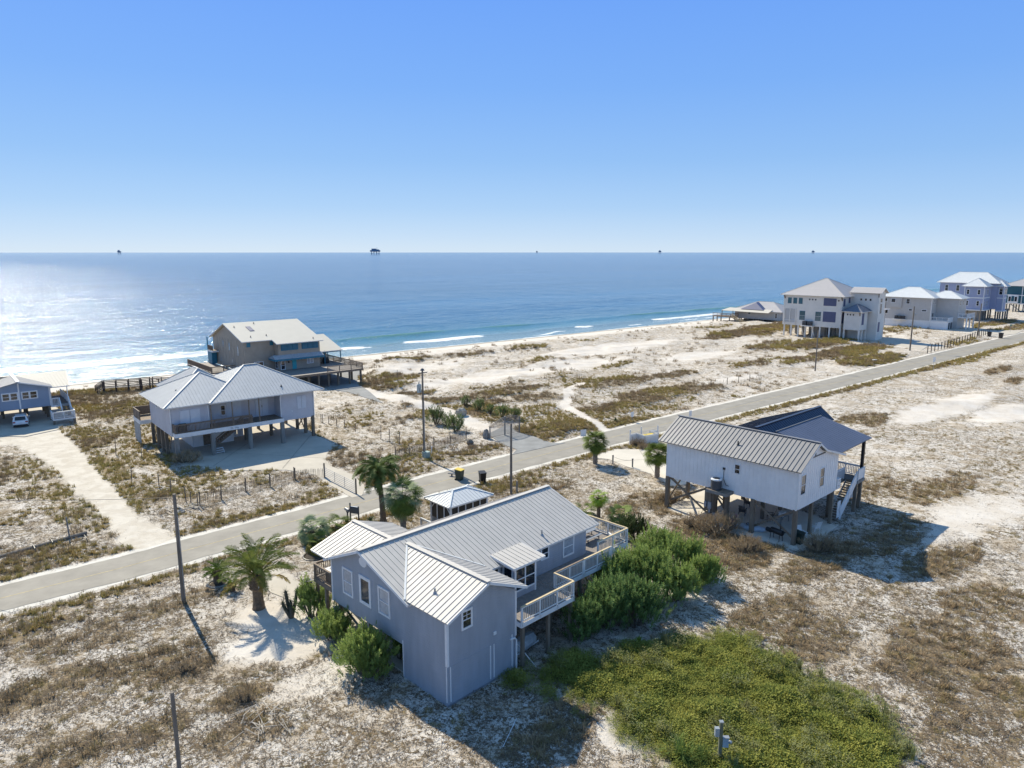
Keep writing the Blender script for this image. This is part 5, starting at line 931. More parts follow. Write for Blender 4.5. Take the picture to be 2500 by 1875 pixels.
bx('garage_wing', WHITESID, h, (.0, -5.2, -.5), (5, -.02, 2.5)); bx('belt_band', WHITE, h, (-.06, -5.3, 2.5), (5, -.05, 2.7)); railing(h, (.0, -5.2), (.0, -.1), 2.7, 3.9, TRIM, each=False, sp=.3); railing(h, (.0, -5.2), (5.0, -5.2), 2.7, 3.9, TRIM, solid=True); bx('garage_door', DGREY, h, (.6, -5.24, -.4), (2.2, -5.2, 2.2)); bx('garage_door', DGREY, h, (2.8, -5.24, -.4), (4.6, -5.2, 2.2))
decking(h, 4.8, 13, -9.4, -6.55, 4.0, DECKW, bw=.4, rim=WHITE); railing(h, (4.8, -9.35), (13, -9.35), 4.0, 5.2, TRIM, each=False, sp=.3); railing(h, (4.8, -9.3), (4.8, -6.6), 4.0, 5.2, TRIM, each=False, sp=.3)
for u, v in ((5, -9.2), (8.5, -9.2), (12.8, -9.2)): pile(h, u, v, -.5, 3.8, WHITE, .35)
H7 = thing('beach_house', 'periwinkle blue three-storey beach house with white trim and white hip roofs', 'house', (172.1, 260.3), 43)
h = H7
bx('front_block', PERI, h, (0, 0, 4.2), (8, 6.4, 12.7)); hip(h, -.9, 9, -.9, 7.3, 12.75, 15.6, METALW, sp=.8, rh=.04); bx('belt_band', WHITE, h, (-.06, -.06, 8.4), (8, 6.4, 8.75)); bx('belt_band', WHITE, h, (-.5, -.5, 3.9), (9, 7.4, 4.3))
bx('main_block', PERI, h, (8.01, -2, 4.2), (18, 17, 13.6)); hip(h, 7.1, 19, -3, 18, 13.7, 17.6, METALW, sp=.8, rh=.04)
bx('side_block', PERI, h, (8.6, -4.2, 3.7), (12.5, -2.02, 12.6)); hip(h, 7.8, 13.3, -5.0, 0, 12.65, 14.8, METALW, sp=.8, rh=.04); bx('belt_band', WHITE, h, (8.54, -4.26, 8.2), (12.5, -2.02, 8.5)); bx('belt_band', WHITE, h, (8.1, -4.6, 3.4), (13, -2.02, 3.75))
for v in (-.05, 6.2): bx('corner_board', WHITE, h, (-.06, v, 4.2), (0, v + .25, 12.7))
bx('corner_board', WHITE, h, (8.54, -4.26, 3.7), (8.6, -4.0, 12.6)); bx('corner_board', WHITE, h, (8.0, -.06, 4.2), (8.2, 0, 12.7))
for v in (1.2, 4.7):
    for z_ in (5.6, 9.7): window(h, 'u', 0, -1, v, v + 1.05, z_, z_ + 1.95, GLASS, fw=.16)
for u in (.9, 3.2, 4.6):
    for z_ in (5.4, 9.6): window(h, 'v', 0, -1, u, u + .8, z_, z_ + 2.0, GLASS, fw=.1)
for v in (10.2, 14.0): window(h, 'u', 8.0, -1, v, v + 1.3, 10.4, 12.8, GLASS, fw=.16)
for v in (7.6,): window(h, 'u', 8.0, -1, v, v + 1.0, 10.4, 12.4, GLASS, fw=.16)
window(h, 'u', 8.6, -1, -3.8, -2.5, 9.5, 12.1, GLASS, fw=.16)
for u in (9.0, 10.1, 11.2): window(h, 'v', -4.2, -1, u, u + 1.0, 9.6, 11.9, GLASS, fw=.12)
bx('porch_band', WHITE, h, (8.9, 11.5, 8.6), (9.2, 17.1, 8.9)); 
for v in (8.2, 11, 13.5, 16): bx('pane', GLASS, h, (7.95, v, 5.2), (8.0, v + 1.2, 7.4))
for u in (.3, 4, 7.6, 11, 14.5, 17.5):
    for v in (-4, -1.7, 1.5, 5.8, 10, 16): 
        if u > 8 or v > -1: pile(h, u, v, -.4, 4.1, PILEG, .45)
bx('garage_core', PALEGREY, h, (5, 2, -.4), (12, 14, 4.0)); stairs(h, (.5, 9), (-2, 3), 3.2, .0, 1.4, PILE); railing(h, (-.3, 9), (-2.6, 3), 3.2, 4.2, PILE, PILE, each=False, sp=.3, z0b=0, z1b=1)
H8 = thing('beach_house', 'dark teal beach house with taupe roof and white bay, farthest right at the frame edge', 'house', (214.6, 300.6), 43)
h = H8
bx('main_block', DTEAL, h, (0, -10, 3.7), (14, 6.5, 11.1)); hip(h, -.9, 15, -11, 7.4, 11.15, 14.6, METALT, sp=.8, rh=.04); bx('belt_band', WHITE, h, (-.1, -10, 7.0), (0, 6.5, 7.3)); bx('belt_band', WHITE, h, (-.2, -10, 3.4), (0, 6.5, 3.8))
bx('bay', TRIM, h, (-1.2, 1.0, 3.9), (0, 4.6, 7.4)); bx('pane', GLASS, h, (-1.25, 1.3, 4.6), (-1.2, 2.1, 6.6)); bx('pane', TGLASS, h, (-1.25, 2.3, 4.6), (-1.2, 3.3, 6.8)); bx('pane', GLASS, h, (-1.25, 3.5, 4.6), (-1.2, 4.3, 6.6))
for v in (-.2, 6.3): bx('corner_board', TRIM, h, (-.06, v, 3.7), (0, v + .25, 11.1))
for u in (.3, 5, 10):
    for v in (-9, -5, -1, 2.5, 6): pile(h, u, v, -.4, 3.5, PILEG, .45)
MB().beam((-.2, -.5, .3), (-.2, 3.5, 3.4), .2, .3).build('brace', PILEG, h); bx('store_room', DTEAL, h, (3, -8, -.3), (10, -1, 3.4))
for v in (-3, -6): window(h, 'u', 0, -1, v, v + 1.1, 8.4, 10.4, GLASS, fw=.14)
# more roofs further along the shore, seen past the last house

HEDGE = [(4.58, 42.84), (6.31, 44.13), (8.35, 44.4), (7.44, 47.84), (9.94, 48.78), (11.61, 47.84), (11.43, 53.41), (13.13, 52.53), (14.21, 50.42)]
ROADX = [(-11.35, 102.32), (-8.05, 98.15), (-9.36, 101.06), (-7.58, 113.61), (-5.36, 110.57), (-3.39, 107.97), (-1.5, 105.21), (0.37, 104.67)]
BRUSH = [((18.77, 60.88), 'brown brush mound in front of the white stilt house meter board', 1.3), ((17.1, 62.35), 'lower brown brush at the left of the mound before the white stilt house', 0.9), ((19.88, 56.84), 'dry brown brush at the foot of the smoker side of the white stilt house', 0.9), ((16.28, 68.95), 'olive-brown brush at the left piling of the white stilt house', 0.9), ((17.18, 88.53), 'brown bush at the driveway mouth in front of the picket bin enclosure', 0.55), ((16.48, 90.31), 'smaller brown bush left of the picket bin enclosure', 0.6), ((26.16, 56.84), 'dark shaded brush right of the white stilt house corner', 1.0), ((-15.27, 36.25), 'upright tan brush clump in the foreground sand left of the dead fronds', 0.4), ((-19.74, 39.13), 'low tan brush clump in the foreground between the two wooden posts', 0.35), ((-39.33, 82.55), 'dark brush against the left front piling of the grey hip-roofed house', 1.1)]

# ================================================================ poles, fences, signs, small things
def pole(label, xy, hh, r=.14, lean=(0, 0), z=None, group='utility poles along the road'):
    o = thing('utility_pole', label, 'utility pole', xy, 0, hz(*xy) if z is None else z, group); MB().tube([(0, 0, -.5), (lean[0] * .5, lean[1] * .5, hh * .5), (lean[0], lean[1], hh)], [r, r * .86, r * .7], 10).build('shaft', POLE, o, smooth=False); return o
p1 = pole('bare wooden utility pole left of the date palm, casting a long shadow', (-23.88, 47.90), 8.18, .16)
MB().tube([(.14, -.06, .3), (.13, -.06, 6.6)], .035, 6).build('conduit', GALV, p1)
p2 = pole('utility pole with transformer can standing across the road by the slat fence', (-10.84, 84.64), 11.03, .15)
MB().lathe([(.26, 8.2), (.28, 8.25), (.28, 9.15), (.22, 9.25)], 14, (-.42, -.12, 0)).build('transformer_can', mat('pale_green_grey_can', (.42, .46, .45), .5), p2)
MB().tube([(-.42, -.12, 9.3), (-.4, -.1, 9.6)], .05, 6).tube([(-.42, -.3, 9.2), (-.45, -.35, 9.5)], .04, 6).build('bushing', GALV, p2)
MB().tube([(-.4, -.3, 9.4), (-.35, -.4, 8.6), (-.1, -.3, 7.6), (-.02, -.2, 6.9)], .025, 6).build('cable', BLACK, p2); MB().beam((-.45, -.2, 10.6), (.55, .25, 10.65), .1, .1).build('crossarm', DGREY, p2); MB().tube([(.12, -.1, 0), (.12, -.1, 7)], .05, 6).build('conduit', GALV, p2)
MB().lathe([(.30, 10.9), (.12, 11.15)], 10).build('cap_nest', DGREY, p2)
p3 = pole('plain grey utility pole on the near roadside in front of the arched gate', (-0.09, 71.06), 7.59, .15); MB().tube([(0, 0, 7.5), (.12, .02, 7.75), (.05, .0, 7.9)], .04, 6).build('insulator', GALV, p3)
p4 = pole('thin utility pole in the dunes in front of the tall white house', (65.11, 150.44), 8.74, .15)
p5 = pole('utility pole with a small box beside the drive of the tall white house', (102.02, 180.55), 11.31, .2); MB().box((.2, -.2, 9), (.6, .2, 9.6)).build('transformer_can', GALV, p5)
p6 = pole('utility pole at the bend of the road in front of the periwinkle house', (141.72, 215.05), 9.69, .22)
p7 = pole('slim distant utility pole between the white tower house and the grey house', (125.34, 238.93), 9.0, .14)
p0 = thing('wooden_post', 'weathered wooden post in the nearest foreground at lower left, cut by the frame', 'post', (-15.68, 29.60), 0); MB().tube([(0, 0, -.3), (0, 0, 5.05)], [.10, .09], 9).build('shaft', POLE, p0)
gp = thing('guy_post', 'short grey wooden post on the roadside right of the plain utility pole', 'post', (0.52, 71.58), 0); MB().tube([(0, 0, -.3), (0, 0, 1.35)], [.11, .10], 8).build('shaft', PILEG, gp)
wr = thing('service_wire', 'thin black cable crossing from the left frame edge to the nearest utility pole', 'cable', (0, 0))
a = Vector((*(-23.88, 47.90), 7.94)); b = Vector((-75, 62, 6.5)); MB().tube([a + (b - a) * (i / 10) - Vector((0, 0, 1.6 * math.sin(math.pi * i / 10))) for i in range(11)], .018, 5).build('strand', BLACK, wr)
ub = thing('utility_cabinet', 'pale green utility cabinet at the foot of the transformer pole', 'utility box', (-10.59, 84.64), 40); bx('cabinet', mat('pale_green_cabinet', (.33, .42, .38), .6), ub, (-.35, -.35, 0), (.35, .35, .75)); bx('lid', mat('pale_green_cabinet', (.33, .42, .38), .6), ub, (-.38, -.38, .75), (.38, .38, .8))
up = thing('bollard', 'short pale post beside the green cabinet across the road', 'post', (-10.09, 86.08), 0); MB().tube([(0, 0, 0), (0, 0, 1.1)], .07, 8).build('shaft', TRIM, up)
# meter post, lower right
mp = thing('meter_post', 'green-grey post with two electric meter boxes in the green weeds at lower right', 'meter post', (10.26, 31.16), 0); mh = 2.38
MB().box((-.08, -.08, -.3), (.08, .08, mh)).build('shaft', mat('green_treated_post', (.16, .17, .12), .8, .2, 3, streak=True), mp)
MB().prism([(-.1, -.1, mh), (.1, -.1, mh), (.1, .1, mh), (-.1, .1, mh)], (0, 0, .05)).build('cap', GALV, mp)
bx('meter_box', BOXG, mp, (-.3, -.1, mh - .75), (-.09, .1, mh - .3)); bx('meter_box', mat('blue_grey_box', (.26, .38, .50), .5), mp, (.085, -.14, mh - 1.3), (.37, .08, mh - .85)); bx('box_hood', GALV, mp, (.09, -.12, mh - .85), (.42, .1, mh - .8)); MB().lathe([(.10, 0), (.10, .08), (.04, .12)], 12, (.48, 0, mh - 1.15)).build('meter_dial', GALV, mp)
# sand fences: every slat its own piece, sharing one mesh
SLAT = MB().box((-.018, -.006, 0), (.018, .006, 1.15)).mesh('slat', mat('grey_sand_fence_slat', (.27, .21, .16), .9, .2, 3))
def sand_fence(label, pts, sp=.10, hh=1.1, posts=2.6, lean=.06):
    f = thing('sand_fence', label, 'sand fence', (0, 0), 0); rr = random.Random(len(label)); w_ = MB(); n = 0
    P_ = [Vector((*p, 0)) for p in pts]
    for a, b in zip(P_, P_[1:]):
        L = (b - a).length; d = (b - a) / L; ang = math.atan2(d.y, d.x); q = 0
        while q < L:
            x, y = (a + d * q)[:2]; z = hz(x, y) - .05; sag = .12 * math.sin(q * .9) + .06 * math.sin(q * 3.1)
            o = link('slat', SLAT, f); o.location = (x, y, z + sag * .6); o.rotation_euler = (sag * .8, rr.uniform(-lean, lean), ang); o.scale = (1, 1, hh / 1.15 * rr.uniform(.92, 1.05)); q += sp * rr.uniform(.85, 1.15); n += 1
        k = int(L / posts)
        for i in range(k + 1):
            x, y = (a + d * L * i / max(k, 1))[:2]; z = hz(x, y); MB().tube([(x, y, z - .3), (x + rr.uniform(-.1, .1), y, z + hh * rr.uniform(1.2, 1.45))], .055, 6).build('post', PILE, f)
        for z_ in (.3, .8): w_.beam((a.x, a.y, hz(a.x, a.y) + z_), (b.x, b.y, hz(b.x, b.y) + z_), .012, .012)
    w_.build('wire', GALV, f); return f
sand_fence('slatted sand fence between the grey hip-roofed house and the road', [(-31.25, 67.65), (-29.79, 69.32), (-28.20, 71.84), (-26.14, 73.44), (-24.33, 76.26), (-21.21, 76.99)], sp=.125)
sand_fence('slatted sand fence beside the transformer pole across the road', [(-14.44, 84.64), (-12.82, 85.72), (-10.02, 88.34), (-6.19, 93.64)], sp=.10)
def post_row(label, pts, hh, group, m=PILE, r=.05):
    for i, p in enumerate(pts):
        o = thing('fence_post', label % ORD[i], 'post', p, 0, hz(*p), group); MB().tube([(0, 0, -.3), (random.uniform(-.08, .08), random.uniform(-.05, .05), hh * random.uniform(.85, 1.1))], r, 6).build('stake', m, o)
ORD = ['first', 'second', 'third', 'fourth', 'fifth', 'sixth', 'seventh', 'eighth', 'ninth', 'tenth', 'eleventh', 'twelfth', 'thirteenth', 'fourteenth']
random.seed(5)
post_row('wooden stake between the driftwood and the long sand fence, %s from the left', [(-38.18, 73.44), (-35.96, 71.45), (-33.14, 68.83), (-32.41, 68.23), (-31.21, 67.18)], 1.5, 'stakes beside the driftwood pile')
post_row('wooden stake in the row right of the grey hip-roofed house, %s from the house', [(-28.62, 103.61), (-28.17, 102.83), (-27.06, 102.07), (-25.67, 101.06), (-24.18, 99.59), (-22.23, 97.68)], 1.35, 'stakes right of the grey hip-roofed house')
post_row('tall dark stake in the brush left of the transformer pole, %s from the left', [(-17.73, 93.00), (-16.19, 91.12), (-14.78, 90.11)], 1.9, 'stakes left of the transformer pole')
for lab_, p_ in (('tall slim stake on the dune slope between the tan house and the transformer pole', (-22.32, 135.85)), ('slim stake in the brush left of the grey hip-roofed house, nearest that house', (-45.61, 84.28)), ('slim stake in the brush beside the dirt track, farther from the road', (-49.77, 86.08)), ('slim stake in the brush beside the dirt track, nearer the road', (-41.84, 74.82))): o = thing('stake', lab_, 'post', p_, 0, hz(*p_)); MB().tube([(0, 0, -.3), (.06, .03, 1.9)], .045, 6).build('shaft', PILE, o)
lf = thing('post_fence', 'dark post and wire fence along the road in front of the far houses', 'fence', (0, 0), 0)
fp = [(104.38, 176.80), (110.64, 182.88), (117.78, 189.37), (127.71, 199.07), (139.36, 210.82), (150.25, 221.71)]
fpv = [Vector((*p, 0)) for p in fp]
for a, b in zip(fpv, fpv[1:]):
    k = max(2, round((b - a).length / 2.6))
    for i in range(k): x, y = (a + (b - a) * i / k)[:2]; bx('post', BLACK, lf, (x - .07, y - .07, hz(x, y) - .2), (x + .07, y + .07, hz(x, y) + 2.0))
    MB().beam((a.x, a.y, hz(a.x, a.y) + 1.8), (b.x, b.y, hz(b.x, b.y) + 1.8), .05, .05).beam((a.x, a.y, hz(a.x, a.y) + .4), (b.x, b.y, hz(b.x, b.y) + .4), .04, .04).build('wire', BLACK, lf)
df = thing('dune_fence', 'low ragged dune fence by the road in the bare sand beyond the green palms', 'fence', (0, 0), 0)
fd = [(34.46, 130.35), (37.14, 130.35), (41.20, 133.68), (46.67, 137.19), (50.19, 140.40)]; sl_ = MB(); random.seed(3)
for a, b in zip(fd, fd[1:]):
    a, b = Vector((*a, 0)), Vector((*b, 0)); L = (b - a).length; k = int(L / .16)
    for i in range(k): x, y = (a + (b - a) * i / k)[:2]; z = hz(x, y); t = random.uniform(-.1, .1); sl_.beam((x, y, z), (x + t, y + t, z + random.uniform(.4, .9)), .04, .015)
    for i in range(int(L / 3)): x, y = (a + (b - a) * i / int(L / 3))[:2]; MB().tube([(x, y, hz(x, y) - .2), (x, y, hz(x, y) + 1.3)], .06, 6).build('post', PILE, df)
sl_.build('slat_run', PILE, df, kind='stuff')
# metal farm gate on the grey house drive
gt = thing('farm_gate', 'tubular metal farm gate across the grey hip-roofed house drive, behind the tall palm', 'gate', (0, 0), 0)
a, b = Vector((*(-21.00, 76.55), 0)), Vector((*(-16.46, 71.32), 0)); 
for i in range(6): MB().tube([a + Vector((0, 0, .2 + i * .21)), b + Vector((0, 0, .2 + i * .21))], .022, 6).build('rail', GALV, gt)
for f_ in (0, .33, .66, 1): q = a + (b - a) * f_; MB().tube([q + Vector((0, 0, .15)), q + Vector((0, 0, 1.3))], .025, 6).build('upright', GALV, gt)
for q in (a - (b - a).normalized() * .15, b + (b - a).normalized() * .15): MB().tube([q - Vector((0, 0, .2)), q + Vector((0, 0, 1.75))], .09, 8).build('gate_post', PILE, gt)
# arched iron gate
ag = thing('arched_gate', 'arched pale iron gate closing the asphalt drive to the tan house', 'gate', (0, 0), 0); IRON = mat('pale_taupe_iron', (.30, .255, .235), .6, .1, 3)
a, b = Vector((*(-3.01, 93.64), 0)), Vector((*(1.04, 97.22), 0)); zt = lambda f_: 1.75 + 1.0 * math.sin(math.pi * (.5 - abs(f_ - .62) / 1.25))
NB = 44
for i in range(NB + 1):
    f_ = i / NB; q = a + (b - a) * f_; MB().tube([q + Vector((0, 0, .2)), q + Vector((0, 0, zt(f_) - .15))], .018, 5).build('picket', IRON, ag)
for dz, r_ in ((0, .04), (-.18, .03)): MB().tube([a + (b - a) * (i / 16) + Vector((0, 0, zt(i / 16) + dz)) for i in range(17)], r_, 6).build('arch_rail', IRON, ag)
for z_ in (.2, 1.6): MB().tube([a + Vector((0, 0, z_)), b + Vector((0, 0, z_))], .03, 6).build('cross_rail', IRON, ag)
for f_ in (0, .5, 1): q = a + (b - a) * f_; MB().box((q.x - .08, q.y - .08, 0), (q.x + .08, q.y + .08, zt(f_) + .05)).build('gate_post', PILEG, ag)
pl = thing('boulder', 'grey lumpy boulder at the left foot of the arched iron gate', 'boulder', (-3.53, 94.08), 0)
def rock(p, r_, m, name='stone', sq=(1, 1, 1), seed=1):
    t = MB(); rr = random.Random(seed)
    for i in range(7):
        for j in range(10): th, ph = math.pi * i / 6, 2 * math.pi * j / 10; k = r_ * (1 + rr.uniform(-.16, .16)); t.v.append((k * math.sin(th) * math.cos(ph) * sq[0], k * math.sin(th) * math.sin(ph) * sq[1], k * math.cos(th) * sq[2] + r_ * .6))
    for i in range(6):
        for j in range(10): t.f.append((i * 10 + j, (i + 1) * 10 + j, (i + 1) * 10 + (j + 1) % 10, i * 10 + (j + 1) % 10))
    return t.build(name, m, p)
rock(pl, .65, PILEG, sq=(.8, .7, 1.3))
for lab, xy, rr_, s_ in (('grey tree stump in the brush left of the arched iron gate', (-5.52, 90.72), .5, 2), ('pale rounded mound of limerock beside the asphalt drive', (-7.91, 106.84), .9, 3)):
    q = thing('stump' if 'stump' in lab else 'boulder', lab, 'stump' if 'stump' in lab else 'boulder', xy, 0, hz(*xy)); rock(q, rr_, PILE if 'stump' in lab else mat('pale_limerock', (.40, .36, .30), .9), sq=(1, 1, .8), seed=s_)
# signs
def sign(label, xy, hh, w_, h_, m=WHITE, rot=0, tilt=0, z=None, txt=None, back=None, name='road_sign'):
    s = thing(name, label, 'sign', xy, rot, hz(*xy) if z is None else z); MB().beam((0, .03, -.2), (0, .03, hh), .05, .05).build('post', GALV, s)
    p_ = MB().box((-w_ / 2, -.015, hh - h_), (w_ / 2, .0, hh)).build('sign_plate', m, s)
    if txt:
        for i, (t_, sz, zz_) in enumerate(txt):
            c = bpy.data.curves.new('sign_text', 'FONT'); c.body = t_; c.size = sz; c.align_x = 'CENTER'; c.extrude = .002; o = bpy.data.objects.new('sign_text', c); col.objects.link(o); o.parent = s; o.location = (0, -.02, zz_); o.rotation_euler = (R(90), 0, 0); c.materials.append(BLACK)
    return s
sign('low white square sign on the road edge right of the arched gate', (9.79, 94.51), 1.1, .85, .95, rot=20)
sign('white rectangular road sign standing just above the ribbed roof of the white house', (25.90, 100.56), 2.4, .62, .8, rot=38)
sign('small white sign among the brown brush across the road', (18.00, 103.61), 1.5, .5, .75, rot=25)
sign('white road sign leaning by the near roadside far down the road', (90.13, 149.90), 3.0, .7, 1.0, rot=20)
sign('small green street sign on a post in the sand near the farthest house', (157.75, 224.02), 2.6, 1.2, .5, m=mat('sign_green', (.12, .26, .2), .5), rot=25)
sw = thing('low_fixture', 'small white ground marker in the dune grass left of the far road', 'marker', (83.65, 161.96), 0, .1); bx('cap', WHITE, sw, (-.5, -.4, 0), (.5, .4, .6))
# mailbox and dark house sign on the near roadside
mb = thing('mailbox', 'dark mailbox on a post beside the road behind the side roof', 'mailbox', (-15.47, 63.37), 130); MB().box((-.05, -.05, -.1), (.05, .05, 1.1)).build('post', DGREY, mb); MB().beam((0, 0, .85), (.25, 0, 1.1), .06, .06).beam((0, 0, .85), (-.25, 0, 1.1), .06, .06).build('brace', DGREY, mb)
MB().tube([(-.32, 0, 1.25), (.32, 0, 1.25)], .15, 12).build('box', mat('grey_mailbox', (.16, .17, .2), .4), mb)
hs = thing('house_sign', 'dark hanging house sign between two posts beside the mailbox', 'sign', (-14.88, 63.68), -20)
for x_, hh_ in ((-.45, 1.75), (.45, 1.5)): bx('post', DGREY, hs, (x_ - .05, -.05, -.2), (x_ + .05, .05, hh_))
bx('sign_board', mat('dark_sign_board', (.10, .11, .12), .5), hs, (-.4, -.025, .75), (.4, .025, 1.4)); bx('sign_cap', TRIM, hs, (-.4, -.04, 1.4), (.4, .04, 1.44))
# trash enclosure with yellow-lidded bins
en = thing('bin_enclosure', 'white picket bin enclosure with gates folded open beside the road', 'enclosure', (18.01, 91.53), 33)
def picket_run(a, b, hh, sp=.16):
    a, b = Vector((*a, 0)), Vector((*b, 0)); L = (b - a).length; d = (b - a) / L; k = int(L / sp)
    for i in range(k + 1): q = a + d * L * i / k; bx('picket', WHITE, en, (q.x - .045, q.y - .045, .05), (q.x + .045, q.y + .045, hh))
    MB().beam((a.x, a.y, .3), (b.x, b.y, .3), .04, .08).beam((a.x, a.y, hh - .2), (b.x, b.y, hh - .2), .04, .08).build('rail', WHITE, en)
picket_run((-1.1, -.7), (1.3, -.7), 1.35); picket_run((-1.1, -.7), (-1.1, .9), 1.35); picket_run((1.3, -.7), (1.3, .9), 1.35); picket_run((-2.3, .8), (-1.15, .95), 1.35); picket_run((1.35, .9), (2.4, .6), 1.35)
for x_, y_ in ((-2.35, .8), (2.45, .6), (0, 1.2)): bx('gate_post', WHITE, en, (x_ - .06, y_ - .06, 0), (x_ + .06, y_ + .06, 2.0))
BB = mat('dark_blue_bin', (.03, .05, .10), .5)
for i, x_ in enumerate((-.55, .15, .85)): q = LW(en, x_, .05); bin_(['yellow-lidded bin inside the white picket enclosure, at its left end', 'yellow-lidded bin in the middle of the white picket enclosure', 'yellow-lidded bin at the right end of the white picket enclosure'][i], q[0], q[1], 33, BB, YEL, group='yellow-lidded bins in the enclosure')
bin_('dark bin with a yellow lid beside the road behind the gazebo roof', *(-5.85, 75.97), 60, rim_, YEL, s=1.15); bin_('black bin standing at the road edge right of the gazebo', *(-3.26, 75.11), 20, BLACK, BLACK, s=1.1)
wi = thing('wiper_board', 'dark flat panel lying across the road edge beside the yellow-lidded bin', 'board', (-6.40, 77.14), -20, .3); bx('panel', DGREY, wi, (-.9, -.15, 0), (.3, .15, .05)); bx('support', DGREY, wi, (-.5, -.1, -.28), (-.4, .1, 0))
bin_('black wheeled bin at the far road bend before the periwinkle house', *(144.45, 208.77), 40, BLACK, BLACK, s=1.5); bin_('black wheeled bin at the end of the dark post fence', *(143.80, 212.92), 40, BLACK, BLACK, s=1.4)
# rope posts by the white house driveway
rp = [(12.10, 82.05), (14.21, 80.56), (16.27, 77.74)]
for i, p in enumerate(rp[:2]): o = thing('rope_post', ['grey rope post at the driveway edge, nearer the palm', 'grey rope post at the driveway edge, nearer the white house'][i], 'post', p, 0, 0, 'rope posts'); MB().tube([(0, 0, -.2), (0, 0, 1.05)], .09, 8).build('shaft', PILEG, o); MB().lathe([(.11, 1.05), (.11, 1.1), (.03, 1.14)], 10).build('cap', DGREY, o)
o = thing('barrier_rope', 'slack rope slung between the two grey driveway posts', 'rope', (0, 0)); a, b = Vector((*rp[0], .95)), Vector((*rp[1], .95)); MB().tube([a + (b - a) * (i / 8) - Vector((0, 0, .2 * math.sin(math.pi * i / 8))) for i in range(9)], .015, 5).build('strand', WOOD, o)
# fallen log / drain pipe and driftwood across the road on the left
dl = thing('fallen_pole', 'long dark fallen utility pole lying in the roadside grass at far left', 'log', (0, 0)); a, b = Vector((*(-42.71, 54.64), .22)), Vector((*(-38.25, 60.31), .22)); MB().tube([a, (a + b) / 2, b], [.20, .19, .17], 9).build('trunk', POLE, dl)
for i, px in enumerate(((-40.98, 56.84), (-40.31, 58.13), (-37.92, 59.02))): MB().tube([Vector((*px, .1)), Vector((px[0] + .2, px[1] + .1, .5)), Vector((px[0] + .6, px[1] - .3, .35)), Vector((px[0] + .9, px[1] - .6, .05))], .04, 6).build('cable_loop', BLACK, dl)
mk = thing('marker_post', 'pale grey marker post leaning beside the fallen pole on the left', 'post', (-39.46, 59.75), 0); MB().tube([(0, 0, -.2), (-.12, .05, 1.9)], [.07, .06], 8).build('shaft', PILEG, mk)
random.seed(11)
for i, (lab, xy, n_) in enumerate((('pile of bleached driftwood boards beside the road, behind the nearest utility pole', (-33.32, 67.41), 16), ('bleached boards dumped in the brush near the transformer pole', (-17.02, 91.53), 6), ('grey boards lying at the end of the stakes on the left', (-37.92, 73.71), 4), ('heap of dead palm fronds on the sand at lower left', (-13.34, 34.54), 26))):
    o = thing('driftwood_pile' if i != 3 else 'dead_frond_heap', lab, 'driftwood' if i != 3 else 'dead fronds', xy, 0, hz(*xy))
    for j in range(n_): an = random.uniform(-.5, .5) + (R(-20) if i != 3 else random.uniform(0, 6)); L = random.uniform(.8, 2.2) * (.7 if i == 3 else 1); x_, y_ = random.gauss(0, .9), random.gauss(0, .5); MB().beam((x_, y_, .05 + random.uniform(0, .25)), (x_ + L * math.cos(an), y_ + L * math.sin(an), .04 + random.uniform(0, .3)), .09 if i != 3 else .025, .03).build('board' if i != 3 else 'frond_stem', mat('bleached_driftwood', (.50, .45, .38), .9, .2, 3), o)
tr = thing('tyre', 'old pale tyre lying by the driftwood pile at the road edge', 'tyre', (-32.34, 65.83), 0, .12); torus(.3, .1).build('ring', mat('faded_tyre', (.36, .35, .33), .8), tr)
# boardwalk over the dune, far left
bw = thing('boardwalk', 'weathered wooden boardwalk with slatted rails crossing the dune left of the grey house', 'boardwalk', (-71.55, 127.56), 40)
def bw_run(a, b, z0, z1):
    a, b = Vector((*a, 0)), Vector((*b, 0)); d = b - a; L = d.length; d.normalize(); s_ = Vector((-d.y, d.x, 0)) * .85; k = max(2, int(L / .3)); m_ = MB()
    for i in range(k): q = a + d * L * i / k; z = z0 + (z1 - z0) * i / k; m_.beam(q - s_ + Vector((0, 0, z)), q + s_ + Vector((0, 0, z)), .24, .05)
    m_.build('plank_walk', DECKW, bw, kind='stuff')
    for sg in (-1, 1):
        for zz_ in (.35, .65, .95, 1.2): MB().beam(a + s_ * sg + Vector((0, 0, z0 + zz_)), b + s_ * sg + Vector((0, 0, z1 + zz_)), .05, .13).build('rail', PILE, bw)
        n_ = max(1, round(L / 1.8))
        for i in range(n_ + 1): q = a + d * L * i / n_ + s_ * sg; z = z0 + (z1 - z0) * i / n_; bx('post', mat('dark_wet_post', (.07, .05, .045), .8), bw, (q.x - .08, q.y - .08, z - 1.2), (q.x + .08, q.y + .08, z + 1.25))
bw_run((-3.8, 1.0), (-2.6, 1.0), .0, .8); bw_run((-2.6, 1.0), (3.2, -.6), .8, .8); bw_run((3.2, -.6), (5.0, -.6), .8, .8); bw_run((5.0, -.6), (9, -3.0), .8, .5)
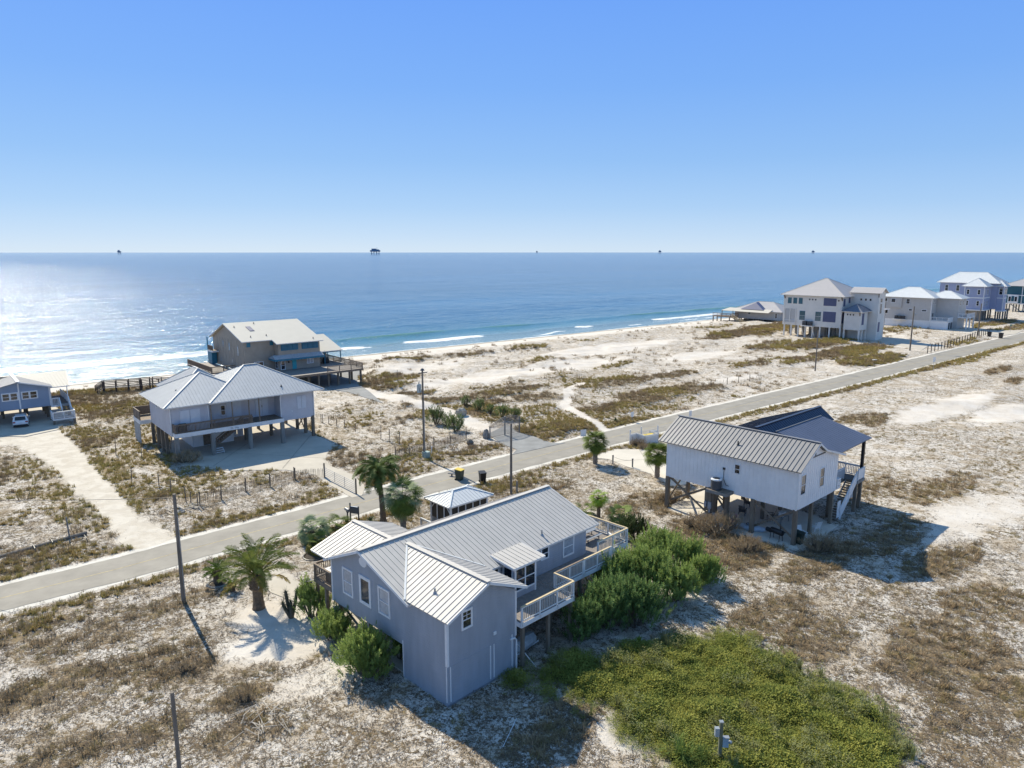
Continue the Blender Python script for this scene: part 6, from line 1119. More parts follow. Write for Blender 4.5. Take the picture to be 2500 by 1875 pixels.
# offshore platforms on the horizon
OIL = mat('hazy_platform_steel', (.19, .26, .36), .8, .1, .1)  # distance haze over the sea is put into the steel colour
def platform(label, px, dist, w_, hh, kind=0, lone=True):
    x = (px - 1250) / 1733 * dist * .983; o = thing('offshore_platform', label, 'oil platform', (x, dist), 0, -1.8, 'offshore platforms on the horizon')
    for i in range(4 if kind else 2): 
        xx = -w_ * .4 + i * w_ * .8 / (3 if kind else 1); bx('leg', OIL, o, (xx - w_ * .03, -3, 0), (xx + w_ * .03, 3, hh * .5))
    MB().beam((-w_ * .4, 0, hh * .05), (0, 0, hh * .5), 3, 3).beam((w_ * .4, 0, hh * .05), (0, 0, hh * .5), 3, 3).build('brace', OIL, o)
    bx('deck', OIL, o, (-w_ / 2, -w_ / 4, hh * .45), (w_ / 2, w_ / 4, hh * .7)); bx('module', OIL, o, (-w_ * .35, -w_ / 5, hh * .7), (w_ * .1, w_ / 5, hh * .95))
    if kind: bx('module', OIL, o, (w_ * .1, -w_ / 5, hh * .7), (w_ * .38, w_ / 5, hh * .82)); MB().tube([(w_ * .2, 0, hh * .8), (w_ * .2, 0, hh * 1.15)], w_ * .015, 5).build('crane', OIL, o)
    return o
platform('largest offshore platform on the horizon, left of centre', 916, 9000, 118, 76, 1); platform('small offshore platform above the sun glitter, leftmost on the horizon', 291, 9500, 42, 58); platform('tiny offshore platform on the horizon just left of the middle', 1311, 16000, 40, 62); platform('small offshore platform on the horizon right of the middle', 1611, 15000, 58, 70, 1); platform('small offshore platform on the horizon, rightmost', 1985, 15000, 58, 66, 1)
# satellite dish on the side deck post
sd = thing('satellite_dish', 'small dark satellite dish on the corner post of the brown side deck', 'satellite dish', LW(H1, -.1, 14.45), 45, 2.5); MB().tube([(0, -.1, 0), (-.15, .3, .05), (-.3, .45, .2)], .03, 6).build('arm', DGREY, sd); MB().lathe([(.02, 0), (.2, .03), (.33, .1)], 16).build('dish', DGREY, sd).location = (-.15, .35, .05)

# ================================================================ plants
DATE = leafmat('date_palm_green', (.28, .31, .08), (.13, .17, .04), .45, .25)
DATEY = leafmat('date_palm_old_frond', (.50, .36, .07), (.32, .26, .08), .5, .25)
SABAL = leafmat('cabbage_palm_green', (.19, .24, .05), (.065, .10, .02), .4, .25)
SILV = leafmat('silver_palm_green', (.32, .38, .20), (.16, .21, .10), .45, .2)
SAGO = leafmat('sago_green', (.20, .27, .045), (.08, .13, .025), .4, .2)
BRIGHT = leafmat('young_palm_green', (.32, .44, .05), (.18, .27, .035), .4, .3)
DEADL = leafmat('dead_palm_leaf', (.22, .165, .10), (.12, .09, .06), .8, .1)
YUC = leafmat('yucca_green', (.07, .11, .05), (.03, .06, .03), .5, .1)
OLE = leafmat('oleander_green', (.36, .44, .13), (.17, .25, .065), .42, .45, 1.2)
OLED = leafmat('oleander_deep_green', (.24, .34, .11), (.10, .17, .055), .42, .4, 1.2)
BARK = mat('palm_bark', (.17, .125, .085), .95, .3, 5, bump=.9, bscale=12)
BARKG = mat('grey_palm_bark', (.25, .21, .17), .95, .25, 4, bump=.8, bscale=14)
STEM = mat('shrub_stem', (.14, .115, .085), .9, .2, 4)
def frond_pinnate(L, arch, n=34, lw=.32, up=.9, twist=.35, m=None, seed=0, lean=.0):
    """feather frond growing along +X; arch bends it down"""
    rr = random.Random(seed); mb = MB(); P_ = []
    N = 12
    for i in range(N + 1): t = i / N; a = up - arch * t ** 1.3; P_.append((a, t))
    pts = [Vector((0, 0, 0))]
    for i in range(N): a = P_[i][0]; pts.append(pts[-1] + Vector((math.cos(a), 0, math.sin(a))) * L / N)
    mb.tube(pts, [.035 * L / 2.4 * (1 - .8 * i / N) for i in range(N + 1)], 4)
    for i in range(n):
        t = .12 + .88 * (i + .5) / n; f = t * N; k = min(int(f), N - 1); q = pts[k].lerp(pts[k + 1], f - k); d = (pts[k + 1] - pts[k]).normalized()
        ll = lw * L / 2.4 * (math.sin(math.pi * (t * .86 + .1)) ** .6) * rr.uniform(.85, 1.1) * 1.35
        for sg in (-1, 1):
            side = Vector((0, sg, 0)); nrm = d.cross(side); v = (d * .62 + side * .85 + Vector((0, 0, 1)) * rr.uniform(.05, twist) - Vector((0, 0, .1))).normalized() * ll
            w = d * .019 * (L / 2.4) ** .5; tip = q + v - Vector((0, 0, ll * .22)); mid = q + v * .55
            mb.quad(q - w, q + w, mid + w * .9, tip, mid - w * .9)
    return mb.mesh('frond', m)
def frond_fan(L, pet, n=22, m=None, droop=.35, seed=0, spread=2.5, up=.8):
    """fan leaf: petiole along +X then radiating segments"""
    rr = random.Random(seed); mb = MB(); a = up; pts = [Vector((0, 0, 0))]
    for i in range(5): pts.append(pts[-1] + Vector((math.cos(a), 0, math.sin(a))) * pet / 5); a -= .16
    mb.tube(pts, [.022, .02, .018, .016, .014, .012], 4); c = pts[-1]; d = Vector((math.cos(a), 0, math.sin(a))); s = Vector((0, 1, 0)); nn = d.cross(s)
    for i in range(n):
        th = -spread / 2 * 1.15 + spread * 1.15 * i / (n - 1); dr = (d * math.cos(th) + s * math.sin(th)); ll = L * (.72 + .28 * math.cos(th * .8)) * rr.uniform(.9, 1.05)
        pp = d.cross(s).normalized(); side = pp.cross(dr).normalized() * L * .042; fold = pp * (-.03 * L if i % 2 else .0)
        m1 = c + dr * ll * .5 + fold; m2 = c + dr * ll * .78 + fold - Vector((0, 0, droop * ll * .10)); tp = c + dr * ll - Vector((0, 0, droop * ll * rr.uniform(.25, .6)))
        mb.quad(c, m1 - side, m1 + side); mb.quad(m1 - side, m2 - side * .6, m2 + side * .6, m1 + side); mb.quad(m2 - side * .6, tp, m2 + side * .6)
    return mb.mesh('frond', m)
def crown(p, meshes, n, zc, tilt_lo, tilt_hi, r0=.12, seed=1, sc=(.85, 1.1), name='frond', golden=2.39996):
    """meshes point outward and up by their own 'up' angle; extra tilt lowers the older ones"""
    rr = random.Random(seed)
    for i in range(n):
        f = i / max(1, n - 1); az = i * golden + rr.uniform(-.2, .2); tilt = tilt_lo + (tilt_hi - tilt_lo) * f + rr.uniform(-.1, .1)
        o = link(name, meshes[rr.randrange(len(meshes))], p); s = rr.uniform(*sc)
        o.matrix_local = Matrix.Translation((math.cos(az) * r0, math.sin(az) * r0, zc - f * .25)) @ Matrix.Rotation(az, 4, 'Z') @ Matrix.Rotation(tilt, 4, 'Y') @ Matrix.Rotation(rr.uniform(-.4, .4), 4, 'X') @ Matrix.Diagonal((s, s, s, 1))
def trunk(p, hh, r0, r1, m, lean=(0, 0), boots=0, seed=1, bulge=None, n=10):
    rr = random.Random(seed); pts = []; rad = []; N = 14
    for i in range(N + 1): t = i / N; pts.append((lean[0] * t * t, lean[1] * t * t, -.3 + (hh + .3) * t)); r_ = r0 + (r1 - r0) * t + (bulge(t) if bulge else 0); rad.append(r_ * (1 + (.05 if i % 2 else -.03)))
    o = MB().tube(pts, rad, n).build('trunk', m, p)
    if boots:
        b = MB()
        for i in range(boots): t = .0 + i / boots; z = hh * (1 - .42 * t); az = i * 2.4; rr_ = r1 * 1.0; x, y = rr_ * math.cos(az) + lean[0], rr_ * math.sin(az) + lean[1]; b.beam((x, y, z - .1), (x * 1.0 + .16 * math.cos(az), y + .16 * math.sin(az), z + .14), .09, .05)
        b.build('leaf_base', m, o)
    return o
FD = [frond_pinnate(3.0, 1.25, 38, .36, 1.05, .5, DATE, s) for s in (1, 2, 3)]; FDY = [frond_pinnate(2.8, 1.3, 38, .36, 1.0, .5, DATEY, s) for s in (5, 6)]
# date palm in front, left of the house
T = thing('date_palm', 'date palm with a thick swollen trunk standing on bare sand left of the blue-grey house', 'palm tree', (-18.10, 46.99), 20)
hA = 2.63
trunk(T, hA, .52, .42, BARK, bulge=lambda t: -.13 * math.sin(math.pi * min(1, t * 1.3)) + (.10 if t > .62 else 0), boots=60, n=12)
crown(T, FD, 32, hA + .05, -.5, .55, .16, 4, (.85, 1.1)); crown(T, FDY, 6, hA - .05, .45, .75, .2, 9, (.8, 1.0))
MB().tube([(.1, -.5, hA - .9), (.05, -.45, hA - .3), (0, -.1, hA)], [.03, .06, .08], 6).build('pale_spathe', TRIM, T)
# tall palm by the road
T = thing('date_palm', 'tallest palm, slender trunk and dark drooping crown, between the road and the side roof', 'palm tree', (-12.12, 63.37), 10)
hB = 5.02; FB = [frond_pinnate(2.7, 2.0, 44, .42, .95, .4, leafmat('tall_palm_green', (.17, .22, .06), (.08, .115, .03), .45, .2), s) for s in (11, 12)]
trunk(T, hB, .30, .20, BARK, lean=(-.35, .15), boots=30, bulge=lambda t: .12 * max(0, .15 - t) / .15); 
sub = T; crown(T, FB, 46, hB + .1, -.35, 1.0, .1, 5, (.8, 1.05))
for c_ in T.children:
    if c_.name.startswith('frond'): c_.location.x += -.35; c_.location.y += .15
# silvery cabbage palm beside it
FS = [frond_fan(1.05, 1.1, 24, SABAL, .5, s, 3.4, .85) for s in (1, 2, 3)]; FSV = [frond_fan(1.0, 1.0, 24, SILV, .8, s, 3.2, .85) for s in (4, 5)]; FDD = [frond_fan(.9, .8, 18, DEADL, 1.2, s, 2.2, .6) for s in (6, 7)]
def fanpalm(label, xy, hh, r, ms, n, sc, seed, lo=-.6, hi=1.3, dead=8, bark=BARKG, group=None, zoff=0):
    t = thing('cabbage_palm', label, 'palm tree', xy, seed * 31, hz(*xy), group)
    if hh > .35: trunk(t, hh, r * 1.15, r, bark, boots=24, seed=seed)
    crown(t, ms, n, hh + .1, lo, hi, .06, seed, sc)
    if dead: crown(t, FDD, dead, hh - .15, 1.5, 2.1, .12, seed + 3, (sc[0] * .75, sc[1] * .8), name='dead_frond')
    return t
fanpalm('bushy cabbage palm with shining grey-green fans between the tallest palm and the gazebo', (-9.85, 60.88), 3.31, .24, FS + FSV, 40, (.95, 1.15), 3, -.6, 1.5, 10)
fanpalm('silver-green fan palm beside the road left of the side roof', (-17.39, 58.57), 1.2, .25, FSV, 36, (.75, .9), 4, -.5, 1.35, 0)
fanpalm('small palm with orange yellowing fans at the foot of the silver-green palm', (-16.32, 56.84), .5, .15, [frond_fan(.8, .8, 20, leafmat('orange_palm_leaf', (.42, .30, .04), (.2, .2, .05), .45, .3), 8, ), frond_fan(.8, .8, 20, SABAL, .4, 9)], 16, (.8, 1.0), 6, -.6, .6, 0)
fanpalm('low green fan palm just left of the mailbox', (-15.81, 61.07), .4, .12, FS, 16, (.75, .9), 7, -.5, .8, 0)
fanpalm('round-headed cabbage palm standing alone on the sand beside the road', (9.98, 82.05), 2.59, .27, FS, 52, (.80, .92), 8, -.8, 1.0, 4)
fanpalm('round-headed cabbage palm hard against the left end of the white house', (16.37, 76.85), 2.59, .27, FS, 50, (.80, .92), 9, -.8, 1.0, 4)
fanpalm('small bright green palm on a dark slim trunk above the sunny deck', (8.23, 64.10), 2.21, .17, [frond_fan(.85, .6, 22, BRIGHT, .4, s, 3.2) for s in (3, 4)], 16, (.72, .85), 10, -.5, 1.1, 3, BARK)
fanpalm('low spreading green fan palm behind the deck corner', (10.22, 63.37), .5, .15, [frond_fan(.9, 1.0, 22, leafmat('mid_palm_green', (.22, .28, .07), (.11, .16, .045)), .6, s, 3.0, .9) for s in (5, 6)], 26, (.75, .9), 11, -.5, .9, 0)
fanpalm('low yellow-green fan palm between the house roof end and the slim bright palm', (7.05, 65.17), .3, .15, FS, 18, (.6, .7), 12, -.5, .9, 0)
# sagos, yucca, agaves
FG = [frond_pinnate(1.15, 1.3, 26, .55, .95, .5, SAGO, s) for s in (21, 22)]
def sago(label, xy, s, seed, hh=.8, n=26, r=.3, m=FG, cat='sago palm'):
    t = thing('sago_palm', label, cat, xy, seed * 40, 0); trunk(t, hh, r, r * .9, BARK, boots=18, seed=seed); crown(t, m, n, hh, -.4, .75, .08, seed, (s * .9, s * 1.1)); return t
sago('larger sago palm in a grey ringed bed left of the date palm', (-22.65, 50.90), .9, 3, 1.0); sago('smaller sago palm between the larger sago and the date palm', (-20.97, 49.55), .6, 4, .6, 20, .2)
rb = thing('planter_ring', 'low grey stone ring around the larger sago palm', 'planter', (-22.54, 50.76), 0); torus(.75, .13).build('ring', PILEG, rb); bx('soil', mat('dark_mulch', (.05, .04, .03), .95), rb, (-.5, -.5, -.05), (.5, .5, .04))
mu = thing('mulch_ring', 'black landscape edging ring under the orange-leaved palm', 'planter', (-16.52, 55.76), 0); torus(.9, .1).build('ring', BLACK, mu); MB().lathe([(.9, 0), (.6, .06), (.1, .09)], 16).build('soil', mat('dark_mulch', (.05, .04, .03), .95), mu)
def yucca(label, xy, heads, seed):
    t = thing('yucca', label, 'yucca', xy, 0); rr = random.Random(seed)
    for i, (x, y, z) in enumerate(heads):
        MB().tube([(0, 0, -.1), (x * .6, y * .6, z * .5), (x, y, z)], [.14, .12, .1], 7).build('trunk', STEM, t); m_ = MB()
        for j in range(150):
            a, e = rr.uniform(0, 6.28), rr.uniform(-1.0, 1.4); d = Vector((math.cos(a) * math.cos(e), math.sin(a) * math.cos(e), math.sin(e))); zz_ = z * (.35 + .65 * rr.random() ** .6); f = zz_ / z; q = Vector((x * f, y * f, zz_)); s_ = d.cross(Vector((0, 0, 1))).normalized() * .022; L = rr.uniform(.3, .5) * (1 if zz_ > z * .8 else .8); m_.quad(q - s_, q + s_, q + d * L)
        m_.build('leaf_cluster', YUC, t)
    return t
yucca('dark spiky yucca clump with two heads at the left end of the oleander row', (-15.34, 45.60), [(-.35, .1, 1.9), (.45, .2, 2.0), (.1, -.25, 1.3), (-.5, -.2, 1.2)], 2)
def spiky(label, xy, s, m, n=40, seed=1, name='agave', cat='agave', up=.5):
    t = thing(name, label, cat, xy, 0, hz(*xy)); rr = random.Random(seed); m_ = MB()
    for i in range(n): a = i * 2.4; e = rr.uniform(up - .3, up + .9); d = Vector((math.cos(a) * math.cos(e), math.sin(a) * math.cos(e), math.sin(e))); side = Vector((-math.sin(a), math.cos(a), 0)) * s * .05; L = s * rr.uniform(.75, 1.1); mid = d * L * .55 + Vector((0, 0, .02)); tp = d * L - Vector((0, 0, L * .22)); m_.quad(-side * .7, side * .7, mid + side, mid - side); m_.quad(mid - side, mid + side, tp)
    m_.build('leaf_rosette', m, t); return t
spiky('dark spiky plant at the foot of the tallest palm', (-13.31, 63.37), .8, YUC, 36, 3); spiky('bright green young palmetto at the edge of the hedge shadow', (8.24, 42.19), .75, BRIGHT, 26, 4, 'palmetto', 'palmetto', .9)
spiky('pale green spiky plant on the road edge behind the white sign', (15.46, 103.09), .9, YUC, 30, 5)
# ---- oleanders: upright shoots with whorled narrow leaves
def shoot_mesh(n, L, w, lf, m, seed, spread=.9):
    rr = random.Random(seed); mb = MB()
    for i in range(n):
        t = (i + .5) / n; z = L * t; a = i * 2.2 + rr.uniform(-.3, .3); e = .25 + spread * t + rr.uniform(-.15, .25); d = Vector((math.cos(a) * math.cos(e), math.sin(a) * math.cos(e), math.sin(e))); s = Vector((-math.sin(a), math.cos(a), 0)) * w; ll = lf * rr.uniform(.75, 1.1)
        q = Vector((0, 0, z)); mb.quad(q, q + d * ll * .45 - s, q + d * ll - Vector((0, 0, .12 * ll)), q + d * ll * .45 + s)
    return np.array(mb.v), mb.f
def shrub(label, xy, lobes, seed, m, dens=1.0, name='oleander_shrub', cat='shrub', group=None, shoot=(15, .42, .028, .19), z=None):
    """lobes: (x, y, z, rx, ry, rz) metres from the base; leaves as real small faces"""
    t = thing(name, label, cat, xy, 0, hz(*xy) if z is None else z, group); rr = np.random.RandomState(seed); protos = [shoot_mesh(*shoot, m, seed * 7 + k) for k in range(3)]; V = []; F = []; k0 = 0
    st = MB(); base_ = [l_ for l_ in lobes]; r0_ = random.Random(seed * 13 + 5); lobes = list(lobes)
    for (lx, ly, lz, rx, ry, rz) in base_:
        for q_ in range(3): a_ = r0_.uniform(0, 6.28); e_ = r0_.uniform(.1, 1.3); lobes.append((lx + rx * .85 * math.cos(a_) * math.cos(e_), ly + ry * .85 * math.sin(a_) * math.cos(e_), lz + rz * .85 * math.sin(e_), rx * r0_.uniform(.22, .42), ry * r0_.uniform(.22, .42), rz * r0_.uniform(.3, .6)))
    for (lx, ly, lz, rx, ry, rz) in lobes:
        n = int(190 * dens * (rx * ry + rx * rz + ry * rz) / 3)
        for i in range(n):
            th = rr.uniform(0, 6.283); cz = rr.uniform(-.75, 1); sz = math.sqrt(max(0, 1 - cz * cz)); rad = rr.uniform(.4, 1) ** .5; jit = 1 + .2 * math.sin(th * 3 + seed) + (rr.uniform(0, 1) ** 3) * .75 - .1
            q = np.array([lx + rx * sz * math.cos(th) * rad * jit, ly + ry * sz * math.sin(th) * rad * jit, lz + rz * cz * rad * jit])
            if q[2] < .05: continue
            out = np.array([sz * math.cos(th) * .55, sz * math.sin(th) * .55, .9 + rr.uniform(-.1, .4)]); out /= np.linalg.norm(out); ax = Vector(out); qn = Vector((0, 0, 1)).rotation_difference(ax); M = np.array((qn.to_matrix() @ Matrix.Rotation(rr.uniform(0, 6.28), 3, 'Z'))); s = rr.uniform(.6, 1.5)
            v, f = protos[rr.randint(3)]; V.append((v * s) @ M.T + q); F += [tuple(a + k0 for a in g_) for g_ in f]; k0 += len(v)
        for i in range(4): th = rr.uniform(0, 6.28); st.tube([(lx * .3, ly * .3, -.1), (lx + rx * .3 * math.cos(th), ly + ry * .3 * math.sin(th), lz * .8), (lx + rx * .6 * math.cos(th), ly + ry * .6 * math.sin(th), lz + rz * .5)], [.04, .03, .015], 5)
    V = np.concatenate(V); mb = MB(); mb.v = [tuple(a) for a in V]; mb.f = F; mb.build('foliage', m, t); st.build('stem', STEM, t); return t
shrub('oleander nearest the yucca at the left end of the row by the side wall', (-13.91, 45.60), [(0, 0, 1.0, .9, .8, 1.0), (.6, .3, .8, .6, .6, .8), (-.2, .2, 1.7, .45, .45, .6)], 1, OLE)
shrub('oleander in the middle of the row along the blue-grey side wall', (-11.80, 42.84), [(0, 0, .85, 1.0, .9, .9), (-.6, .4, .6, .6, .6, .6), (.6, -.2, .6, .6, .6, .6)], 2, OLE)
shrub('largest oleander at the right end of the row along the blue-grey side wall', (-8.90, 38.70), [(0, 0, 1.2, 1.1, 1.0, 1.2), (-.8, .5, .9, .8, .8, .9), (.7, .5, 1.0, .8, .7, 1.0), (.1, .3, 2.0, .6, .6, .6), (.9, -.2, .6, .6, .6, .6)], 3, OLE)
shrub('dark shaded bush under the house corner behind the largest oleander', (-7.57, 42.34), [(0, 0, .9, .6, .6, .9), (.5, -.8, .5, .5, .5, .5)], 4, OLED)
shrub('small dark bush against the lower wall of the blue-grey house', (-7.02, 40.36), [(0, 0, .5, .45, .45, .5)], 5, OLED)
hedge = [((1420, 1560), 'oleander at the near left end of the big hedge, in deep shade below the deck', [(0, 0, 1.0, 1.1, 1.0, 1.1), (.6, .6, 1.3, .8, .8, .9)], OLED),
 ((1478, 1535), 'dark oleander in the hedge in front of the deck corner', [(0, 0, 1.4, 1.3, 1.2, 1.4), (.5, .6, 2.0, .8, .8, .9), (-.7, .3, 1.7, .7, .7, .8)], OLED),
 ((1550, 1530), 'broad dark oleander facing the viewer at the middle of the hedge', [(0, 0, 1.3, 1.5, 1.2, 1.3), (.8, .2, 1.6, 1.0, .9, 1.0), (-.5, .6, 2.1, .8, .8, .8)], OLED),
 ((1500, 1470), 'tall oleander of the hedge right beside the long deck', [(0, 0, 1.6, 1.4, 1.2, 1.6), (.7, .5, 2.3, .8, .8, .8), (-.7, .2, 2.0, .7, .7, .8)], OLE),
 ((1578, 1455), 'light green oleander in the middle of the hedge, behind the dark broad one', [(0, 0, 1.6, 1.5, 1.4, 1.5), (.9, .3, 1.8, .9, .9, 1.0), (-.6, .3, 2.3, .8, .8, .7)], OLE),
 ((1640, 1470), 'oleander with thin drooping outer shoots at the right front of the hedge', [(0, 0, 1.2, 1.4, 1.2, 1.2), (.9, .3, 1.0, 1.0, .9, .9)], OLE),
 ((1560, 1400), 'bright green oleander at the back of the hedge near the deck stairs', [(0, 0, 1.4, 1.4, 1.2, 1.4), (.8, .4, 1.5, .9, .9, 1.0)], OLE),
 ((1640, 1405), 'bright yellow-green oleander at the back right of the hedge', [(0, 0, 1.3, 1.6, 1.3, 1.3), (.9, .2, 1.3, 1.0, .9, 1.0)], OLE),
 ((1705, 1430), 'lowest oleander at the far right tip of the hedge', [(0, 0, .9, 1.3, 1.1, 1.0), (.7, -.2, .8, .9, .8, .8)], OLE)]
for i, ((px_, py_), lab, lb, mm_) in enumerate(hedge):
    shrub(lab, HEDGE[i], lb, 20 + i, mm_, group='oleanders of the big hedge beside the deck', dens=1.15)
shrub('rounded olive shrub behind the back corner of the sunny deck', (10.88, 58.84), [(0, 0, .9, 1.0, .8, .9), (-.7, .5, .8, .7, .7, .8)], 40, leafmat('olive_shrub', (.09, .12, .04), (.04, .06, .02)))
ROADB = [((1063, 1035), 1.3, 'dark green shrub on the verge right of the transformer pole'), ((1112, 1052), 1.25, 'widest green shrub beside the asphalt drive'), ((1094, 1040), .9, 'green shrub between the two shrubs beside the asphalt drive'), ((1137, 995), .8, 'small green shrub on the brown dune, farthest left'), ((1168, 1005), .9, 'green shrub on the brown dune above the asphalt drive'), ((1197, 1014), .7, 'smallest green shrub left of the arched gate'), ((1226, 1024), 1.0, 'green shrub just behind the arched gate'), ((1256, 1026), .9, 'green shrub behind the right half of the arched gate')]
for i, ((a_, b_), s_, lab) in enumerate(ROADB): shrub(lab, ROADX[i], [(0, 0, .7 * s_, .9 * s_, .8 * s_, .9 * s_), (.4 * s_, .2, .9 * s_, .5 * s_, .5 * s_, .6 * s_)], 60 + i, leafmat('roadside_shrub_green', (.20, .25, .085), (.10, .14, .045)), .55, group='green shrubs across the road', shoot=(12, .4, .03, .22))
BRB = leafmat('dry_brown_brush', (.42, .32, .20), (.26, .195, .12), .8, .1)
for i, (xy, lab, s_) in enumerate(BRUSH): shrub(lab, xy, [(0, 0, .5 * s_, 1.3 * s_, .9 * s_, .65 * s_), (.9 * s_, .1, .4 * s_, .9 * s_, .7 * s_, .5 * s_), (-.8 * s_, -.1, .35 * s_, .8 * s_, .7 * s_, .45 * s_)], 80 + i, BRB, 1.0, 'brush_clump', 'brush', shoot=(14, .3, .009, .16))
# ---- ground growth: instanced tufts (grass, litter, weeds) one object per kind
def tuft(nb, L, w, spread, seed, flat=0.0, bend=.5, base=.06):
    rr = random.Random(seed); mb = MB()
    for i in range(nb):
        a = rr.uniform(0, 6.283); e = rr.uniform(*spread); d = Vector((math.cos(a) * math.cos(e), math.sin(a) * math.cos(e), math.sin(e))); L_ = L * rr.uniform(.5, 1.1); r_ = base * rr.random() ** .5; q = Vector((r_ * math.cos(a * 3), r_ * math.sin(a * 3), 0)); s = Vector((-math.sin(a), math.cos(a), 0)) * w
        mid = q + d * L_ * .55; tp = q + d * L_ - Vector((0, 0, L_ * bend * rr.uniform(.3, 1) * math.cos(e))); tp.z = max(tp.z, .01); mb.quad(q - s, q + s, mid + s * .8, mid - s * .8); mb.quad(mid - s * .8, mid + s * .8, tp)
    return mb
def weed(nl, r, h, lf, seed):
    rr = random.Random(seed); mb = MB()
    for i in range(nl):
        a = rr.uniform(0, 6.283); q = Vector((r * rr.random() ** .6 * math.cos(a), r * rr.random() ** .6 * math.sin(a), h * rr.uniform(.15, 1))); b = rr.uniform(0, 6.283); e = rr.uniform(-.2, 1.1); d = Vector((math.cos(b) * math.cos(e), math.sin(b) * math.cos(e), math.sin(e))) * lf * rr.uniform(.6, 1.2); s = Vector((-math.sin(b), math.cos(b), 0)) * lf * .22; mb.quad(q, q + d * .5 - s, q + d, q + d * .5 + s)
    return mb
def litter(n, r, seed):
    rr = random.Random(seed); mb = MB()
    for i in range(n):
        a = rr.uniform(0, 6.283); x, y = r * rr.gauss(0, .5), r * rr.gauss(0, .5); b = rr.uniform(0, 6.283); L = rr.uniform(.08, .30); d = Vector((math.cos(b), math.sin(b), rr.uniform(-.05, .5))).normalized() * L; s = Vector((-math.sin(b), math.cos(b), 0)) * rr.uniform(.006, .016); q = Vector((x, y, rr.uniform(0, .05))); mb.quad(q - s, q + s, q + d + s * .5, q + d - s * .5)
    return mb
def scatter(name, label, pts, rot, scl, protos, m):
    """one 'stuff' object: instances of a few tuft meshes on a point cloud, by geometry nodes"""
    me = bpy.data.meshes.new(name + '_points'); n = len(pts); me.vertices.add(n); me.vertices.foreach_set('co', np.asarray(pts, np.float32).ravel())
    a = me.attributes.new('rz', 'FLOAT', 'POINT'); a.data.foreach_set('value', np.asarray(rot, np.float32)); a = me.attributes.new('sc', 'FLOAT', 'POINT'); a.data.foreach_set('value', np.asarray(scl, np.float32))
    a = me.attributes.new('vi', 'INT', 'POINT'); a.data.foreach_set('value', (np.arange(n) * 7919 % len(protos)).astype(np.int32)); me.update()
    c = bpy.data.collections.new(name + '_tufts')
    for k, pb in enumerate(protos): o = bpy.data.objects.new('%s_tuft_%d' % (name, k), pb.mesh(name + '_tuft', m)); c.objects.link(o)
    o = link(name, me, None, 'stuff'); o['label'] = label
    ng = bpy.data.node_groups.new(name + '_scatter', 'GeometryNodeTree'); ng.interface.new_socket('Geometry', in_out='INPUT', socket_type='NodeSocketGeometry'); ng.interface.new_socket('Geometry', in_out='OUTPUT', socket_type='NodeSocketGeometry')
    N, Lk = ng.nodes, ng.links; gi = N.new('NodeGroupInput'); go = N.new('NodeGroupOutput'); m2p = N.new('GeometryNodeMeshToPoints'); iop = N.new('GeometryNodeInstanceOnPoints'); ci = N.new('GeometryNodeCollectionInfo'); ci.inputs[0].default_value = c; ci.inputs['Separate Children'].default_value = True; ci.inputs['Reset Children'].default_value = True
    def na(nm, ty): q = N.new('GeometryNodeInputNamedAttribute'); q.data_type = ty; q.inputs[0].default_value = nm; return q.outputs[0]
    cx_ = N.new('ShaderNodeCombineXYZ'); Lk.new(na('rz', 'FLOAT'), cx_.inputs[2]); Lk.new(gi.outputs[0], m2p.inputs[0]); Lk.new(m2p.outputs[0], iop.inputs['Points']); Lk.new(ci.outputs[0], iop.inputs['Instance']); iop.inputs['Pick Instance'].default_value = True
    Lk.new(na('vi', 'INT'), iop.inputs['Instance Index']); e2r = N.new('FunctionNodeEulerToRotation'); Lk.new(cx_.outputs[0], e2r.inputs[0]); Lk.new(e2r.outputs[0], iop.inputs['Rotation']); Lk.new(na('sc', 'FLOAT'), iop.inputs['Scale']); Lk.new(iop.outputs[0], go.inputs[0])
    md = o.modifiers.new('scatter', 'NODES'); md.node_group = ng; return o
def cand(n, smin, smax, tmin, tmax, seed):
    r_ = np.random.RandomState(seed); s = r_.uniform(smin, smax, n); t = r_.uniform(tmin, tmax, n); x = s * CU[0] + t * CV[0]; y = s * CU[1] + t * CV[1]
    k = (y > 18) & (np.abs(x) < (y * .80 + 14)); return x[k], y[k], r_.rand(k.sum()), r_
def clear_houses(x, y):
    ok = np.ones(len(x), bool)
    for (o, u0, u1, v0, v1) in ((H1, -.05, 5.4, -.05, 4.2), (H1, .2, 16, 4.2, 13.8), (H5, 8, 16.5, 1, 10), (H6, 0, 12, 0, 15.5)):
        a = o.rotation_euler.z; dx, dy = x - o.location.x, y - o.location.y; u = dx * math.cos(a) + dy * math.sin(a); v = -dx * math.sin(a) + dy * math.cos(a); ok &= ~((u > u0) & (u < u1) & (v > v0) & (v < v1))
    return ok
GRS = leafmat('dry_dune_grass', (.42, .32, .17), (.28, .225, .09), .85, .15, .35)
GRO = leafmat('olive_verge_grass', (.34, .30, .10), (.43, .30, .12), .8, .2, .35)
GRB = leafmat('red_brown_brush', (.38, .275, .165), (.26, .195, .11), .85, .1, .35)
LIT = leafmat('grey_leaf_litter', (.21, .16, .115), (.11, .085, .058), .9, 0, .5)
GRN = leafmat('green_creeper', (.36, .35, .08), (.15, .19, .04), .6, .3, .7)
def place(x, y, r_): return np.stack([x, y, height(x, y)], -1), r_.uniform(0, 6.283, len(x))
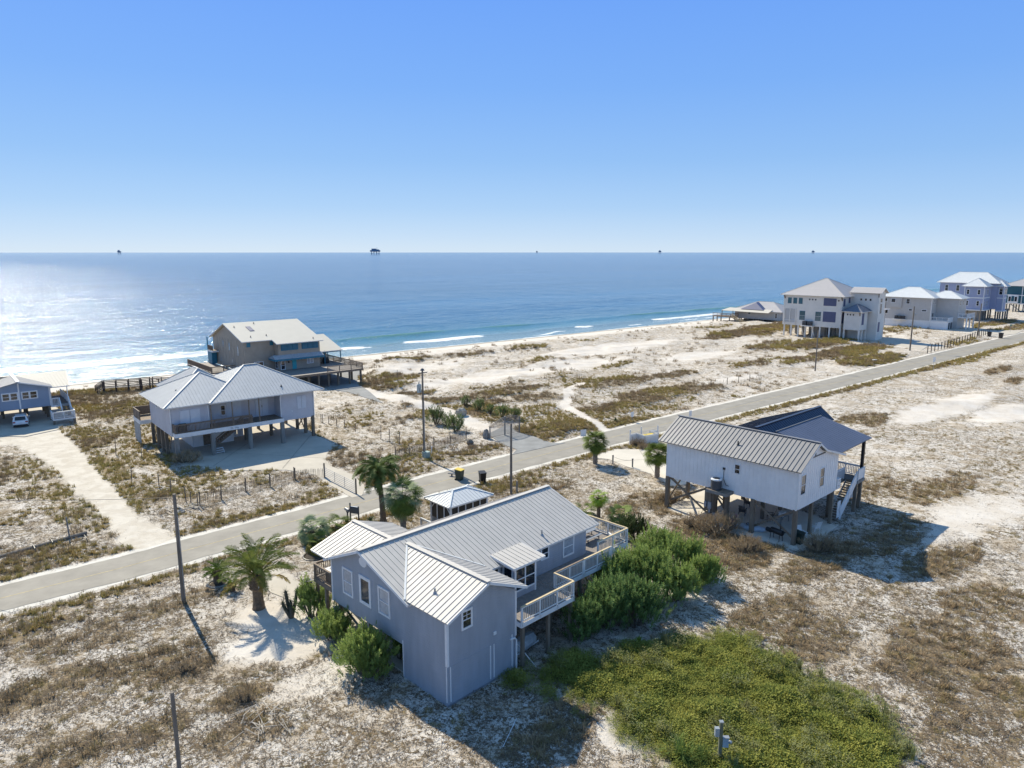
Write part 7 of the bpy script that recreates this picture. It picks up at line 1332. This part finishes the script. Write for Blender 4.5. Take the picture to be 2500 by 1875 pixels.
# litter and dead sprigs near the camera
x, y, p, r_ = cand(150000, -60, 70, 8, 80, 1); d = np.hypot(x, y); v = vegd(x, y); k = (p < (.10 + v * .9) * np.clip(1.4 - d / 80, .25, 1)) & (v > .05) & clear_houses(x, y) & (greend(x, y) < .3); x, y = x[k], y[k]
pt, rz = place(x, y, r_); scatter('leaf_litter', 'grey-brown leaf litter and dead sprigs strewn over the white sand', pt, rz, r_.uniform(.6, 1.3, len(x)), [litter(10, .42, s) for s in range(5)], LIT)
# dry grass tufts
x, y, p, r_ = cand(110000, -60, 130, 8, 160, 2); v = vegd(x, y); s_, t_ = ST(x, y); k = (p < np.clip((v - .36) * 1.2, 0, 1) ** 1.2 * (fbm(x / 1.9, y / 1.9, 2) > .47)) & clear_houses(x, y) & (greend(x, y) < .3); x, y, v = x[k], y[k], v[k]
pt, rz = place(x, y, r_); scatter('dune_grass', 'dry tan and olive dune grass growing in tufts over the lots', pt, rz, r_.uniform(.45, 1.0, len(x)) * (.6 + .5 * v), [tuft(60, .40, .011, (.25, 1.4), s, base=.30) for s in range(4)] + [tuft(36, .3, .013, (.1, .9), 9, base=.2)], GRS)
# olive verge strips and thick patches
x, y, p, r_ = cand(300000, -60, 330, 10, 160, 3); v = vegd(x, y); s_, t_ = ST(x, y); dd = np.abs(t_ - roadc(s_)) - roadhw(s_); n_ = fbm(x / 7 + 5, y / 7, 3); far_ = np.clip(1.25 - np.hypot(x, y) / 300, .35, 1)
k = (v > .58) & (p < (v - .30) * 1.7 * far_) & (((n_ > .47) & (t_ > 60)) | (dd < 5)); x1, y1 = x[k], y[k]
pt, rz = place(x1, y1, r_); scatter('verge_grass', 'olive grass in strips along both road edges and over the dunes', pt, rz, r_.uniform(.6, 1.35, len(x1)) * (1 + .7 * sstep(100, 250, np.hypot(x1, y1))), [tuft(30, .42, .016, (.3, 1.4), s + 20, base=.16) for s in range(4)], GRO)
k = (v > .62) & (p < (v - .32) * 1.3 * far_ * np.where(t_ < 58, .55, 1)) & ((n_ < .53) | (t_ < 58)) & (dd > 2); x1, y1 = x[k], y[k]
pt, rz = place(x1, y1, r_); scatter('brown_brush', 'low red-brown brush massed on the dunes and lots', pt, rz, r_.uniform(.7, 1.4, len(x1)) * (1 + .7 * sstep(100, 250, np.hypot(x1, y1))), [tuft(34, .46, .014, (.2, 1.3), s + 40, base=.25, bend=.2) for s in range(4)], GRB)
# bare dune: isolated clumps
x, y, p, r_ = cand(9000, -20, 330, 68, 158, 4); v = vegd(x, y); k = (v < .6) & (v > .03) & (p < .30) & (fbm(x / 9, y / 9, 2) > .45); x, y = x[k], y[k]
pt, rz = place(x, y, r_); scatter('dune_clumps', 'scattered dark clumps of sea oats on the bare white dune', pt, rz, r_.uniform(.7, 1.9, len(x)), [tuft(40, .55, .016, (.2, 1.4), s + 60, base=.35, bend=.3) for s in range(4)], GRB)
# green ground cover, lower right
gx0, gx1 = min(a for a, b in GREENP) - 2, max(a for a, b in GREENP) + 2; gy0, gy1 = min(b for a, b in GREENP) - 2, max(b for a, b in GREENP) + 2
r_ = np.random.RandomState(9); x = r_.uniform(gx0, gx1, 30000); y = r_.uniform(gy0, gy1, 30000); g_ = greend(x, y); k = (r_.rand(len(x)) < g_ * .62); x, y = x[k], y[k]; g2_ = g_[k]; lum = fbm(x / 1.3, y / 1.3, 3)
pt, rz = place(x, y, r_); pt[:, 2] += (lum - .4) * .4 * g2_; scatter('creeper_cover', 'thick green and yellow-green creeper carpeting the ground at lower right', pt, rz, r_.uniform(.6, 1.2, len(x)) * (.5 + lum) * (.45 + .55 * g2_), [weed(46, .30, .36, .12, s) for s in range(4)], GRN)
k = r_.rand(len(x)) < .16 * (fbm(x / 2.2 + 8, y / 2.2, 2) > .52); pt2 = pt[k]; pt2[:, 2] += .12
scatter('tall_weeds', 'paler taller weeds standing out of the green creeper', pt2, rz[k], r_.uniform(.8, 1.5, len(pt2)), [weed(40, .22, .6, .09, s + 5) for s in range(3)] + [tuft(30, .7, .012, (.7, 1.5), 77)], leafmat('pale_weed', (.27, .29, .12), (.16, .15, .06), .6, .25, .6))
for i, (xy, s_, lab) in enumerate((((8.45, 31.68), 1.25, 'big clump of long bright green grass at the lower edge of the creeper'), ((9.44, 31.39), .9, 'smaller clump of long green grass beside the meter post'))):
    t = thing('grass_clump', lab, 'grass clump', xy, 0, hz(*xy)); tuft(260, 1.25 * s_, .014, (.5, 1.45), 90 + i, base=.35 * s_, bend=.75).build('blades', leafmat('long_green_grass', (.20, .27, .07), (.12, .18, .05), .55, .3), t)
